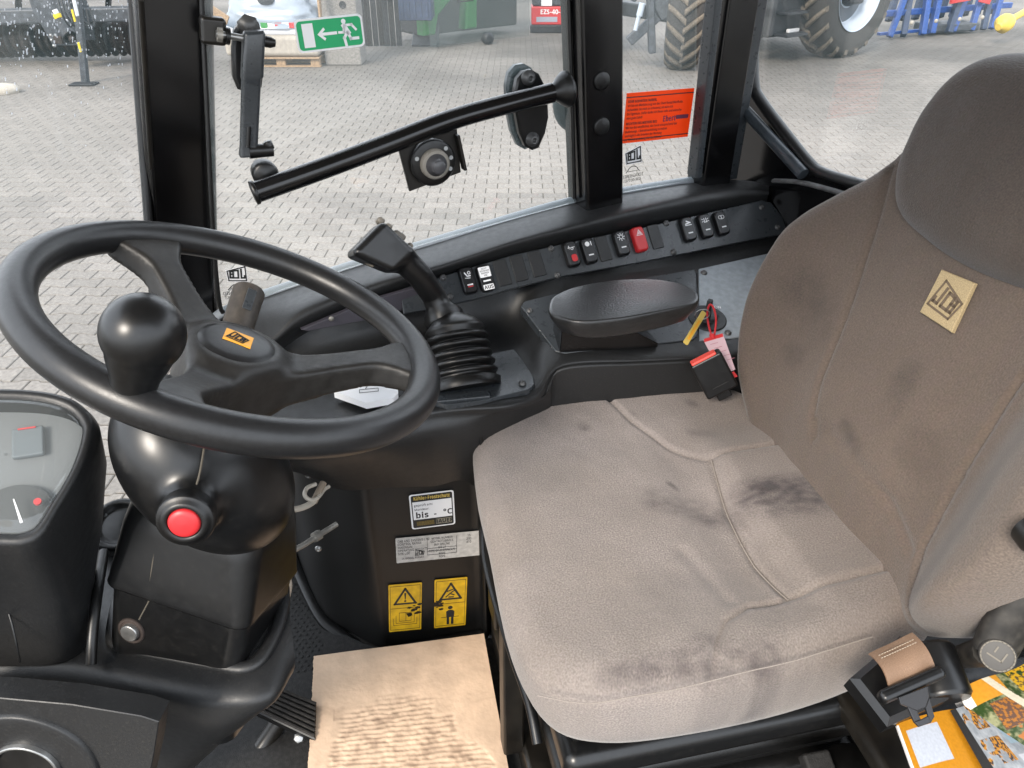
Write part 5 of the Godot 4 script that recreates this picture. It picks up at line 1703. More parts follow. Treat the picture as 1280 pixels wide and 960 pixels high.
	t = thing("ignition_key", "black ignition key in its lock with a wire ring", "key", kp)
	b = MB.new()
	xf = fr(kp, Vector3(0.5, 0.1, -0.8), Vector3.UP)
	b.prism(PackedVector2Array([Vector2(-0.008, -0.004), Vector2(0.006, -0.004), Vector2(0.010, 0.030), Vector2(0.002, 0.030)]), xf * Transform3D(Basis(), Vector3(0, 0, -0.004)), 0.008, 0.0015)
	obj("key_head", b, M.plastic, t)
	b = MB.new()
	var pth := PackedVector3Array()
	var rc: Vector3 = Vector3(0.2885, 1.6284, -1.042)
	for k in 24:
		var a := TAU * k / 24
		pth.append(rc + Vector3(cos(a) * 0.011, sin(a) * 0.010, sin(a) * 0.003))
	b.ring(pth, 0.0009, 6, Vector3(0.1, 0.3, 1))
	obj("key_ring", b, M.steel, t)
	var fob := thing("key_fob", "narrow yellow plastic fob on the ignition key", "key fob", Vector3(0.2716, 1.6171, -1.0171))
	b = MB.new()
	var fa: Vector3 = Vector3(0.2884, 1.6361, -1.035)
	var fb: Vector3 = Vector3(0.2562, 1.6027, -0.9963)
	xf = fr((fa + fb) / 2, fb - fa, Vector3(0.3, 0.6, 0.9).cross(fb - fa))
	b.prism(rrect((fb - fa).length(), 0.0085, 0.002, 3), xf, 0.0022, 0.0006)
	obj("tag_body", b, M.gold, fob)
	b = MB.new()
	b.prism(rrect((fb - fa).length() * 0.6, 0.004, 0.001, 2), xf * Transform3D(Basis(), Vector3(0.004, 0, 0.0022)), 0.0006, 0.0002)
	obj("tag_inlay", b, M.orange_logo, fob)
	var tg := thing("red_key_tag", "pink and white paper tag on a red plastic loop", "key tag", Vector3(0.3038, 1.6017, -0.9602))
	b = MB.new()
	b.tube(crv([Vector3(0.3057, 1.5949, -1.0327), Vector3(0.3021, 1.606, -1.0456), Vector3(0.3009, 1.6204, -1.0606), Vector3(0.3059, 1.6296, -1.0723), Vector3(0.3107, 1.6277, -1.0652), Vector3(0.3131, 1.6143, -1.0509), Vector3(0.3093, 1.5959, -1.0334)], 6), 0.0016, 8)
	b.tube(crv([Vector3(0.3057, 1.598, -1.0347), Vector3(0.3064, 1.5928, -1.029)], 2), 0.0045, 8)
	obj("loop", b, M.red, tg)
	b = MB.new()
	var q: Array = [Vector3(0.2922, 1.5908, -1.0301), Vector3(0.3222, 1.599, -1.0329), Vector3(0.3353, 1.5628, -0.9889), Vector3(0.3197, 1.5567, -0.985), Vector3(0.3006, 1.5792, -1.011)]
	xf = fr(q[0], q[1] - q[0], q[1] - q[2])
	b.prism(loc(xf, q), xf, 0.0012, 0.0002)
	obj("paper", b, mat(lin(0.52, 0.36, 0.40), 0.6), tg)
	b = MB.new()
	var q2: Array = [Vector3(0.2934, 1.5918, -1.0308), Vector3(0.321, 1.6, -1.0336), Vector3(0.3217, 1.5968, -1.0292), Vector3(0.2929, 1.5886, -1.0264)]
	b.prism(loc(xf, q2), xf * Transform3D(Basis(), Vector3(0, 0, 0.0004)), 0.0016, 0.0002)
	obj("red_collar", b, M.red, tg)
	b = MB.new()
	q2 = [Vector3(0.3332, 1.5593, -0.9878), Vector3(0.338, 1.5553, -0.9806), Vector3(0.3285, 1.5522, -0.9786), Vector3(0.3236, 1.5562, -0.9859)]
	b.prism(loc(xf, q2), xf * Transform3D(Basis(), Vector3(0, 0, 0.0004)), 0.0016, 0.0002)
	obj("red_end", b, M.red, tg)
	b = MB.new()
	for k in 5:
		var a: Vector3 = q[0].lerp(q[2], 0.18 + 0.13 * k) + xf.basis.x * 0.004
		b.prism(rrect(0.012, 0.0007, 0.0003, 1), Transform3D(xf.basis, a + xf.basis.z * 0.0013 + xf.basis.x * 0.004), 0.0003)
	obj("print", b, mat(lin(0.35, 0.12, 0.16), 0.6), tg)
	# belt buckle
	t = thing("belt_buckle", "black seat belt buckle with red release button beside the seat", "buckle", Vector3(0.3028, 1.5269, -0.9604))
	b = MB.new()
	var ba: Vector3 = Vector3(0.2856, 1.5942, -0.9732)
	var bb: Vector3 = Vector3(0.3086, 1.5408, -0.9632)
	var bx: Vector3 = (Vector3(0.3065, 1.6056, -0.9744) - Vector3(0.2657, 1.5817, -0.9712))
	xf = fr((ba + bb) / 2, bx, ba - bb)
	b.rbox(xf, Vector3(0.049, 0.062, 0.020), 0.004, 3)
	obj("buckle_body", b, M.smooth_plastic, t)
	b = MB.new()
	b.rbox(xf * Transform3D(Basis(), Vector3(-0.002, 0.0295, 0.001)), Vector3(0.039, 0.0080, 0.015), 0.002)
	obj("release_button", b, mat(lin(0.70, 0.07, 0.05), 0.4), t)
	b = MB.new()
	b.rbox(xf * Transform3D(Basis(), Vector3(0.002, -0.017, 0.0098)), Vector3(0.026, 0.0012, 0.001), 0.0004)
	b.rbox(xf * Transform3D(Basis(), Vector3(0.0, -0.038, -0.008)), Vector3(0.022, 0.02, 0.005), 0.002)
	obj("stalk", b, M.rubber, t)

func floor_things() -> void:
	# cardboard
	var t := thing("cardboard_sheet", "worn brown cardboard sheet laid on the cab floor, dirty boot marks", "cardboard", Vector3(-0.1793, 1.06, -0.7615))
	var q: Array = [Vector3(-0.3302, 1.085, -0.8414), Vector3(-0.0482, 1.085, -0.8876), Vector3(0.0056, 1.085, -0.594), Vector3(-0.2887, 1.085, -0.594)]
	var nz := FastNoiseLite.new()
	nz.seed = 19
	nz.frequency = 0.03
	nz.fractal_octaves = 4
	var rows := []
	var cols := PackedColorArray()
	var n := 130
	for i in n + 1:
		var row := PackedVector3Array()
		for j in n + 1:
			var u := float(j) / n
			var v := float(i) / n
			var p: Vector3 = q[0].lerp(q[1], u).lerp(q[3].lerp(q[2], u), v)
			# torn and trodden: the liner is off over the middle, the flutes show
			var mx := u - 0.45
			var area := smoothstep(0.10, -0.06, Vector2(mx / 0.37, (v - 0.80) / 0.46).length() - 1.0 + 0.30 * nz.get_noise_2d(u * 160, v * 160)) * smoothstep(0.25, 0.45, v)
			area = maxf(area, smoothstep(0.05, -0.05, Vector2((u - 0.78) / 0.16, (v - 0.86) / 0.22).length() - 1.0 + 0.4 * nz.get_noise_2d(u * 200 + 9, v * 200)))
			var skew := v + 0.05 * u + 0.010 * nz.get_noise_2d(u * 240, v * 240)
			var fl := sin(skew * TAU * 34.0)
			var lump := nz.get_noise_2d(u * 700, v * 700)
			p.y += 0.0006 * area * fl + 0.0014 * nz.get_noise_2d(u * 40, v * 40) - 0.001 * area + 0.0010 * area * lump
			p.y += 0.010 * pow(1.0 - v, 3.0)
			if j == 0:
				p.x += 0.002 * nz.get_noise_2d(3, v * 900)
			row.append(p)
			var w := 1.0 + 0.06 * nz.get_noise_2d(u * 120 + 40, v * 120)
			var dirt := clampf(area * (0.16 - 0.30 * fl + 1.5 * nz.get_noise_2d(u * 260 + 5, v * 260) + 0.5 * nz.get_noise_2d(u * 900 + 5, v * 900)), 0, 1)
			dirt = maxf(dirt, 0.42 * smoothstep(0.04, 0.0, seg_d(Vector2(u, v), Vector2(0.02, 0.37), Vector2(0.14, 0.43)) - 0.012 + 0.04 * nz.get_noise_2d(u * 300, v * 300)))
			dirt = maxf(dirt, 0.8 * smoothstep(0.012, 0.004, seg_d(Vector2(u, v), Vector2(0.71, 0.73), Vector2(0.745, 0.74))))
			dirt = maxf(dirt, 0.75 * smoothstep(0.010, 0.002, seg_d(Vector2(u, v), Vector2(0.12, 0.40), Vector2(0.125, 0.47))))
			dirt = maxf(dirt, 0.14 * smoothstep(0.008, 0.0, absf(v - 0.27 - 0.04 * u)) * smoothstep(0.6, 0.2, u))
			cols.append(Color(w, w, w).lerp(Color(0.30, 0.27, 0.25), dirt * 0.66))
		rows.append(row)
	var b := MB.new()
	b.patch(rows)
	for i in cols.size():
		b.c[i] = cols[i]
	obj("top_liner", b, M.card, t)
	b = MB.new()
	var rim := []
	for k in 4:
		rim.append(q[k])
	var under := []
	for r in rows:
		var rr := PackedVector3Array()
		for p in r:
			rr.append(p - Vector3(0, 0.0045, 0))
		under.append(rr)
	var edge := PackedVector3Array()
	var edge2 := PackedVector3Array()
	for j in n + 1:
		edge.append(rows[0][j])
		edge2.append(under[0][j])
	b.patch([edge, edge2])
	edge = PackedVector3Array()
	edge2 = PackedVector3Array()
	for i in n + 1:
		edge.append(rows[i][0])
		edge2.append(under[i][0])
	b.patch([edge, edge2])
	edge = PackedVector3Array()
	edge2 = PackedVector3Array()
	for i in n + 1:
		edge.append(rows[i][n])
		edge2.append(under[i][n])
	b.patch([edge, edge2])
	obj("edge", b, M.card, t)
	# rubber mat with studs, upturned rim
	t = thing("floor_mat", "black studded rubber floor mat with an upturned rim", "floor mat", Vector3(-0.2913, 1.056, -0.8087))
	b = MB.new()
	var xf := Transform3D(Basis(VX, -VZ, Vector3.UP), Vector3(-0.2098, 1.056, -0.7936))
	b.prism(loc(xf, [Vector3(-0.4715, 1.056, -1.0896), Vector3(-0.4137, 1.056, -1.0579), Vector3(-0.3449, 1.056, -0.9508), Vector3(-0.282, 1.056, -0.9063), Vector3(-0.2367, 1.056, -0.8858), Vector3(-0.0565, 1.056, -0.9098), Vector3(0, 1.056, -0.9063), Vector3(0.058, 1.056, -0.6216), Vector3(-0.5102, 1.056, -0.6216), Vector3(-0.5352, 1.056, -0.8242)]), xf, 0.006, 0.001)
	obj("mat_sheet", b, M.mat, t)
	b = MB.new()
	b.tube(crv([Vector3(-0.4166, 1.1264, -1.0508), Vector3(-0.3488, 1.0732, -0.9523), Vector3(-0.3054, 1.0576, -0.9189), Vector3(-0.2603, 1.0467, -0.8967), Vector3(-0.2248, 1.046, -0.8938), Vector3(-0.0566, 1.0593, -0.914), Vector3(0.0142, 1.0521, -0.9095)], 5), 0.011, 8, true, 0.7)
	obj("mat_rim", b, M.rubber, t)
	b = MB.new()
	var o := Vector3(-0.3927, 1.0625, -0.9729)
	for i in 26:
		for j in 22:
			var p: Vector3 = o + VX * (0.011 * i - 0.12 + (0.0055 if j % 2 else 0.0)) + VZ * (0.0095 * j - 0.06)
			var pp := p - Vector3(0, 2.16, 0)
			var zc := -p.z * 0.8462 - pp.y * 0.5329
			var sx := 640 + 961 * p.x / zc
			if sx < 335 or sx > 402:
				continue
			b.rbox(Transform3D(Basis(VX, Vector3.UP, VZ).rotated(Vector3.UP, PI / 4), p), Vector3(0.0048, 0.0010, 0.0048), 0.0005, 1)
	obj("studs", b, M.mat, t).set_meta("kind", "stuff")
	# pedal with ribs
	t = thing("foot_pedal", "worn ribbed foot pedal half under the dashboard", "pedal", Vector3(-0.3634, 1.07, -0.7617))
	var pq: Array = [Vector3(-0.3799, 1.12, -0.7691), Vector3(-0.306, 1.0956, -0.7537), Vector3(-0.2969, 1.0873, -0.6954), Vector3(-0.3855, 1.1186, -0.721)]
	xf = fr(pq[0], pq[1] - pq[0], pq[0] - pq[3])
	b = MB.new()
	b.prism(loc(xf, pq), xf * Transform3D(Basis(), Vector3(0, 0, -0.012)), 0.012, 0.002)
	obj("plate", b, M.rubber, t)
	for k in 7:
		b = MB.new()
		var a: Vector3 = pq[0].lerp(pq[3], (k + 0.5) / 7.0)
		var c: Vector3 = pq[1].lerp(pq[2], (k + 0.5) / 7.0)
		b.rbox(fr((a + c) / 2 + xf.basis.z * 0.002, c - a, xf.basis.y), Vector3((c - a).length() * 0.97, 0.0042, 0.005), 0.0012)
		obj("rib", b, grain(mat(lin(0.05, 0.043, 0.036), 0.8), 6.0, noise_tex(0.03, 0.4, 1.0, 5)), t)
	b = MB.new()
	b.tube(crv([Vector3(-0.3591, 1.0858, -0.7298), Vector3(-0.3839, 1.0544, -0.71), Vector3(-0.4139, 1.0266, -0.6689)], 3), 0.014, 10)
	b.tube(crv([Vector3(-0.4316, 1.0533, -0.7448), Vector3(-0.3903, 1.0411, -0.7253), Vector3(-0.3626, 1.0443, -0.7273)], 3), 0.010, 10)
	obj("arm", b, M.dirty_paint, t)
	b = MB.new()
	b.lathe(along(Vector3(-0.3239, 1.0812, -0.7033), Vector3(0.1, 0.7, 0.6)), [Vector2(0.0085, -0.01), Vector2(0.0085, 0.003), Vector2(0.0065, 0.005), Vector2(0, 0.005)], 6)
	obj("bolt", b, M.steel, t)
	# hoses and the bent rod on the kick panel
	t = thing("brake_pipe", "grey bent pipe with a hex union on the kick panel", "pipe", Vector3(-0.2919, 1.3801, -0.8088))
	b = MB.new()
	b.tube(crv([Vector3(-0.3254, 1.3935, -0.77), Vector3(-0.3124, 1.3848, -0.7881), Vector3(-0.2976, 1.3792, -0.8082), Vector3(-0.2855, 1.3748, -0.8291), Vector3(-0.2728, 1.3698, -0.8496), Vector3(-0.2621, 1.37, -0.8615)], 5), 0.0042, 10)
	obj("pipe", b, M.zinc, t)
	b = MB.new()
	b.lathe(along(Vector3(-0.2844, 1.3758, -0.8297), Vector3(-0.2775, 1.3738, -0.8403) - Vector3(-0.2888, 1.3789, -0.8199)), [Vector2(0.0078, -0.006), Vector2(0.0078, 0.006)], 6)
	obj("union_nut", b, M.zinc, t)
	t = thing("wire_harness", "pale looped cable clipped below the dashboard", "cable", Vector3(-0.2868, 1.4645, -0.8147))
	b = MB.new()
	b.tube(crv([Vector3(-0.2997, 1.4915, -0.7608), Vector3(-0.2908, 1.4755, -0.7743), Vector3(-0.2792, 1.4657, -0.7918), Vector3(-0.2724, 1.4589, -0.8112), Vector3(-0.2672, 1.4626, -0.8253), Vector3(-0.2652, 1.4628, -0.8372)], 5), 0.0042, 8)
	b.tube(crv([Vector3(-0.2728, 1.4721, -0.8313), Vector3(-0.2824, 1.4738, -0.8206), Vector3(-0.283, 1.472, -0.8076), Vector3(-0.2753, 1.4664, -0.8041), Vector3(-0.268, 1.4626, -0.8135), Vector3(-0.2641, 1.459, -0.8348), Vector3(-0.2597, 1.4563, -0.845)], 5), 0.0030, 8)
	obj("cable_loop", b, M.cable, t)
	b = MB.new()
	b.tube(crv([Vector3(-0.2735, 1.457, -0.81), Vector3(-0.2683, 1.4636, -0.8259), Vector3(-0.2652, 1.4666, -0.8396)], 4), 0.0052, 8)
	obj("tape", b, mat(lin(0.25, 0.2, 0.15), 0.7), t)
	t = thing("heater_hose", "grey hose curving down behind the steering column", "hose", Vector3(-0.3297, 1.3317, -0.7783))
	b = MB.new()
	b.tube(crv([Vector3(-0.3338, 1.3705, -0.7791), Vector3(-0.3274, 1.3472, -0.7881), Vector3(-0.3263, 1.3186, -0.7937), Vector3(-0.3375, 1.2788, -0.8041), Vector3(-0.3536, 1.2403, -0.8153)], 5), 0.006, 10)
	obj("hose", b, M.cable, t)
	b = MB.new()
	b.tube(crv([Vector3(-0.3434, 1.3491, -0.7893), Vector3(-0.3403, 1.3245, -0.7974), Vector3(-0.3428, 1.2955, -0.8028), Vector3(-0.3555, 1.2481, -0.8084)], 5), 0.010, 10)
	obj("sleeve", b, M.rubber, t)
	# litter on the floor under the dashboard
	t = thing("dry_leaf", "small brown dry leaf under the steering column", "leaf", Vector3(-0.3194, 1.386, -0.6116))
	for k in 3:
		b = MB.new()
		var p: Vector3 = [Vector3(-0.3165, 1.4094, -0.5909), Vector3(-0.3028, 1.4049, -0.6058), Vector3(-0.2968, 1.4057, -0.6122)][k]
		b.patch([PackedVector3Array([p, p + Vector3(0.006, 0.003, 0)]), PackedVector3Array([p + Vector3(0.010, -0.002, -0.006), p + Vector3(0.016, 0.002, -0.004)]), PackedVector3Array([p + Vector3(0.02, 0, -0.012), p + Vector3(0.021, 0, -0.0115)])])
		obj("blade", b, mat(lin(0.30, 0.18, 0.03), 0.8), t)

func window_things() -> void:
	var wn: Vector3 = Vector3(0.4326, 0, 0.9016)
	var t := thing("opening_window", "opening side window with black tubular handle bar and latch", "window", Vector3(-0.1782, 1.7021, -1.1571))
	var b := MB.new()
	pane_poly(b, [Vector3(-0.3679, 2.1874, -1.075), Vector3(0.0805, 2.1929, -1.2901), Vector3(0.1088, 1.7148, -1.3037), Vector3(0, 1.7034, -1.2515), Vector3(-0.1308, 1.6882, -1.1887), Vector3(-0.2535, 1.6686, -1.1299), Vector3(-0.3575, 1.6518, -1.08), Vector3(-0.4413, 1.6309, -1.0398)], wn)
	var p := obj("pane", b, M.glass, t)
	var nz := FastNoiseLite.new()
	nz.seed = 3
	nz.frequency = 3.0
	nz.fractal_octaves = 5
	film_sheet(p, [Vector3(-0.3766, 2.1065, -1.0686), Vector3(0.0843, 2.0954, -1.2898), Vector3(0.1068, 1.6899, -1.3005), Vector3(-0.4475, 1.6336, -1.0346)], wn, func(u, v): return (0.02 + 0.05 * nz.get_noise_2d(u * 2.0, v * 1.2) + 0.15 * smoothstep(0.42, 0.20, v) * (0.8 + 0.6 * nz.get_noise_2d(u + 7, v * 2.0)) + 0.16 * smoothstep(0.05, 0.0, u)) * smoothstep(1.0, 0.9, v + maxf(0.0, u - 0.05) * 0.32), Color(0.36, 0.36, 0.36), 60, 50)
	b = MB.new()
	b.tube(crv([Vector3(-0.3671, 2.1559, -1.0665), Vector3(-0.3841, 2.0551, -1.0583), Vector3(-0.3995, 1.9431, -1.051), Vector3(-0.4186, 1.8066, -1.0418), Vector3(-0.4316, 1.7009, -1.0356), Vector3(-0.4359, 1.6475, -1.0335), Vector3(-0.4339, 1.635, -1.0344)], 3), 0.0035, 6)
	b.tube(crv([Vector3(0.0791, 2.1551, -1.2806), Vector3(0.0853, 2.0328, -1.2835), Vector3(0.0962, 1.894, -1.2888), Vector3(0.1078, 1.7237, -1.2943)], 3), 0.0035, 6)
	obj("window_seal", b, M.rubber, t)
	# handle bar
	b = MB.new()
	var bar := crv([Vector3(-0.3491, 1.8241, -1.0197), Vector3(-0.266, 1.8438, -1.0596), Vector3(-0.1811, 1.8658, -1.1003), Vector3(-0.0925, 1.8898, -1.1428), Vector3(-0.0118, 1.9037, -1.1815), Vector3(0.0604, 1.9136, -1.2161)], 5)
	b.tube(bar, 0.0145, 20)
	obj("handle_bar", b, M.paint, t)
	b = MB.new()
	var ba := bar[bar.size() - 1]
	var bd := (ba - bar[bar.size() - 4]).normalized()
	b.lathe(along(ba - bd * 0.004, bd), [Vector2(0.0125, 0), Vector2(0.0125, 0.008), Vector2(0.021, 0.018), Vector2(0.0265, 0.026), Vector2(0.0265, 0.031), Vector2(0.02, 0.036), Vector2(0, 0.036)], 28)
	obj("rubber_stop", b, M.rubber, t)
	b = MB.new()
	b.lathe(along(bar[0], bar[0] - bar[1]), [Vector2(0.0145, -0.004), Vector2(0.0165, -0.002), Vector2(0.0165, 0.002), Vector2(0.012, 0.003), Vector2(0, 0.002)], 20)
	obj("end_cap", b, M.rubber, t)
	b = MB.new()
	var kx := along(Vector3(-0.3384, 1.8409, -1.047), wn)
	b.lathe(kx, [Vector2(0.017, -0.02), Vector2(0.018, 0.0), Vector2(0.014, 0.005), Vector2(0, 0.006)], 24)
	obj("end_knob", b, M.rubber, t)
	# oval hinge plate with two bolts
	b = MB.new()
	var hx := fr(Vector3(0.0252, 1.8829, -1.2547), wn.cross(Vector3.UP), Vector3.UP)
	if hx.basis.z.dot(wn) < 0:
		hx.basis.x = -hx.basis.x
		hx.basis.z = -hx.basis.z
	var ho := loc(hx, [Vector3(0, 1.9129, -1.2426), Vector3(0.0037, 1.93, -1.2444), Vector3(0.0134, 1.9396, -1.2491), Vector3(0.0258, 1.9408, -1.255), Vector3(0.0371, 1.9341, -1.2604), Vector3(0.0462, 1.9168, -1.2648), Vector3(0.0518, 1.8923, -1.2675), Vector3(0.0537, 1.8676, -1.2684), Vector3(0.049, 1.8431, -1.2662), Vector3(0.039, 1.8214, -1.2613), Vector3(0.0285, 1.8189, -1.2563), Vector3(0.0167, 1.8268, -1.2507), Vector3(0.0076, 1.8481, -1.2463), Vector3(0.0013, 1.8795, -1.2432)])
	b.prism(ho, hx, 0.012, 0.003)
	var hp := obj("hinge_plate", b, M.smooth_plastic, t)
	b = MB.new()
	var ho2 := PackedVector2Array()
	for q in ho:
		ho2.append(q * 1.08 + Vector2(-0.002, 0.001))
	b.prism(ho2, hx * Transform3D(Basis(), Vector3(0, 0, -0.022)), 0.012, 0.004)
	obj("outer_hinge_plate", b, M.panel, t)
	for e in [Vector3(0.0244, 1.9306, -1.241), Vector3(0.0319, 1.8373, -1.2446)]:
		b = MB.new()
		b.lathe(along(e, wn), [Vector2(0.0115, -0.001), Vector2(0.0115, 0.003), Vector2(0.008, 0.004), Vector2(0.0075, 0.009), Vector2(0.004, 0.011), Vector2(0.0035, 0.006), Vector2(0, 0.006)], 18)
		obj("bolt", b, M.bolt, hp)
	# lamp-like plastic housing outside, behind the middle pillar
	b = MB.new()
	b.lathe(along(Vector3(0.1135, 1.8705, -1.3526), wn), [Vector2(0.0, -0.03), Vector2(0.038, -0.025), Vector2(0.050, 0.0), Vector2(0.045, 0.010), Vector2(0, 0.014)], 32, true, 1.0)
	obj("outer_cap", b, grain(mat(lin(0.06, 0.075, 0.075), 0.5), 2.0, null), t)
	# hanging plate with the stay knob
	b = MB.new()
	var sq: Array = [Vector3(-0.1636, 1.8545, -1.1253), Vector3(-0.0806, 1.8719, -1.1651), Vector3(-0.0771, 1.8068, -1.1668), Vector3(-0.1526, 1.7888, -1.1306)]
	var sf := fr(sq[0], sq[1] - sq[0], sq[0] - sq[3])
	b.prism(loc(sf, sq), sf * Transform3D(Basis(), Vector3(0, 0, -0.008)), 0.006, 0.001)
	var stp := obj("stay_plate", b, M.dirty_paint, t)
	b = MB.new()
	b.rbox(fr((sq[1] + sq[2]) / 2 + sf.basis.z * 0.004, sf.basis.x, sf.basis.y), Vector3(0.005, 0.055, 0.014), 0.0015)
	obj("flange", b, M.dirty_paint, stp)
	var ko: Vector3 = Vector3(-0.1178, 1.8297, -1.1429)
	b = MB.new()
	b.lathe(along(ko, sf.basis.z), [Vector2(0.034, -0.006), Vector2(0.035, 0.002), Vector2(0.032, 0.005), Vector2(0.021, 0.006)], 32, false)
	var kn := obj("knob_disc", b, M.rubber, stp)
	b = MB.new()
	b.lathe(along(ko + sf.basis.z * 0.002, sf.basis.z), [Vector2(0.0225, 0.0), Vector2(0.022, 0.012), Vector2(0.019, 0.014), Vector2(0.0125, 0.014)], 28, false)
	obj("collar", b, mat(lin(0.20, 0.185, 0.16), 0.55), kn)
	b = MB.new()
	b.lathe(along(ko + sf.basis.z * 0.006, sf.basis.z), [Vector2(0.0165, 0.0), Vector2(0.0165, 0.010), Vector2(0.011, 0.012), Vector2(0.0105, 0.022), Vector2(0.0085, 0.0245), Vector2(0, 0.0245)], 28)
	obj("pin", b, mat(lin(0.06, 0.06, 0.065), 0.35), kn)
	b = MB.new()
	for a in [0.6, 0.0, 2.6, -0.6]:
		b.prism(circ(0.0032, 12), Transform3D(sf.basis, ko + sf.basis.x * cos(a) * 0.0278 + sf.basis.y * sin(a) * 0.0278 + sf.basis.z * 0.004), 0.0018)
	obj("holes", b, mat(lin(0.35, 0.36, 0.36), 0.6), kn)
	# latch: bracket on the front pillar, rod, lever
	b = MB.new()
	b.rbox(fr(Vector3(-0.37, 2.0234, -1.0374), Vector3(-0.3531, 2.0238, -1.0344) - Vector3(-0.3777, 2.028, -1.0226), Vector3.UP), Vector3(0.030, 0.032, 0.024), 0.005)
	obj("latch_bracket", b, M.dirty_paint, t)
	b = MB.new()
	b.tube([Vector3(-0.3605, 2.0222, -1.0198), Vector3(-0.336, 2.016, -1.0315), Vector3(-0.3004, 2.0072, -1.0486)], 0.0042, 12)
	obj("latch_rod", b, M.steel, t)
	b = MB.new()
	b.lathe(along(Vector3(-0.3541, 2.02, -1.0228), Vector3(-0.336, 2.016, -1.0315) - Vector3(-0.3605, 2.0222, -1.0198)), [Vector2(0.0085, -0.006), Vector2(0.0085, 0.0)], 6)
	obj("rod_nut", b, M.zinc, t)
	b = MB.new()
	b.lathe(along(Vector3(-0.3492, 2.0187, -1.0252), Vector3(-0.336, 2.016, -1.0315) - Vector3(-0.3605, 2.0222, -1.0198)), [Vector2(0.010, -0.002), Vector2(0.010, 0.003)], 20)
	obj("rod_washer", b, M.rubber, t)
	b = MB.new()
	b.tube([Vector3(-0.3123, 2.0108, -1.0429), Vector3(-0.3038, 2.0083, -1.047), Vector3(-0.2986, 2.007, -1.0494)], [0.0068, 0.0068, 0.0045], 14)
	obj("rod_tip", b, M.rubber, t)
	b = MB.new()
	var lo2 := loc(hx, [Vector3(-0.3618, 1.9985, -1.069), Vector3(-0.3566, 2.0189, -1.0715), Vector3(-0.3465, 2.0314, -1.0764), Vector3(-0.3362, 2.0345, -1.0813), Vector3(-0.3273, 2.0274, -1.0856), Vector3(-0.325, 2.0131, -1.0867), Vector3(-0.3312, 1.9667, -1.0837), Vector3(-0.3358, 1.949, -1.0815), Vector3(-0.3441, 1.9437, -1.0775), Vector3(-0.3552, 1.9448, -1.0722), Vector3(-0.3637, 1.9496, -1.0681), Vector3(-0.3666, 1.9648, -1.0667)])
	b.prism(lo2, hx * Transform3D(Basis(), Vector3(0, 0, -0.004)), 0.014, 0.004)
	obj("latch_plate", b, M.smooth_plastic, t)
	b = MB.new()
	b.lathe(along(Vector3(-0.3358, 2.0247, -1.0704), wn), [Vector2(0.014, 0), Vector2(0.014, 0.004), Vector2(0.009, 0.005), Vector2(0.009, 0.009), Vector2(0, 0.009)], 6)
	obj("latch_nut", b, M.bolt, t)
	b = MB.new()
	var lv := []
	for e in [[Vector3(-0.3215, 2.0225, -1.044), 0.018, 0.012], [Vector3(-0.3208, 2.0187, -1.0388), 0.0215, 0.018], [Vector3(-0.3303, 1.9698, -1.0343), 0.022, 0.018], [Vector3(-0.3331, 1.9662, -1.0384), 0.0195, 0.010], [Vector3(-0.3502, 1.8851, -1.0358), 0.0185, 0.009], [Vector3(-0.3531, 1.8728, -1.0344), 0.0185, 0.013], [Vector3(-0.3536, 1.8697, -1.0341), 0.016, 0.010]]:
		var row := PackedVector3Array()
		for q in rrect(e[1] + 0.005, e[2] + 0.004, 0.005, 3):
			row.append(e[0] + hx.basis.x * q.x * (1.0 if hx.basis.x.x > 0 else -1.0) + wn * q.y)
		lv.append(row)
	b.loft(lv)
	obj("latch_lever", b, M.panel, t)
	b = MB.new()
	b.tube([Vector3(-0.3517, 1.8758, -1.0351), Vector3(-0.3339, 1.8745, -1.0436), Vector3(-0.3235, 1.8742, -1.0486)], [0.0098, 0.0088, 0.0088], 14)
	b.lathe(along(Vector3(-0.3261, 1.8757, -1.0473), Vector3(-0.2, 0.9, 0.2)), [Vector2(0.006, 0), Vector2(0.006, 0.010), Vector2(0, 0.011)], 12)
	obj("lever_grip", b, M.smooth_plastic, t)
	b = MB.new()
	b.tube([Vector3(-0.3444, 1.9092, -1.0308), Vector3(-0.3495, 1.8829, -1.0284)], 0.003, 8)
	obj("lever_rib", b, M.smooth_plastic, t)

func flat(parent: Node, called: String, poly: PackedVector2Array, f: Transform3D, z: float, m: Material, th := 0.0003) -> void:
	var b := MB.new()
	b.prism(poly, f * Transform3D(Basis(), Vector3(0, 0, z)), th)
	obj(called, b, m, parent, f.origin)

func box2(x0: float, y0: float, x1: float, y1: float) -> PackedVector2Array:
	return PackedVector2Array([Vector2(x0, y0), Vector2(x1, y0), Vector2(x1, y1), Vector2(x0, y1)])

func write(parent: Node, say: String, f: Transform3D, x: float, y: float, h: float, m: Material, bold := false, centre := true, width := 1.0, z := 0.0009) -> void:
	var o := text("lettering", say, f * Transform3D(Basis(), Vector3(x, y, z)), h, m, parent, bold, width)
	if not centre:
		(o.mesh as TextMesh).horizontal_alignment = HORIZONTAL_ALIGNMENT_LEFT

func quad_frame(q: Array, toward: Vector3) -> Transform3D:
	# frame of a sticker from its four corners, starting top left
	var f := fr((q[0] + q[1] + q[2] + q[3]) / 4.0, q[1] + q[2] - q[0] - q[3], q[0] + q[1] - q[2] - q[3])
	if f.basis.z.dot(toward) < 0:
		f.basis.z = -f.basis.z
	return f

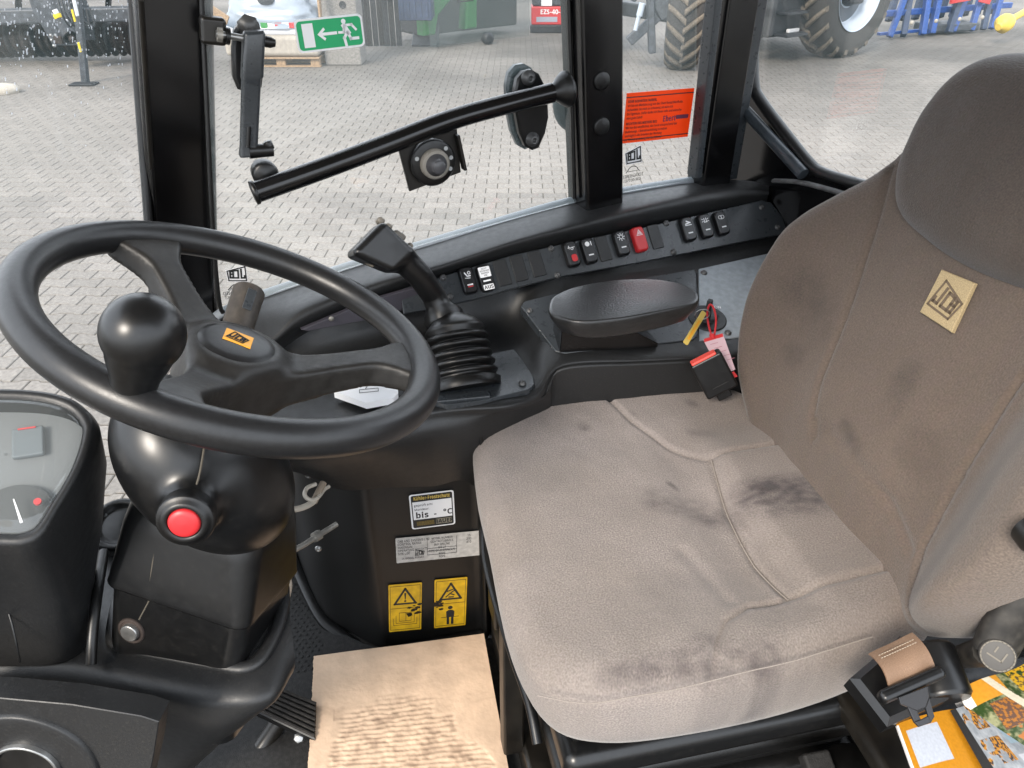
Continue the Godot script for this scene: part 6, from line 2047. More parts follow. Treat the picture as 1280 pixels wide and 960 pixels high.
func stickers() -> void:
	var wn: Vector3 = Vector3(0.4326, 0, 0.9016)
	# emergency exit
	var q: Array = [Vector3(-0.2859, 2.0269, -1.1055), Vector3(-0.203, 2.031, -1.1452), Vector3(-0.203, 1.989, -1.1452), Vector3(-0.2857, 1.986, -1.1056)]
	var f := quad_frame(q, wn)
	var w: float = (q[1] - q[0]).length()
	var h: float = (q[3] - q[0]).length()
	var t := thing("exit_sign", "green emergency exit sign with running figure stuck on the window", "sign", f.origin)
	flat(t, "border", rrect(w, h, 0.006), f, 0, M.white)
	flat(t, "green_field", rrect(w - 0.005, h - 0.005, 0.005), f, 0.0004, M.green)
	flat(t, "door_symbol", box2(-w * 0.40, -h * 0.36, -w * 0.24, h * 0.36), f, 0.0008, M.white)
	flat(t, "arrow", PackedVector2Array([Vector2(-w * 0.19, 0), Vector2(-w * 0.09, h * 0.2), Vector2(-w * 0.07, h * 0.13), Vector2(-w * 0.115, h * 0.045), Vector2(w * 0.10, h * 0.045), Vector2(w * 0.10, -h * 0.045), Vector2(-w * 0.115, -h * 0.045), Vector2(-w * 0.07, -h * 0.13), Vector2(-w * 0.09, -h * 0.2)]), f, 0.0008, M.white)
	var b := MB.new()
	b.prism(circ(h * 0.075, 14), f * Transform3D(Basis(), Vector3(w * 0.215, h * 0.32, 0.0008)), 0.0003)
	for e in [[0.215, 0.18, 0.265, -0.02, 0.15], [0.23, 0.20, 0.33, 0.20, 0.075], [0.33, 0.20, 0.385, 0.05, 0.075], [0.215, 0.16, 0.20, -0.01, 0.075], [0.20, -0.01, 0.135, 0.0, 0.075], [0.26, -0.02, 0.295, -0.22, 0.09], [0.295, -0.22, 0.40, -0.22, 0.09], [0.245, -0.03, 0.20, -0.18, 0.09], [0.20, -0.18, 0.215, -0.40, 0.09]]:
		bar_mark(b, f, Vector2(e[0] * w, e[1] * h), Vector2(e[2] * w, e[3] * h), e[4] * h, 0.0008)
	obj("running_figure", b, M.white, t)
	# orange hire notice on the quarter pane
	q = [Vector3(0.1852, 1.8889, -1.3315), Vector3(0.3096, 1.888, -1.3912), Vector3(0.3184, 1.801, -1.3954), Vector3(0.1919, 1.8071, -1.3347)]
	f = quad_frame(q, wn)
	w = (q[1] - q[0]).length()
	h = (q[3] - q[0]).length()
	t = thing("hire_notice", "orange printed notice stuck on the narrow side pane", "notice", f.origin)
	flat(t, "sheet", box2(-w / 2, -h / 2, w / 2, h / 2), f, 0, M.orange)
	flat(t, "rule", box2(-w / 2, h * 0.405, w / 2, h * 0.425), f, 0.0004, M.print)
	flat(t, "rule", box2(-w / 2, -h * 0.44, w / 2, -h * 0.42), f, 0.0004, M.print)
	var say := ["SEHR GEEHRTER FAHRER,", "ich bin ein Mietfahrzeug aus der Ebert Rental Mietflotte.", "Behandeln Sie mich so schonend, als wäre ich", "Ihr Eigentum. Dafür danke ich Ihnen sehr und wünsche", "eine gute Fahrt!", "RECHTEN DES MIETERS BEI:", "Wir tun das verpflichtet, das Gerät entsprechend der", "Bedienungs- / Betriebsanleitung zu nutzen", "und täglich alle Arbeiten der Wartung", "zur Betriebsanleitung durchzuführen!"]
	for k in say.size():
		var y := h * (0.33 - 0.082 * k) - (h * 0.03 if k > 4 else 0.0)
		write(t, say[k], f, -w * 0.47, y, h * (0.052 if k in [0, 5] else 0.048), M.print, k in [0, 5], false, 0.86, 0.0005)
	write(t, "Ebert", f, w * 0.17, -h * 0.075, h * 0.12, mat(lin(0.12, 0.02, 0.05), 0.5), true, true, 0.8, 0.0005)
	flat(t, "logo_bar", box2(w * 0.27, -h * 0.10, w * 0.46, -h * 0.02), f, 0.0005, mat(lin(0.12, 0.02, 0.05), 0.5))
	# maker's marks on the panes, read from outside
	for e in [[[Vector3(-0.4166, 1.7053, -1.0427), Vector3(-0.3914, 1.7025, -1.0548), Vector3(-0.3964, 1.6779, -1.0524), Vector3(-0.421, 1.6858, -1.0406)], "small white maker's mark low on the opening side window"], [[Vector3(0.1972, 1.7969, -1.3372), Vector3(0.2265, 1.8, -1.3513), Vector3(0.2249, 1.7697, -1.3505), Vector3(0.1979, 1.7706, -1.3376)], "small maker's mark on the narrow pane below the orange notice"]]:
		q = e[0]
		f = quad_frame(q, wn)
		f.basis.x = -f.basis.x
		w = (q[1] - q[0]).length()
		t = thing("glass_mark", e[1], "glass marking", f.origin)
		flat(t, "backing", PackedVector2Array([Vector2(-0.44 * w, 0.46 * w), Vector2(0.56 * w, 0.18 * w), Vector2(0.46 * w, -0.46 * w), Vector2(-0.56 * w, -0.46 * w)]), f, -0.0004, M.white)
		logo(t, f, w * 0.98, M.print)
		b = MB.new()
		ring_mark(b, f, Vector2(0, -0.95 * w), 0.36 * w, 0.0012, 0.5, PI - 0.5, 8)
		bar_mark(b, f, Vector2(-0.42 * w, -0.9 * w), Vector2(-0.30 * w, -0.78 * w), 0.0012)
		bar_mark(b, f, Vector2(0.42 * w, -0.9 * w), Vector2(0.30 * w, -0.78 * w), 0.0012)
		bar_mark(b, f, Vector2(-0.3 * w, -0.86 * w), Vector2(0.3 * w, -0.86 * w), 0.0008)
		obj("mark", b, M.print, t)
		write(t, "TOUGHENED", f, 0, -1.12 * w, 0.18 * w, M.print, false, true, 1.0, 0)
		write(t, "43R-001583", f, 0, -1.36 * w, 0.16 * w, M.print, false, true, 1.0, 0)
	# frost protection label
	q = [Vector3(-0.1574, 1.3917, -0.9018), Vector3(-0.0899, 1.3922, -0.9143), Vector3(-0.0889, 1.3214, -0.9145), Vector3(-0.1586, 1.3215, -0.9016)]
	f = quad_frame(q, VZ)
	w = (q[1] - q[0]).length()
	h = (q[3] - q[0]).length()
	t = thing("antifreeze_label", "white and black coolant frost protection label, worn at the bottom", "label", f.origin)
	flat(t, "border", rrect(w, h, 0.004), f, 0, M.white)
	flat(t, "black_field", rrect(w - 0.005, h - 0.005, 0.003), f, 0.0004, M.print)
	flat(t, "white_field", box2(-w * 0.44, -h * 0.22, w * 0.44, h * 0.29), f, 0.0008, M.white)
	flat(t, "gold_strip", box2(-w * 0.38, -h * 0.40, w * 0.02, -h * 0.28), f, 0.0008, grain(mat(lin(0.4, 0.28, 0.07), 0.6), 30.0, noise_tex(0.05, 0.1, 1.0, 4)))
	flat(t, "white_strip", box2(w * 0.06, -h * 0.41, w * 0.42, -h * 0.26), f, 0.0008, grain(mat(lin(0.6, 0.55, 0.42), 0.6), 30.0, noise_tex(0.05, 0.2, 1.0, 4)))
	write(t, "Kühler-Frostschutz", f, 0, h * 0.385, h * 0.10, M.gold, true, true, 0.66)
	write(t, "geprüft am:", f, -w * 0.41, h * 0.19, h * 0.06, M.print, false, false, 1.0, 0.0013)
	write(t, "Monteur:", f, -w * 0.41, h * 0.07, h * 0.06, M.print, false, false, 1.0, 0.0013)
	write(t, "bis  -", f, -w * 0.40, -h * 0.10, h * 0.17, M.print, true, false, 0.95, 0.0013)
	write(t, "°C", f, w * 0.34, -h * 0.08, h * 0.16, M.print, true, true, 0.9, 0.0013)
	write(t, "BAUER", f, w * 0.24, -h * 0.335, h * 0.11, M.print, true, true, 0.9, 0.0013)
	# data label
	q = [Vector3(-0.1855, 1.3075, -0.8966), Vector3(0, 1.2994, -0.931), Vector3(0.0027, 1.2438, -0.9315), Vector3(-0.1873, 1.2536, -0.8963)]
	f = quad_frame(q, VZ)
	w = (q[1] - q[0]).length()
	h = (q[3] - q[0]).length()
	t = thing("approval_label", "long grey-white data label with small print partly behind the seat", "label", f.origin)
	flat(t, "sheet", rrect(w, h, 0.002), f, 0, grain(mat(lin(0.55, 0.53, 0.50), 0.6), 8.0, noise_tex(0.02, 0.8, 1.0, 4)))
	b = MB.new()
	for x in [-0.235, 0.015, 0.225, 0.36]:
		bar_mark(b, f, Vector2(x * w, h * 0.4), Vector2(x * w, -h * 0.28), 0.0005, 0.0005)
	for y in [-0.02, -0.28, -0.13]:
		bar_mark(b, f, Vector2(-0.235 * w, y * h), Vector2(0.015 * w, y * h), 0.0005, 0.0005)
	obj("rules", b, M.print, t)
	var col1 := ["CAB AND SYSTEMS LTD", "CONTROL RANGE", "MAXIMUM", "OPERATING WEIGHTS", "SITE USE"]
	for k in col1.size():
		write(t, col1[k], f, -w * 0.485, h * (0.36 - 0.125 * k), h * 0.085, M.print, false, false, 0.8, 0.0005)
	logo(t, Transform3D(f.basis, f * Vector3(-w * 0.30, -h * 0.14, 0.0005)), h * 0.27, M.print)
	write(t, "IN MODEL PERMIT", f, -w * 0.36, -h * 0.34, h * 0.075, M.print, false, true, 0.8, 0.0005)
	var col2 := ["MODEL NUMBER", "CONTACT SERVICE", "BUY ONLINE", "ISO 27", "TYPE OF CERTIFICATE", "ROPS", "FOPS"]
	for k in col2.size():
		write(t, col2[k], f, -w * 0.11, h * (0.36 - 0.125 * k), h * 0.078, M.print, false, true, 0.8, 0.0005)
	for k in 3:
		write(t, ["15", "200", "410"][k], f, w * 0.12, h * (0.36 - 0.13 * k), h * 0.085, M.print, false, true, 0.8, 0.0005)
	write(t, "ROPS APPROVAL NUMBER", f, w * 0.36, h * 0.38, h * 0.085, M.print, false, true, 0.8, 0.0005)
	for k in 3:
		write(t, ["TEST", "COMPLETED", "No. 14021"][k], f, w * 0.24, h * (0.18 - 0.13 * k), h * 0.075, M.print, false, false, 0.8, 0.0005)
	write(t, "DO NOT REMOVE", f, w * 0.34, -h * 0.3, h * 0.075, M.print, false, true, 0.8, 0.0005)
	# yellow warning labels
	for i in 2:
		q = [[Vector3(-0.2051, 1.2069, -0.893), Vector3(-0.1511, 1.2037, -0.903), Vector3(-0.1548, 1.0889, -0.9023), Vector3(-0.2106, 1.094, -0.892)], [Vector3(-0.1315, 1.2045, -0.9066), Vector3(-0.0776, 1.2016, -0.9166), Vector3(-0.0779, 1.0834, -0.9165), Vector3(-0.1337, 1.0873, -0.9062)]][i]
		f = quad_frame(q, VZ)
		w = (q[1] - q[0]).length()
		h = (q[3] - q[0]).length()
		t = thing("warning_label", ["yellow warning label with exclamation mark triangle above an open book, left", "yellow warning label with crushed figure triangle above a seated person with lap belt"][i], "warning label", f.origin, "warning labels on the kick panel")
		flat(t, "sheet", rrect(w, h, 0.002), f, 0, M.yellow)
		b = MB.new()
		for e in [[-0.45, 0.46, 0.45, 0.46], [0.45, 0.46, 0.45, -0.46], [0.45, -0.46, -0.45, -0.46], [-0.45, -0.46, -0.45, 0.46], [-0.45, 0.0, 0.45, 0.0]]:
			bar_mark(b, f, Vector2(e[0] * w, e[1] * h), Vector2(e[2] * w, e[3] * h), 0.0006, 0.0004)
		for e in [[-0.32, 0.09, 0.32, 0.09], [0.32, 0.09, 0.0, 0.40], [0.0, 0.40, -0.32, 0.09]]:
			bar_mark(b, f, Vector2(e[0] * w, e[1] * h), Vector2(e[2] * w, e[3] * h), 0.0036, 0.0004)
		if i == 0:
			b.prism(PackedVector2Array([Vector2(-0.03 * w, 0.31 * h), Vector2(0.03 * w, 0.31 * h), Vector2(0.012 * w, 0.175 * h), Vector2(-0.012 * w, 0.175 * h)]), f * Transform3D(Basis(), Vector3(0, 0, 0.0004)), 0.0003)
			b.prism(circ(0.035 * w, 10), f * Transform3D(Basis(), Vector3(0, 0.145 * h, 0.0004)), 0.0003)
			for e in [[-0.36, -0.36, 0.36, -0.36], [-0.36, -0.36, -0.36, -0.22], [0.36, -0.36, 0.36, -0.22], [-0.28, -0.32, -0.28, -0.16], [0.28, -0.32, 0.28, -0.16], [-0.28, -0.32, 0.28, -0.32], [-0.18, -0.28, -0.18, -0.10], [0.18, -0.28, 0.18, -0.10], [-0.18, -0.10, 0.18, -0.10], [-0.18, -0.28, 0.18, -0.28], [0.02, -0.10, 0.02, -0.28]]:
				bar_mark(b, f, Vector2(e[0] * w, e[1] * h), Vector2(e[2] * w, e[3] * h), 0.0006, 0.0004)
		else:
			for e in [[-0.14, 0.14, -0.02, 0.20], [-0.02, 0.20, 0.10, 0.17], [-0.10, 0.25, 0.06, 0.28], [0.02, 0.22, 0.12, 0.26], [-0.05, 0.13, 0.08, 0.13]]:
				bar_mark(b, f, Vector2(e[0] * w, e[1] * h), Vector2(e[2] * w, e[3] * h), 0.0022, 0.0004)
			b.prism(circ(0.075 * w, 12), f * Transform3D(Basis(), Vector3(0, -0.09 * h, 0.0004)), 0.0003)
			b.prism(PackedVector2Array([Vector2(-0.12 * w, -0.28 * h), Vector2(0.12 * w, -0.28 * h), Vector2(0.13 * w, -0.17 * h), Vector2(0.06 * w, -0.14 * h), Vector2(-0.06 * w, -0.14 * h), Vector2(-0.13 * w, -0.17 * h)]), f * Transform3D(Basis(), Vector3(0, 0, 0.0004)), 0.0003)
			for e in [[-0.07, -0.31, -0.07, -0.42], [0.07, -0.31, 0.07, -0.42]]:
				bar_mark(b, f, Vector2(e[0] * w, e[1] * h), Vector2(e[2] * w, e[3] * h), 0.0042, 0.0004)
			bar_mark(b, f, Vector2(-0.27 * w, -0.285 * h), Vector2(0.27 * w, -0.285 * h), 0.0008, 0.0004)
		obj("symbol", b, M.print, t)
		# scraped and smeared patch between the two labels
		b = MB.new()
		for k in 16:
			var c := Vector2((0.36 if i == 0 else -0.44) * w + rng.randfn(0, 0.10) * w, -0.02 * h + rng.randfn(0, 0.05) * h)
			var pg := PackedVector2Array()
			var r := rng.randf_range(0.02, 0.07) * w
			for a in 9:
				pg.append(c + Vector2.from_angle(TAU * a / 9) * r * rng.randf_range(0.5, 1.3) * Vector2(1.5, 0.8))
			if absf(c.x) < w * 0.5:
				b.prism(pg, f * Transform3D(Basis(), Vector3(0, 0, 0.0008 + 0.00001 * k)), 0.0001)
		if i == 0:
			b.prism(PackedVector2Array([Vector2(0.03 * w, -0.12 * h), Vector2(0.2 * w, -0.11 * h), Vector2(0.22 * w, -0.17 * h), Vector2(0.1 * w, -0.2 * h)]), f * Transform3D(Basis(), Vector3(0, 0, 0.0008)), 0.0002)
		obj("scrape", b, M.dirty_paint, t)

func small_things() -> void:
	# seat belt retractor with its webbing and tongue
	var t := thing("belt_retractor", "black seat belt retractor with worn brown webbing and latch tongue", "seat belt", Vector3(0.3773, 1.5246, -0.4744))
	var q: Array = [Vector3(0.3287, 1.5229, -0.4792), Vector3(0.3885, 1.5422, -0.515), Vector3(0.4211, 1.5449, -0.5049), Vector3(0.4337, 1.5276, -0.4703), Vector3(0.4134, 1.5234, -0.4559), Vector3(0.3512, 1.5108, -0.4361)]
	var f := fr((q[0] + q[3]) / 2.0, q[3] - q[0], q[1] - q[5])
	var b := MB.new()
	b.prism(loc(f, q), f * Transform3D(Basis(), Vector3(0, 0, -0.028)), 0.028, 0.006)
	obj("housing", b, M.smooth_plastic, t)
	b = MB.new()
	var d0: Vector3 = Vector3(0.4117, 1.5449, -0.5049)
	b.lathe(along(d0 - f.basis.z * 0.02, Vector3(0.4149, 1.526, -0.4575) - d0), [Vector2(0.0, -0.002), Vector2(0.024, 0), Vector2(0.027, 0.004), Vector2(0.027, (Vector3(0.4149, 1.526, -0.4575) - d0).length() - 0.004), Vector2(0.024, (Vector3(0.4149, 1.526, -0.4575) - d0).length())], 28)
	obj("spool_cover", b, M.smooth_plastic, t)
	b = MB.new()
	var wq: Array = [Vector3(0.3448, 1.5375, -0.4919), Vector3(0.393, 1.5449, -0.5108), Vector3(0.4015, 1.5362, -0.4675), Vector3(0.3502, 1.5326, -0.451)]
	var rows := []
	for i in 13:
		var row := PackedVector3Array()
		for j in 11:
			var v := i / 12.0
			var u := j / 10.0
			row.append(wq[0].lerp(wq[1], u).lerp(wq[3].lerp(wq[2], u), v) + f.basis.z * (0.005 + 0.012 * sin(v * PI * 0.9 + 0.2) + 0.0012 * sin(u * 9 + v * 3)))
		rows.append(row)
	b.patch(rows)
	var under := []
	for r in rows:
		var rr := PackedVector3Array()
		for p in r:
			rr.append(p - f.basis.z * 0.002)
		under.append(rr)
	b.patch(under)
	var web := obj("webbing", b, M.web, t)
	b = MB.new()
	for k in 2:
		var a: Vector3 = rows[2 + k][1] + f.basis.z * 0.0006
		var c: Vector3 = rows[2 + k][9] + f.basis.z * 0.0006
		for s in 14:
			b.tube([a.lerp(c, s / 14.0), a.lerp(c, (s + 0.6) / 14.0)], 0.0006, 5)
	obj("stitching", b, M.stitch, web)
	b = MB.new()
	b.rbox(fr(Vector3(0.3697, 1.5449, -0.454), Vector3(0.4035, 1.5511, -0.465) - Vector3(0.3365, 1.5389, -0.4432), f.basis.y), Vector3(0.069, 0.012, 0.014), 0.005)
	obj("guide", b, M.smooth_plastic, t)
	b = MB.new()
	var tq: Array = [Vector3(0.3526, 1.5427, -0.4421), Vector3(0.3816, 1.5471, -0.4507), Vector3(0.3804, 1.5427, -0.4421), Vector3(0.3806, 1.536, -0.4272), Vector3(0.3759, 1.5329, -0.4229), Vector3(0.3646, 1.5308, -0.4203), Vector3(0.3613, 1.5326, -0.4239), Vector3(0.3586, 1.5389, -0.4349), Vector3(0.3531, 1.5389, -0.4373)]
	var tf := fr(tq[0], tq[1] - tq[0], tq[0] - tq[4])
	var tp := loc(tf, tq)
	var hole := loc(tf, [Vector3(0.3661, 1.5367, -0.4323), Vector3(0.3746, 1.5382, -0.4345), Vector3(0.3753, 1.5357, -0.4282), Vector3(0.3676, 1.5335, -0.4256)])
	# the tongue as a plate with a slot: two halves round the slot
	b.prism(PackedVector2Array([tp[0], tp[1], tp[2], hole[1], hole[0], tp[7], tp[8]]), tf, 0.003, 0.0006)
	b.prism(PackedVector2Array([tp[2], tp[3], tp[4], hole[2], hole[1]]), tf, 0.003, 0.0006)
	b.prism(PackedVector2Array([tp[4], tp[5], tp[6], hole[3], hole[2]]), tf, 0.003, 0.0006)
	b.prism(PackedVector2Array([tp[6], tp[7], hole[0], hole[3]]), tf, 0.003, 0.0006)
	obj("tongue", b, mat(lin(0.03, 0.03, 0.032), 0.35, 0.3), t)
	# brochures in the door-side tray
	var nz := FastNoiseLite.new()
	nz.seed = 77
	nz.frequency = 0.03
	nz.fractal_octaves = 4
	var pm := mat(Color.WHITE, 0.35)
	pm.vertex_color_use_as_albedo = true
	var one: Array = [Vector3(0.3671, 1.4933, -0.4487), Vector3(0.4331, 1.4922, -0.4658), Vector3(0.4272, 1.5003, -0.3645), Vector3(0.3496, 1.509, -0.3464)]
	var two: Array = [Vector3(0.4233, 1.4927, -0.4602), Vector3(0.4604, 1.4891, -0.4697), Vector3(0.4882, 1.4953, -0.385), Vector3(0.4171, 1.5053, -0.3618)]
	var three: Array = [Vector3(0.4394, 1.4876, -0.4806), Vector3(0.5343, 1.4983, -0.5169), Vector3(0.5694, 1.4974, -0.4336), Vector3(0.4466, 1.4825, -0.3887)]
	for k in 3:
		var c: Array = [one, two, three][k]
		t = thing("brochure", ["brochure with an orange cover and white title field lying lowest", "brochure page of construction machines lying between the orange cover and the top one", "topmost brochure with photos of orange machines among trees, curled edge"][k], "brochure", c[0])
		b = MB.new()
		rows = []
		var cols := PackedColorArray()
		var n := 120
		var nn: Vector3 = (c[1] - c[0]).cross(c[3] - c[0]).normalized()
		if nn.dot(cam_pos() - c[0]) < 0:
			nn = -nn
		for i in n + 1:
			var row := PackedVector3Array()
			for j in n + 1:
				var u := float(j) / n
				var v := float(i) / n
				row.append(c[0].lerp(c[1], u).lerp(c[3].lerp(c[2], u), v) + nn * (0.004 * k + (0.007 * sin(u * 5.0 + 0.6) * (1.0 - v) if k == 2 else 0.003 * sin(u * 3.0))))
				var g := nz.get_noise_2d(u * 170 + 200 * k, v * 170)
				var g2 := nz.get_noise_2d(u * 700 + 90 * k, v * 700 + 50)
				var cc := Color(0.8, 0.8, 0.8)
				if k == 0:
					cc = Color(0.52, 0.22, 0.015)
					if u > 0.10 and u < 0.60 and v > 0.10 and v < 0.50:
						cc = Color(0.48, 0.51, 0.57)
					if u < 0.03 and v > 0.02:
						cc = Color(0.8, 0.8, 0.78)
					if u > 0.15 and u < 0.6 and v > 0.55 and v < 0.9 and sin(v * 190.0) > 0.6 and g2 > -0.1:
						cc = Color(0.55, 0.22, 0.02)
				elif k == 1:
					cc = Color(0.23, 0.25, 0.27).lerp(Color(0.40, 0.42, 0.44), clampf(g + 0.4, 0, 1))
					if u < 0.16:
						cc = Color(0.03, 0.03, 0.03)
					elif u > 0.75 and v < 0.5:
						cc = Color(0.25, 0.33, 0.38)
					elif fmod(v * 2.6, 1.0) < 0.75 and absf(u - 0.5 + 0.3 * g) < 0.14 + 0.3 * g:
						cc = Color(0.45, 0.20, 0.03) if g2 > -0.05 else Color(0.05, 0.04, 0.04)
					elif v > 0.62 and u > 0.7:
						cc = Color(0.5, 0.5, 0.53)
				else:
					cc = Color(0.025, 0.05, 0.012).lerp(Color(0.26, 0.26, 0.14), clampf(0.35 + g * 1.4 + g2 * 0.8, 0, 1))
					if v < 0.22 and u < 0.50:
						cc = Color(0.52, 0.23, 0.02)
					if v < 0.22 and u < 0.10:
						cc = Color(0.75, 0.73, 0.68)
					if u > 0.62 and v < 0.5 and u - v * 0.2 < 0.9 and g > -0.25:
						cc = Color(0.48, 0.28, 0.015) if g2 > -0.12 else Color(0.08, 0.06, 0.03)
					if absf(u - 0.35) < 0.14 and v > 0.25 and v < 0.55:
						cc = Color(0.10, 0.05, 0.03) if g2 > -0.05 else Color(0.34, 0.13, 0.02)
					if absf(u - v * 0.5 - 0.35) < 0.05:
						cc = Color(0.55, 0.50, 0.38)
					if v > 0.55 and u > 0.15 and u < 0.6 and g > 0.12:
						cc = Color(0.36, 0.13, 0.03)
				cols.append(cc * (1.0 + 0.15 * g2))
			rows.append(row)
		b.patch(rows)
		for i in cols.size():
			b.c[i] = cols[i]
		obj("cover", b, pm, t)
		b = MB.new()
		b.patch([PackedVector3Array([c[0] - nn * 0.003, c[1] - nn * 0.003]), PackedVector3Array([c[3] - nn * 0.003, c[2] - nn * 0.003])])
		obj("pages", b, M.white, t)
	# tray and floor bits behind the seat
	t = thing("door_side_tray", "dark plastic tray low beside the seat holding brochures", "tray", Vector3(0.4511, 1.3553, -0.4977))
	b = MB.new()
	b.rbox(fr(Vector3(0.5683, 1.3382, -0.4988), VX, Vector3.UP), Vector3(0.32, 0.03, 0.36), 0.01)
	obj("tray_base", b, M.dirty_paint, t)
	b = MB.new()
	b.rbox(fr(Vector3(0.5955, 1.3522, -0.5785), VX, Vector3.UP), Vector3(0.28, 0.14, 0.02), 0.008)
	obj("tray_wall", b, M.plastic, t)
	t = thing("floor_connector", "dusty round rubber gaiter on the floor below the seat belt", "gaiter", Vector3(0.4117, 1.2809, -0.5336))
	b = MB.new()
	b.lathe(along(Vector3(0.4206, 1.2494, -0.5374), Vector3.UP), [Vector2(0.05, -0.05), Vector2(0.048, 0.0), Vector2(0.04, 0.014), Vector2(0.02, 0.02), Vector2(0, 0.022)], 28)
	obj("rubber_cap", b, M.rubber, t)
	b = MB.new()
	b.rbox(fr(Vector3(0.4448, 1.3159, -0.532), VX, Vector3(0.2, 1, 0.4)), Vector3(0.03, 0.02, 0.05), 0.004)
	obj("clip", b, M.mat, t)
	b = MB.new()
	b.rbox(fr(Vector3(0.3697, 1.2738, -0.541), VX, Vector3(0.2, 1, 0.4)), Vector3(0.035, 0.02, 0.03), 0.004)
	obj("clip", b, M.mat, t)

func wheel(parent: Node, c: Vector3, axis: Vector3, r: float, w: float, lugs: int, rimr: float) -> void:
	var xf := along(c, axis, Vector3.UP)
	var b := MB.new()
	b.lathe(xf, [Vector2(rimr, -w * 0.42), Vector2(rimr + 0.03, -w * 0.46), Vector2((r + rimr) * 0.5, -w * 0.52), Vector2(r - 0.10, -w * 0.49), Vector2(r - 0.045, -w * 0.40), Vector2(r - 0.03, 0), Vector2(r - 0.045, w * 0.40), Vector2(r - 0.10, w * 0.49), Vector2((r + rimr) * 0.5, w * 0.52), Vector2(rimr + 0.03, w * 0.46), Vector2(rimr, w * 0.42)], 56, false)
	var ty := obj("tyre", b, M.tyre, parent, c)
	for s in [-1, 1]:
		for k in lugs:
			b = MB.new()
			var a := TAU * (k + (0.5 if s > 0 else 0.0)) / lugs
			var rows := []
			for e in 4:
				var u := e / 3.0
				var aa := a + 0.28 * u * (20.0 / lugs)
				var rad := r - 0.02 - 0.09 * pow(u, 4.0)
				var y: float = s * lerpf(-0.02, w * 0.50, u)
				var row := PackedVector3Array()
				for p in [[-0.052, -0.03], [-0.040, 0.040], [0.040, 0.040], [0.052, -0.03]]:
					var da: float = p[0] / r
					row.append(xf * Vector3(cos(aa + da) * (rad + p[1]), y, sin(aa + da) * (rad + p[1])))
				rows.append(row)
			b.loft(rows)
			obj("tyre_lug", b, M.lug, ty, c)
	b = MB.new()
	b.lathe(xf, [Vector2(0.0, w * 0.10), Vector2(rimr * 0.36, w * 0.10), Vector2(rimr * 0.40, w * 0.12), Vector2(rimr * 0.80, w * 0.02), Vector2(rimr * 0.84, w * 0.10), Vector2(rimr * 0.88, w * 0.22), Vector2(rimr * 0.96, w * 0.34), Vector2(rimr * 0.97, w * 0.42), Vector2(rimr + 0.025, w * 0.47), Vector2(rimr + 0.025, w * 0.49), Vector2(rimr - 0.01, w * 0.44), Vector2(rimr - 0.02, -w * 0.40)], 48, false)
	var rm := obj("wheel_rim", b, M.wheel_rim, parent, c)
	b = MB.new()
	b.lathe(xf, [Vector2(rimr * 0.38, w * 0.05), Vector2(rimr * 0.37, w * 0.22), Vector2(rimr * 0.30, w * 0.26), Vector2(0, w * 0.26)], 28)
	obj("hub", b, M.machine, rm, c)
	b = MB.new()
	b.lathe(xf, [Vector2(rimr * 0.82, w * 0.06), Vector2(rimr * 0.55, w * 0.12), Vector2(rimr * 0.38, w * 0.11)], 40, false)
	obj("disc", b, mat(lin(0.09, 0.10, 0.115), 0.5), rm, c)

func bar3(b: MB, p: Vector3, q: Vector3, w: float, d: float) -> void:
	var m := (p + q) / 2
	var x := (q - p).normalized()
	b.rbox(fr(m, x, Vector3.UP if absf(x.y) < 0.9 else Vector3.FORWARD), Vector3((q - p).length(), w, d), minf(w, d) * 0.15, 1)

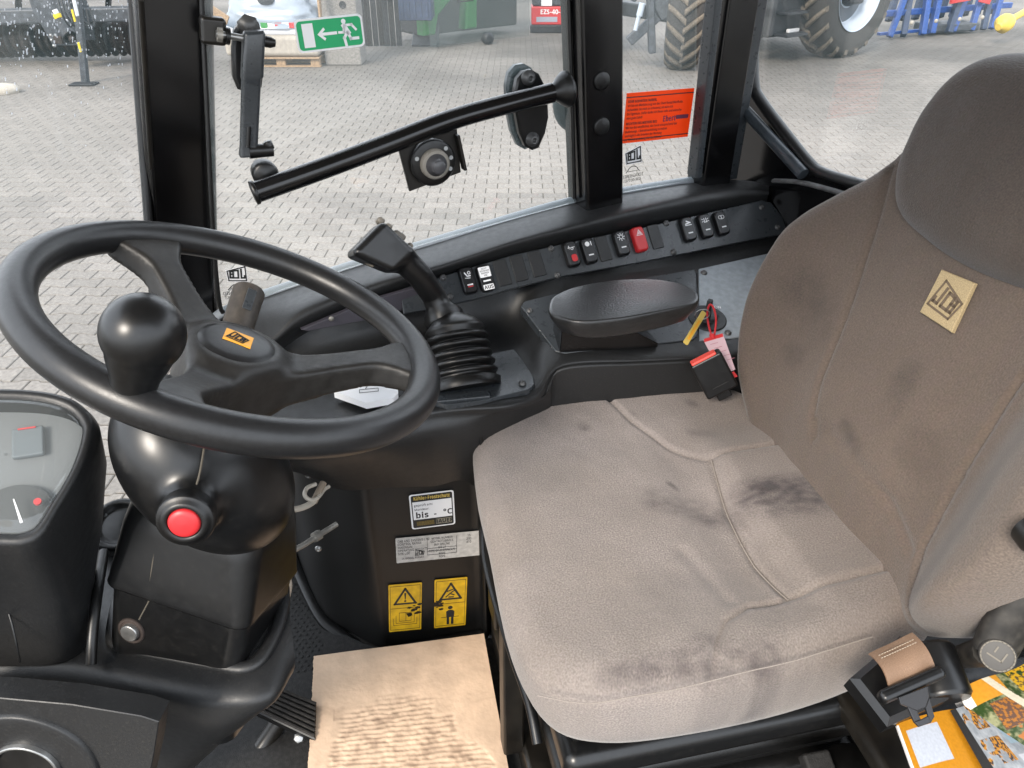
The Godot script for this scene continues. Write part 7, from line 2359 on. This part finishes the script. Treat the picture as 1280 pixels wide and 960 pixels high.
func yard() -> void:
	# trailed roller on its parking jack, seen through the windscreen
	var t := thing("roller_implement", "dark trailed field roller with ring segments parked on its jack", "farm implement", Vector3(-5.8998, 0, -11.2343))
	var b := MB.new()
	bar3(b, Vector3(-9.5438, 0.6541, -12.6), Vector3(-5.5635, 0.7298, -12.6), 0.20, 0.22)
	obj("tool_beam", b, M.machine_grey, t)
	b = MB.new()
	bar3(b, Vector3(-9.6158, 0.9682, -12.9), Vector3(-5.6085, 1.0326, -12.9), 0.12, 0.5)
	bar3(b, Vector3(-9.979, 1.261, -13.6), Vector3(-5.8377, 1.261, -13.6), 0.16, 0.2)
	for x in [-110, -40, 22, 128, 165]:
		bar3(b, Vector3(-7.7865, 1.1802, -13.2) + Vector3(x * 0.0131, 0, 0), Vector3(-8.0229, 0.514, -13.2) + Vector3(x * 0.0131, 0, 0), 0.10, 0.06)
	obj("frame", b, M.machine, t)
	b = MB.new()
	var ra: Vector3 = Vector3(-10.1905, 0.2738, -13.1)
	var rb: Vector3 = Vector3(-5.8197, 0.3433, -13.1)
	b.tube([ra, rb], 0.19, 24)
	obj("roller_core", b, M.rust, t)
	for k in 34:
		b = MB.new()
		var p := ra.lerp(rb, (k + 0.5) / 34.0)
		b.lathe(along(p, rb - ra), [Vector2(0.17, -0.035), Vector2(0.25, -0.02), Vector2(0.275, 0.0), Vector2(0.25, 0.02), Vector2(0.17, 0.035)], 22, false)
		obj("roller_ring", b, M.rust if k % 3 else M.machine, t)
	b = MB.new()
	var dp := [Vector3(-6.9042, 1.2544, -12.2), Vector3(-6.8889, 0.8273, -12.2), Vector3(-6.7425, 0.3492, -12.2), Vector3(-6.3667, 0.3492, -12.2), Vector3(-6.3172, 0.7439, -12.2), Vector3(-6.4095, 1.2544, -12.2)]
	var f := fr(dp[0], Vector3.RIGHT, Vector3.UP)
	b.prism(loc(f, dp), f * Transform3D(Basis(), Vector3(0, 0, -0.05)), 0.05, 0.008)
	b.prism(loc(f, dp), f * Transform3D(Basis(), Vector3(0, 0, -0.55)), 0.05, 0.008)
	var db := obj("drawbar_plate", b, M.machine_grey, t)
	b = MB.new()
	for p in [Vector3(-6.6937, 0.4964, -12.15), Vector3(-6.7025, 0.4321, -12.15), Vector3(-6.6239, 0.4964, -12.15), Vector3(-6.6915, 0.3566, -12.15)]:
		b.lathe(along(p, Vector3(0, 0, 1)), [Vector2(0.024, 0), Vector2(0.024, 0.02), Vector2(0, 0.022)], 6)
	obj("bolts", b, M.steel, db)
	b = MB.new()
	b.rbox(fr(Vector3(-6.593, 0.4364, -12.12), Vector3.RIGHT, Vector3.UP), Vector3(0.12, 0.10, 0.05), 0.01)
	obj("hitch_block", b, M.rust, db)
	b = MB.new()
	var pa: Vector3 = Vector3(-6.3674, 0.6967, -11.9)
	var pb: Vector3 = Vector3(-6.1625, 0.4961, -11.7)
	b.lathe(along(pa, pb - pa), [Vector2(0.07, -0.02), Vector2(0.085, 0.0), Vector2(0.085, 0.07), Vector2(0.095, 0.08), Vector2(0.095, 0.15), Vector2(0.105, 0.16), Vector2(0.105, 0.25), Vector2(0.112, 0.30), Vector2(0.10, 0.31), Vector2(0.085, 0.28)], 24, false)
	obj("shaft_guard", b, M.machine, t)
	b = MB.new()
	b.tube([pb.lerp(pa, 0.4), pb.lerp(pa, -0.05)], [0.05, 0.045], 14)
	obj("drive_shaft", b, M.rust, t)
	b = MB.new()
	b.lathe(along(Vector3(-6.3868, 0.7787, -11.9), pa - Vector3(-6.3947, 0.86, -11.9)), [Vector2(0.05, -0.03), Vector2(0.056, 0), Vector2(0.05, 0.03)], 18)
	obj("yellow_collar", b, mat(lin(0.75, 0.55, 0.02), 0.5), t)
	b = MB.new()
	b.tube([Vector3(-6.4059, 0.86, -11.9), Vector3(-6.3884, 0.8093, -11.9)], 0.036, 12)
	b.tube([Vector3(-6.3884, 0.7378, -11.9), Vector3(-6.2739, 0.707, -11.9)], 0.03, 12)
	obj("white_collar", b, M.white, t)
	b = MB.new()
	bar3(b, Vector3(-5.7047, 1.4097, -11.35), Vector3(-5.9392, 0.0085, -11.3), 0.09, 0.09)
	var jk := obj("parking_jack", b, M.machine_grey, t)
	b = MB.new()
	b.rbox(fr(Vector3(-5.9001, 0.012, -11.1719), Vector3.RIGHT, Vector3.UP), Vector3(0.34, 0.024, 0.2), 0.006)
	bar3(b, Vector3(-5.7503, 0.04, -11.0802), Vector3(-5.521, 0.11, -10.767), 0.015, 0.02)
	obj("foot_plate", b, M.machine, jk)
	b = MB.new()
	bar3(b, Vector3(-5.7972, 0.9365, -11.2), Vector3(-5.7987, 0.7924, -11.2), 0.025, 0.02)
	bar3(b, Vector3(-5.8328, 0.5375, -11.2), Vector3(-5.8364, 0.4175, -11.2), 0.03, 0.02)
	obj("yellow_strip", b, mat(lin(0.75, 0.55, 0.02), 0.5), jk)
	b = MB.new()
	bar3(b, Vector3(-5.7256, 1.071, -11.18), Vector3(-5.7362, 0.8623, -11.18), 0.075, 0.01)
	obj("type_label", b, M.white, jk)
	b = MB.new()
	for k in 5:
		var p: Vector3 = Vector3(-6.1547, 1.1077, -11.6) + Vector3(0.05 * k, 0, 0)
		b.tube(crv([p, p + Vector3(0.05, -0.25, 0.1), p + Vector3(0.10 + 0.03 * k, -0.42, 0.06), p + Vector3(0.2, -0.2, 0)], 5), 0.014, 7)
	obj("hydraulic_hoses", b, M.machine, t)
	t = thing("limestone_lump", "pale broken stone lying on the paving by the roller", "stone", Vector3(-6.6891, 0, -10.6599))
	b = MB.new()
	var st := []
	for e in [[0.0, 0.9], [0.05, 1.0], [0.10, 0.7], [0.12, 0.2]]:
		var row := PackedVector3Array()
		for k in 9:
			var a := TAU * k / 9
			row.append(Vector3(-6.7103, 0, -10.6599) + Vector3(cos(a) * 0.20 * e[1] * (1 + 0.2 * sin(k * 5.0)), e[0], sin(a) * 0.14 * e[1] * (1 + 0.2 * cos(k * 3.0))))
		st.append(row)
	b.loft(st)
	obj("rock", b, M.sack, t)
	# pallet with a wrapped load
	var po: Vector3 = Vector3(-3.5145, 0, -12.4987)
	t = thing("wooden_pallet", "wooden pallet under the wrapped load", "pallet", po)
	for r in 3:
		for k in 3:
			b = MB.new()
			b.rbox(Transform3D(Basis(), po + Vector3(-0.52 + 0.52 * k, 0.071, -0.05 - 0.36 * r)), Vector3(0.14, 0.10, 0.10), 0.006, 1)
			obj("block", b, M.wood, t)
	for k in 3:
		b = MB.new()
		b.rbox(Transform3D(Basis(), po + Vector3(0, 0.011, -0.05 - 0.36 * k)), Vector3(1.2, 0.022, 0.10), 0.004, 1)
		obj("runner", b, M.wood, t)
	for k in 7:
		b = MB.new()
		b.rbox(Transform3D(Basis(), po + Vector3(0, 0.133, 0.0 - 0.128 * k)), Vector3(1.2, 0.022, 0.10), 0.004, 1)
		obj("deck_board", b, M.wood, t)
	t = thing("wrapped_load", "shrink-wrapped load with a cream base and clear film on the pallet", "wrapped load", po + Vector3(0, 0.146, -0.4))
	b = MB.new()
	b.rbox(Transform3D(Basis(), po + Vector3(-0.10, 0.30, -0.40)), Vector3(1.42, 0.30, 0.86), 0.07, 4)
	obj("carton", b, M.sack, t)
	b = MB.new()
	b.rbox(Transform3D(Basis(), po + Vector3(-0.12, 0.50, -0.42)), Vector3(1.36, 0.12, 0.84), 0.05, 3)
	obj("white_layer", b, mat(lin(0.66, 0.67, 0.70), 0.4), t)
	b = MB.new()
	var nz := FastNoiseLite.new()
	nz.seed = 5
	nz.frequency = 1.6
	var rows := []
	for i in 26:
		var v := i / 25.0
		var row := PackedVector3Array()
		for k in 40:
			var a := TAU * k / 40
			var rx := lerpf(0.74, 0.40, pow(v, 1.4)) * (1.0 + 0.10 * nz.get_noise_2d(cos(a) * 2, v * 3 + sin(a)))
			row.append(po + Vector3(-0.10 + signf(cos(a)) * pow(absf(cos(a)), 0.6) * rx, 0.54 + v * 0.66, -0.42 + signf(sin(a)) * pow(absf(sin(a)), 0.6) * rx * 0.62))
		rows.append(row)
	b.loft(rows)
	var wr := obj("film", b, M.wrap, t)
	b = MB.new()
	b.rbox(Transform3D(Basis(), po + Vector3(-0.10, 0.98, -0.12)), Vector3(0.26, 0.26, 0.3), 0.09, 4)
	obj("grey_part", b, M.machine_grey, wr)
	var mt := [M.machine_green, M.white, M.mag_red, M.white, M.mag_red, M.white]
	for k in 6:
		b = MB.new()
		b.rbox(Transform3D(Basis(), po + Vector3(-0.16 + 0.105 * k, 0.585, 0.022)), Vector3(0.10, 0.075, 0.012), 0.004, 1)
		obj("tape_stripe", b, mt[k], wr)
	for e in [[Vector3(-4.5704, 0.9313, -12.4), Vector3(-4.1384, 0.6687, -12.3)], [Vector3(-2.8167, 1.1912, -12.5), Vector3(-2.806, 0.678, -12.4)]]:
		b = MB.new()
		bar3(b, e[0], e[1], 0.13, 0.03)
		obj("wooden_board", b, M.wood, t)
	# grey concrete block
	var cb: Vector3 = Vector3(-2.5945, 0.8818, -12.9)
	t = thing("concrete_block", "grey concrete block with a round hole beside the wrapped load", "concrete block", Vector3(cb.x, 0, cb.z))
	b = MB.new()
	b.rbox(Transform3D(Basis(), Vector3(cb.x, 0.72, cb.z)), Vector3(0.56, 1.44, 0.5), 0.02)
	obj("body", b, M.concrete, t)
	b = MB.new()
	b.lathe(along(Vector3(-2.5143, 0.8436, -12.64), Vector3(0, 0, 1)), [Vector2(0.05, -0.01), Vector2(0.05, 0.004), Vector2(0.042, 0.004), Vector2(0.042, -0.002), Vector2(0, -0.002)], 18)
	obj("hole", b, M.machine, t)
	# sweeper brush in strips
	var so: Vector3 = Vector3(-2.1067, 0, -14.38)
	t = thing("rubber_skirt", "dark dusty rubber strip skirt of a parked sweeper", "sweeper", so)
	for k in 7:
		b = MB.new()
		b.rbox(Transform3D(Basis(Vector3.UP, 0.1 * sin(k * 2.1)), so + Vector3(-0.44 + 0.10 * k, 0.52, 0.03 * sin(k * 1.7))), Vector3(0.094, 1.0, 0.02), 0.005, 1)
		obj("rubber_strip", b, M.mat if k % 2 else M.machine, t)
	b = MB.new()
	b.rbox(Transform3D(Basis(), so + Vector3(-0.14, 0.95, -0.10)), Vector3(0.8, 0.22, 0.3), 0.02)
	b.rbox(Transform3D(Basis(), so + Vector3(0.0, 0.85, 0.06)), Vector3(0.2, 0.22, 0.12), 0.03)
	obj("head", b, M.machine, t)
	t = thing("front_bucket", "grey steel loader bucket edge standing behind the sweeper", "bucket", Vector3(-1.6723, 0, -14.4659))
	b = MB.new()
	var bk: Vector3 = Vector3(-1.7095, 0, -14.5528)
	f = Transform3D(Basis(Vector3(0, 0, 1), Vector3.UP, Vector3(-1, 0, 0)), bk + Vector3(0.42, 0, 0))
	b.prism(PackedVector2Array([Vector2(0.12, 0), Vector2(0.14, 0.03), Vector2(-0.15, 0.10), Vector2(-0.35, 0.35), Vector2(-0.30, 0.60), Vector2(-0.36, 0.62), Vector2(-0.42, 0.34), Vector2(-0.18, 0.0)]), f, 0.46, 0.01)
	obj("shell", b, M.machine_grey, t)
	var bo: Vector3 = Vector3(-1.5892, 0.8025, -13.7)
	t = thing("blue_container", "dark blue steel container behind the sweeper", "container", Vector3(bo.x, 0, bo.z))
	b = MB.new()
	b.rbox(Transform3D(Basis(), Vector3(bo.x, 1.0, bo.z - 0.5)), Vector3(0.54, 1.05, 0.6), 0.02)
	obj("body", b, M.dark_blue, t)
	for k in 5:
		b = MB.new()
		b.rbox(Transform3D(Basis(), Vector3(bo.x - 0.20 + 0.10 * k, 1.0, bo.z - 0.19)), Vector3(0.035, 0.95, 0.03), 0.008, 1)
		obj("rib", b, M.dark_blue, t)
	# green mower behind a clear guard
	var gl: Vector3 = Vector3(-1.3941, 0.03, -14.1802)
	var gr: Vector3 = Vector3(0.3125, 0.03, -15.5565)
	t = thing("green_mower", "green mower with a dusty clear guard bearing two warning triangles", "mower", (gl + gr) / 2)
	var gx := (gr - gl).normalized()
	var gd := gx.cross(Vector3.UP)
	b = MB.new()
	f = fr(gl, gx, Vector3.UP)
	var gw := (gr - gl).length()
	b.prism(PackedVector2Array([Vector2(0, 0), Vector2(gw, 0), Vector2(gw, 1.35), Vector2(0.3, 1.35), Vector2(-0.04, 0.80)]), f, 0.012, 0.002)
	var gm := mat(Color(0.40, 0.44, 0.43, 0.20), 0.5)
	gm.transparency = BaseMaterial3D.TRANSPARENCY_ALPHA
	var guard := obj("clear_guard", b, gm, t)
	b = MB.new()
	for x in [0.52, 0.98]:
		var y0 := 0.66
		for e in [[-0.16, 0, 0.16, 0], [0.16, 0, 0, 0.32], [0, 0.32, -0.16, 0]]:
			bar_mark(b, f, Vector2(gw * x * 0.66 + e[0], y0 + e[1]), Vector2(gw * x * 0.66 + e[2], y0 + e[3]), 0.022, 0.014)
	obj("triangle", b, M.print, guard)
	b = MB.new()
	bar_mark(b, f, Vector2(gw * 0.647, 0.88), Vector2(gw * 0.647, 0.77), 0.03, 0.014)
	obj("exclamation_mark", b, M.print, guard)
	b = MB.new()
	b.prism(PackedVector2Array([Vector2(0.02, 0.15), Vector2(0.26, 0.15), Vector2(0.34, 0.45), Vector2(0.60, 0.66), Vector2(0.80, 0.95), Vector2(0.60, 1.12), Vector2(0.36, 0.80), Vector2(0.28, 1.25), Vector2(0.02, 1.25)]), f * Transform3D(Basis(), Vector3(0, 0, -0.42)), 0.22, 0.03)
	obj("arm", b, M.machine_green, t)
	b = MB.new()
	b.prism(PackedVector2Array([Vector2(0.90, 0.18), Vector2(1.16, 0.18), Vector2(1.18, 0.70), Vector2(1.34, 1.10), Vector2(1.08, 1.15), Vector2(0.95, 0.65)]), f * Transform3D(Basis(), Vector3(0, 0, -0.42)), 0.22, 0.03)
	obj("arm", b, M.machine_green, t)
	b = MB.new()
	b.rbox(Transform3D(Basis(gx, Vector3.UP, f.basis.z), (gl + gr) / 2 + gx * 0.12 + Vector3.UP * 0.66 - f.basis.z * 0.85), Vector3(gw * 1.02, 1.1, 0.7), 0.05)
	obj("mower_deck", b, M.machine, t)
	b = MB.new()
	b.lathe(along(Vector3(-0.3354, 0.1, -14.5761) - f.basis.z * 0.15, f.basis.z), [Vector2(0.10, -0.05), Vector2(0.10, 0.05), Vector2(0.05, 0.06), Vector2(0, 0.06)], 22)
	b.lathe(along(Vector3(-1.5505, 0.22, -14.9327), f.basis.z), [Vector2(0.10, -0.05), Vector2(0.10, 0.05), Vector2(0.05, 0.08), Vector2(0, 0.08)], 22)
	obj("support_wheel", b, M.machine, t)
	# red boxed generator
	var ro: Vector3 = Vector3(0.6108, 0, -15.9806)
	t = thing("red_crate", "red and grey boxed generator on a low base with a white sheet", "generator", ro)
	b = MB.new()
	b.rbox(Transform3D(Basis(), ro + Vector3(0.05, 0.07, -0.3)), Vector3(0.62, 0.14, 0.5), 0.02)
	obj("base", b, M.machine, t)
	b = MB.new()
	b.rbox(Transform3D(Basis(), ro + Vector3(0.06, 0.30, -0.3)), Vector3(0.60, 0.32, 0.5), 0.03)
	obj("red_case", b, mat(lin(0.50, 0.035, 0.04), 0.45), t)
	b = MB.new()
	b.rbox(Transform3D(Basis(), ro + Vector3(0.06, 0.80, -0.3)), Vector3(0.58, 0.66, 0.46), 0.03)
	obj("grey_housing", b, M.machine_grey, t)
	b = MB.new()
	b.rbox(Transform3D(Basis(), ro + Vector3(0.04, 0.66, -0.06)), Vector3(0.20, 0.38, 0.01), 0.002, 1)
	obj("white_sheet", b, M.white, t)
	b = MB.new()
	b.rbox(Transform3D(Basis(), ro + Vector3(0.05, 0.24, -0.047)), Vector3(0.40, 0.09, 0.006), 0.002, 1)
	obj("grey_band", b, mat(lin(0.3, 0.32, 0.38), 0.5), t)
	text("lettering", "EZS-40-4", Transform3D(Basis(), ro + Vector3(0.14, 0.37, -0.045)), 0.085, M.white, t, true)
	var ko: Vector3 = Vector3(0.9213, 0, -13.8036)
	t = thing("black_lamp_stand", "black rack with small white reflectors beside the red generator", "rack", ko)
	b = MB.new()
	b.rbox(Transform3D(Basis(), ko + Vector3(0.10, 0.45, -0.1)), Vector3(0.36, 0.84, 0.2), 0.02)
	obj("body", b, M.machine, t)
	for e in [[-0.02, 0.74], [0.04, 0.36], [0.05, 0.26], [-0.03, 0.13]]:
		b = MB.new()
		b.rbox(Transform3D(Basis(), ko + Vector3(e[0], e[1], 0.005)), Vector3(0.06, 0.05, 0.012), 0.004, 1)
		obj("reflector", b, M.white, t)
	# tractor
	var A: Vector3 = Vector3(5.4114, 0, -13.3422)
	var ax := Vector3(0.58, 0, 0.815)
	var fw := Vector3(-0.90, 0, 0.44)
	fw = (fw - ax * fw.dot(ax)).normalized()
	t = thing("tractor", "large dark tractor with pale blue-grey rims and muddy lugged tyres", "tractor", A)
	wheel(t, A + Vector3(0, 0.93, 0) - ax * 0.25, ax, 0.95, 0.58, 20, 0.52)
	wheel(t, A + Vector3(0, 0.93, 0) - ax * 2.15, -ax, 0.95, 0.58, 20, 0.52)
	var B: Vector3 = Vector3(2.5627, 0, -12.4987)
	wheel(t, B + Vector3(0, 0.70, 0), ax.rotated(Vector3.UP, 0.75), 0.72, 0.50, 18, 0.36)
	wheel(t, B + Vector3(0, 0.70, 0) - ax * 1.9, -ax.rotated(Vector3.UP, 0.75), 0.72, 0.50, 18, 0.36)
	var mid := A - ax * 1.2
	b = MB.new()
	b.rbox(fr(mid + fw * 1.3 + Vector3.UP * 1.35, fw, Vector3.UP), Vector3(2.5, 0.9, 0.8), 0.15, 3)
	obj("bonnet", b, M.machine, t)
	b = MB.new()
	b.rbox(fr(mid + fw * 0.9 + Vector3.UP * 0.75, fw, Vector3.UP), Vector3(3.2, 0.5, 0.55), 0.06)
	bar3(b, B + Vector3.UP * 0.7, B + Vector3.UP * 0.7 - ax * 1.9, 0.2, 0.24)
	bar3(b, A + Vector3.UP * 0.93, A + Vector3.UP * 0.93 - ax * 2.0, 0.32, 0.34)
	obj("chassis", b, M.machine, t)
	b = MB.new()
	b.rbox(fr(mid + Vector3.UP * 2.2, fw, Vector3.UP), Vector3(1.5, 1.4, 1.5), 0.15, 3)
	obj("tractor_cab", b, M.machine, t)
	b = MB.new()
	b.rbox(fr(A + Vector3.UP * 1.95 - ax * 0.25, fw, Vector3.UP), Vector3(1.5, 0.08, 0.6), 0.03)
	b.rbox(fr(A + fw * 1.25 + Vector3.UP * 0.75 - ax * 0.5, fw, Vector3.UP), Vector3(0.75, 0.75, 0.3), 0.05)
	for k in 3:
		b.rbox(fr(A + fw * 1.25 + Vector3.UP * (0.42 + 0.3 * k) - ax * (0.22 + 0.05 * k), fw, Vector3.UP), Vector3(0.5, 0.04, 0.25), 0.01)
	obj("fender_and_steps", b, M.machine, t)
	for p in [Vector3(4.3457, 0.7293, -13.2), Vector3(4.3175, 0.4616, -12.9)]:
		b = MB.new()
		b.rbox(fr(p, fw, Vector3.UP), Vector3(0.26, 0.055, 0.06), 0.015)
		obj("pale_step", b, mat(lin(0.5, 0.5, 0.5), 0.5), t)
	b = MB.new()
	b.lathe(along(Vector3(4.1184, 0.5402, -12.9), Vector3(0.2, 0, 1)), [Vector2(0.03, -0.02), Vector2(0.034, 0.0), Vector2(0.02, 0.02), Vector2(0, 0.022)], 14)
	obj("side_reflector", b, mat(lin(0.85, 0.25, 0.02), 0.3), t)
	# front linkage, left of the front wheel
	b = MB.new()
	bar3(b, Vector3(1.8197, 1.3403, -12.4), Vector3(2.278, 0.7323, -12.3), 0.22, 0.12)
	bar3(b, Vector3(1.7246, 0.389, -12.3), Vector3(2.1152, 0.7323, -12.3), 0.14, 0.10)
	bar3(b, Vector3(1.9596, 1.1461, -12.3), Vector3(2.0821, 0.2353, -12.3), 0.16, 0.10)
	bar3(b, Vector3(1.6441, 1.1296, -12.5), Vector3(1.8617, 1.026, -12.5), 0.3, 0.2)
	obj("front_linkage", b, M.machine_grey, t)
	b = MB.new()
	b.tube([Vector3(1.8161, 0.7762, -12.1), Vector3(1.7768, 0.5669, -12.1)], 0.03, 12)
	b.tube([Vector3(1.8487, 0.9203, -12.1), Vector3(1.8179, 0.7555, -12.1)], 0.045, 12)
	obj("linkage_cylinder", b, M.wheel_rim, t)
	# blue cultivator
	var C0: Vector3 = Vector3(6.8488, 0, -15.1887)
	t = thing("blue_cultivator", "blue tined cultivator frame with red bits behind the tractor wheel", "cultivator", C0)
	var zz := C0.z - 0.6
	for k in 9:
		b = MB.new()
		var x0: Vector3 = C0 + Vector3(0.05 + 0.30 * k, 0, -0.22 * k * 0.6)
		bar3(b, x0 + Vector3(rng.randf_range(-0.1, 0.1), 0.05, 0.0), x0 + Vector3(rng.randf_range(0.05, 0.35), 1.25, -0.35 - rng.randf_range(0, 0.3)), rng.randf_range(0.08, 0.16), 0.10)
		obj("tine_leg", b, M.blue if k % 3 != 1 else M.dark_blue, t)
		b = MB.new()
		bar3(b, x0 + Vector3(0.1, 0.25, -0.5), x0 + Vector3(0.3, 1.3, -0.8), 0.14, 0.10)
		obj("rear_tine_leg", b, M.dark_blue, t)
	b = MB.new()
	bar3(b, C0 + Vector3(-0.2, 0.42, -0.1), C0 + Vector3(2.9, 0.42, -1.5), 0.10, 0.12)
	bar3(b, C0 + Vector3(-0.2, 0.95, -0.3), C0 + Vector3(2.9, 0.95, -1.7), 0.13, 0.14)
	bar3(b, C0 + Vector3(-0.2, 0.10, 0.0), C0 + Vector3(1.7, 0.10, -0.9), 0.05, 0.08)
	obj("cross_beam", b, M.blue, t)
	b = MB.new()
	bar3(b, C0 + Vector3(1.15, 0.66, -0.4), C0 + Vector3(1.6, 0.70, -0.6), 0.22, 0.05)
	bar3(b, C0 + Vector3(1.9, 0.60, -0.8), C0 + Vector3(2.15, 0.55, -0.9), 0.12, 0.05)
	obj("red_guard", b, M.mag_red, t)
	b = MB.new()
	for k in 4:
		b.lathe(along(C0 + Vector3(0.3 + 0.55 * k, 0.30, 0.12 - 0.25 * k), Vector3(0.3, 0.1, 1)), [Vector2(0.035, -0.01), Vector2(0.035, 0.01), Vector2(0, 0.012)], 12)
	obj("bolt_heads", b, M.sack, t)
	var D0: Vector3 = Vector3(8.2988, 0, -15.7756)
	b = MB.new()
	b.rbox(fr(D0 + Vector3(0.0, 0.12, -0.3), Vector3(1, 0, -0.3), Vector3.UP), Vector3(1.1, 0.14, 0.5), 0.03)
	obj("packer", b, M.machine_grey, t)
	# yellow shaft cone
	t = thing("yellow_shaft_cone", "yellow drive shaft guard cone lying beside the cultivator", "shaft guard", Vector3(9.7502, 0, -16.8521))
	b = MB.new()
	var ya: Vector3 = Vector3(8.4568, 0.3014, -14.6)
	var yb: Vector3 = Vector3(9.2797, 0.6231, -15)
	b.lathe(along(ya, yb - ya), [Vector2(0.06, -0.03), Vector2(0.065, 0.02), Vector2(0.15, 0.06), Vector2(0.15, 0.18), Vector2(0.10, 0.27), Vector2(0.055, 0.30), Vector2(0.055, (yb - ya).length())], 22)
	obj("cone", b, mat(lin(0.70, 0.50, 0.06), 0.5), t)
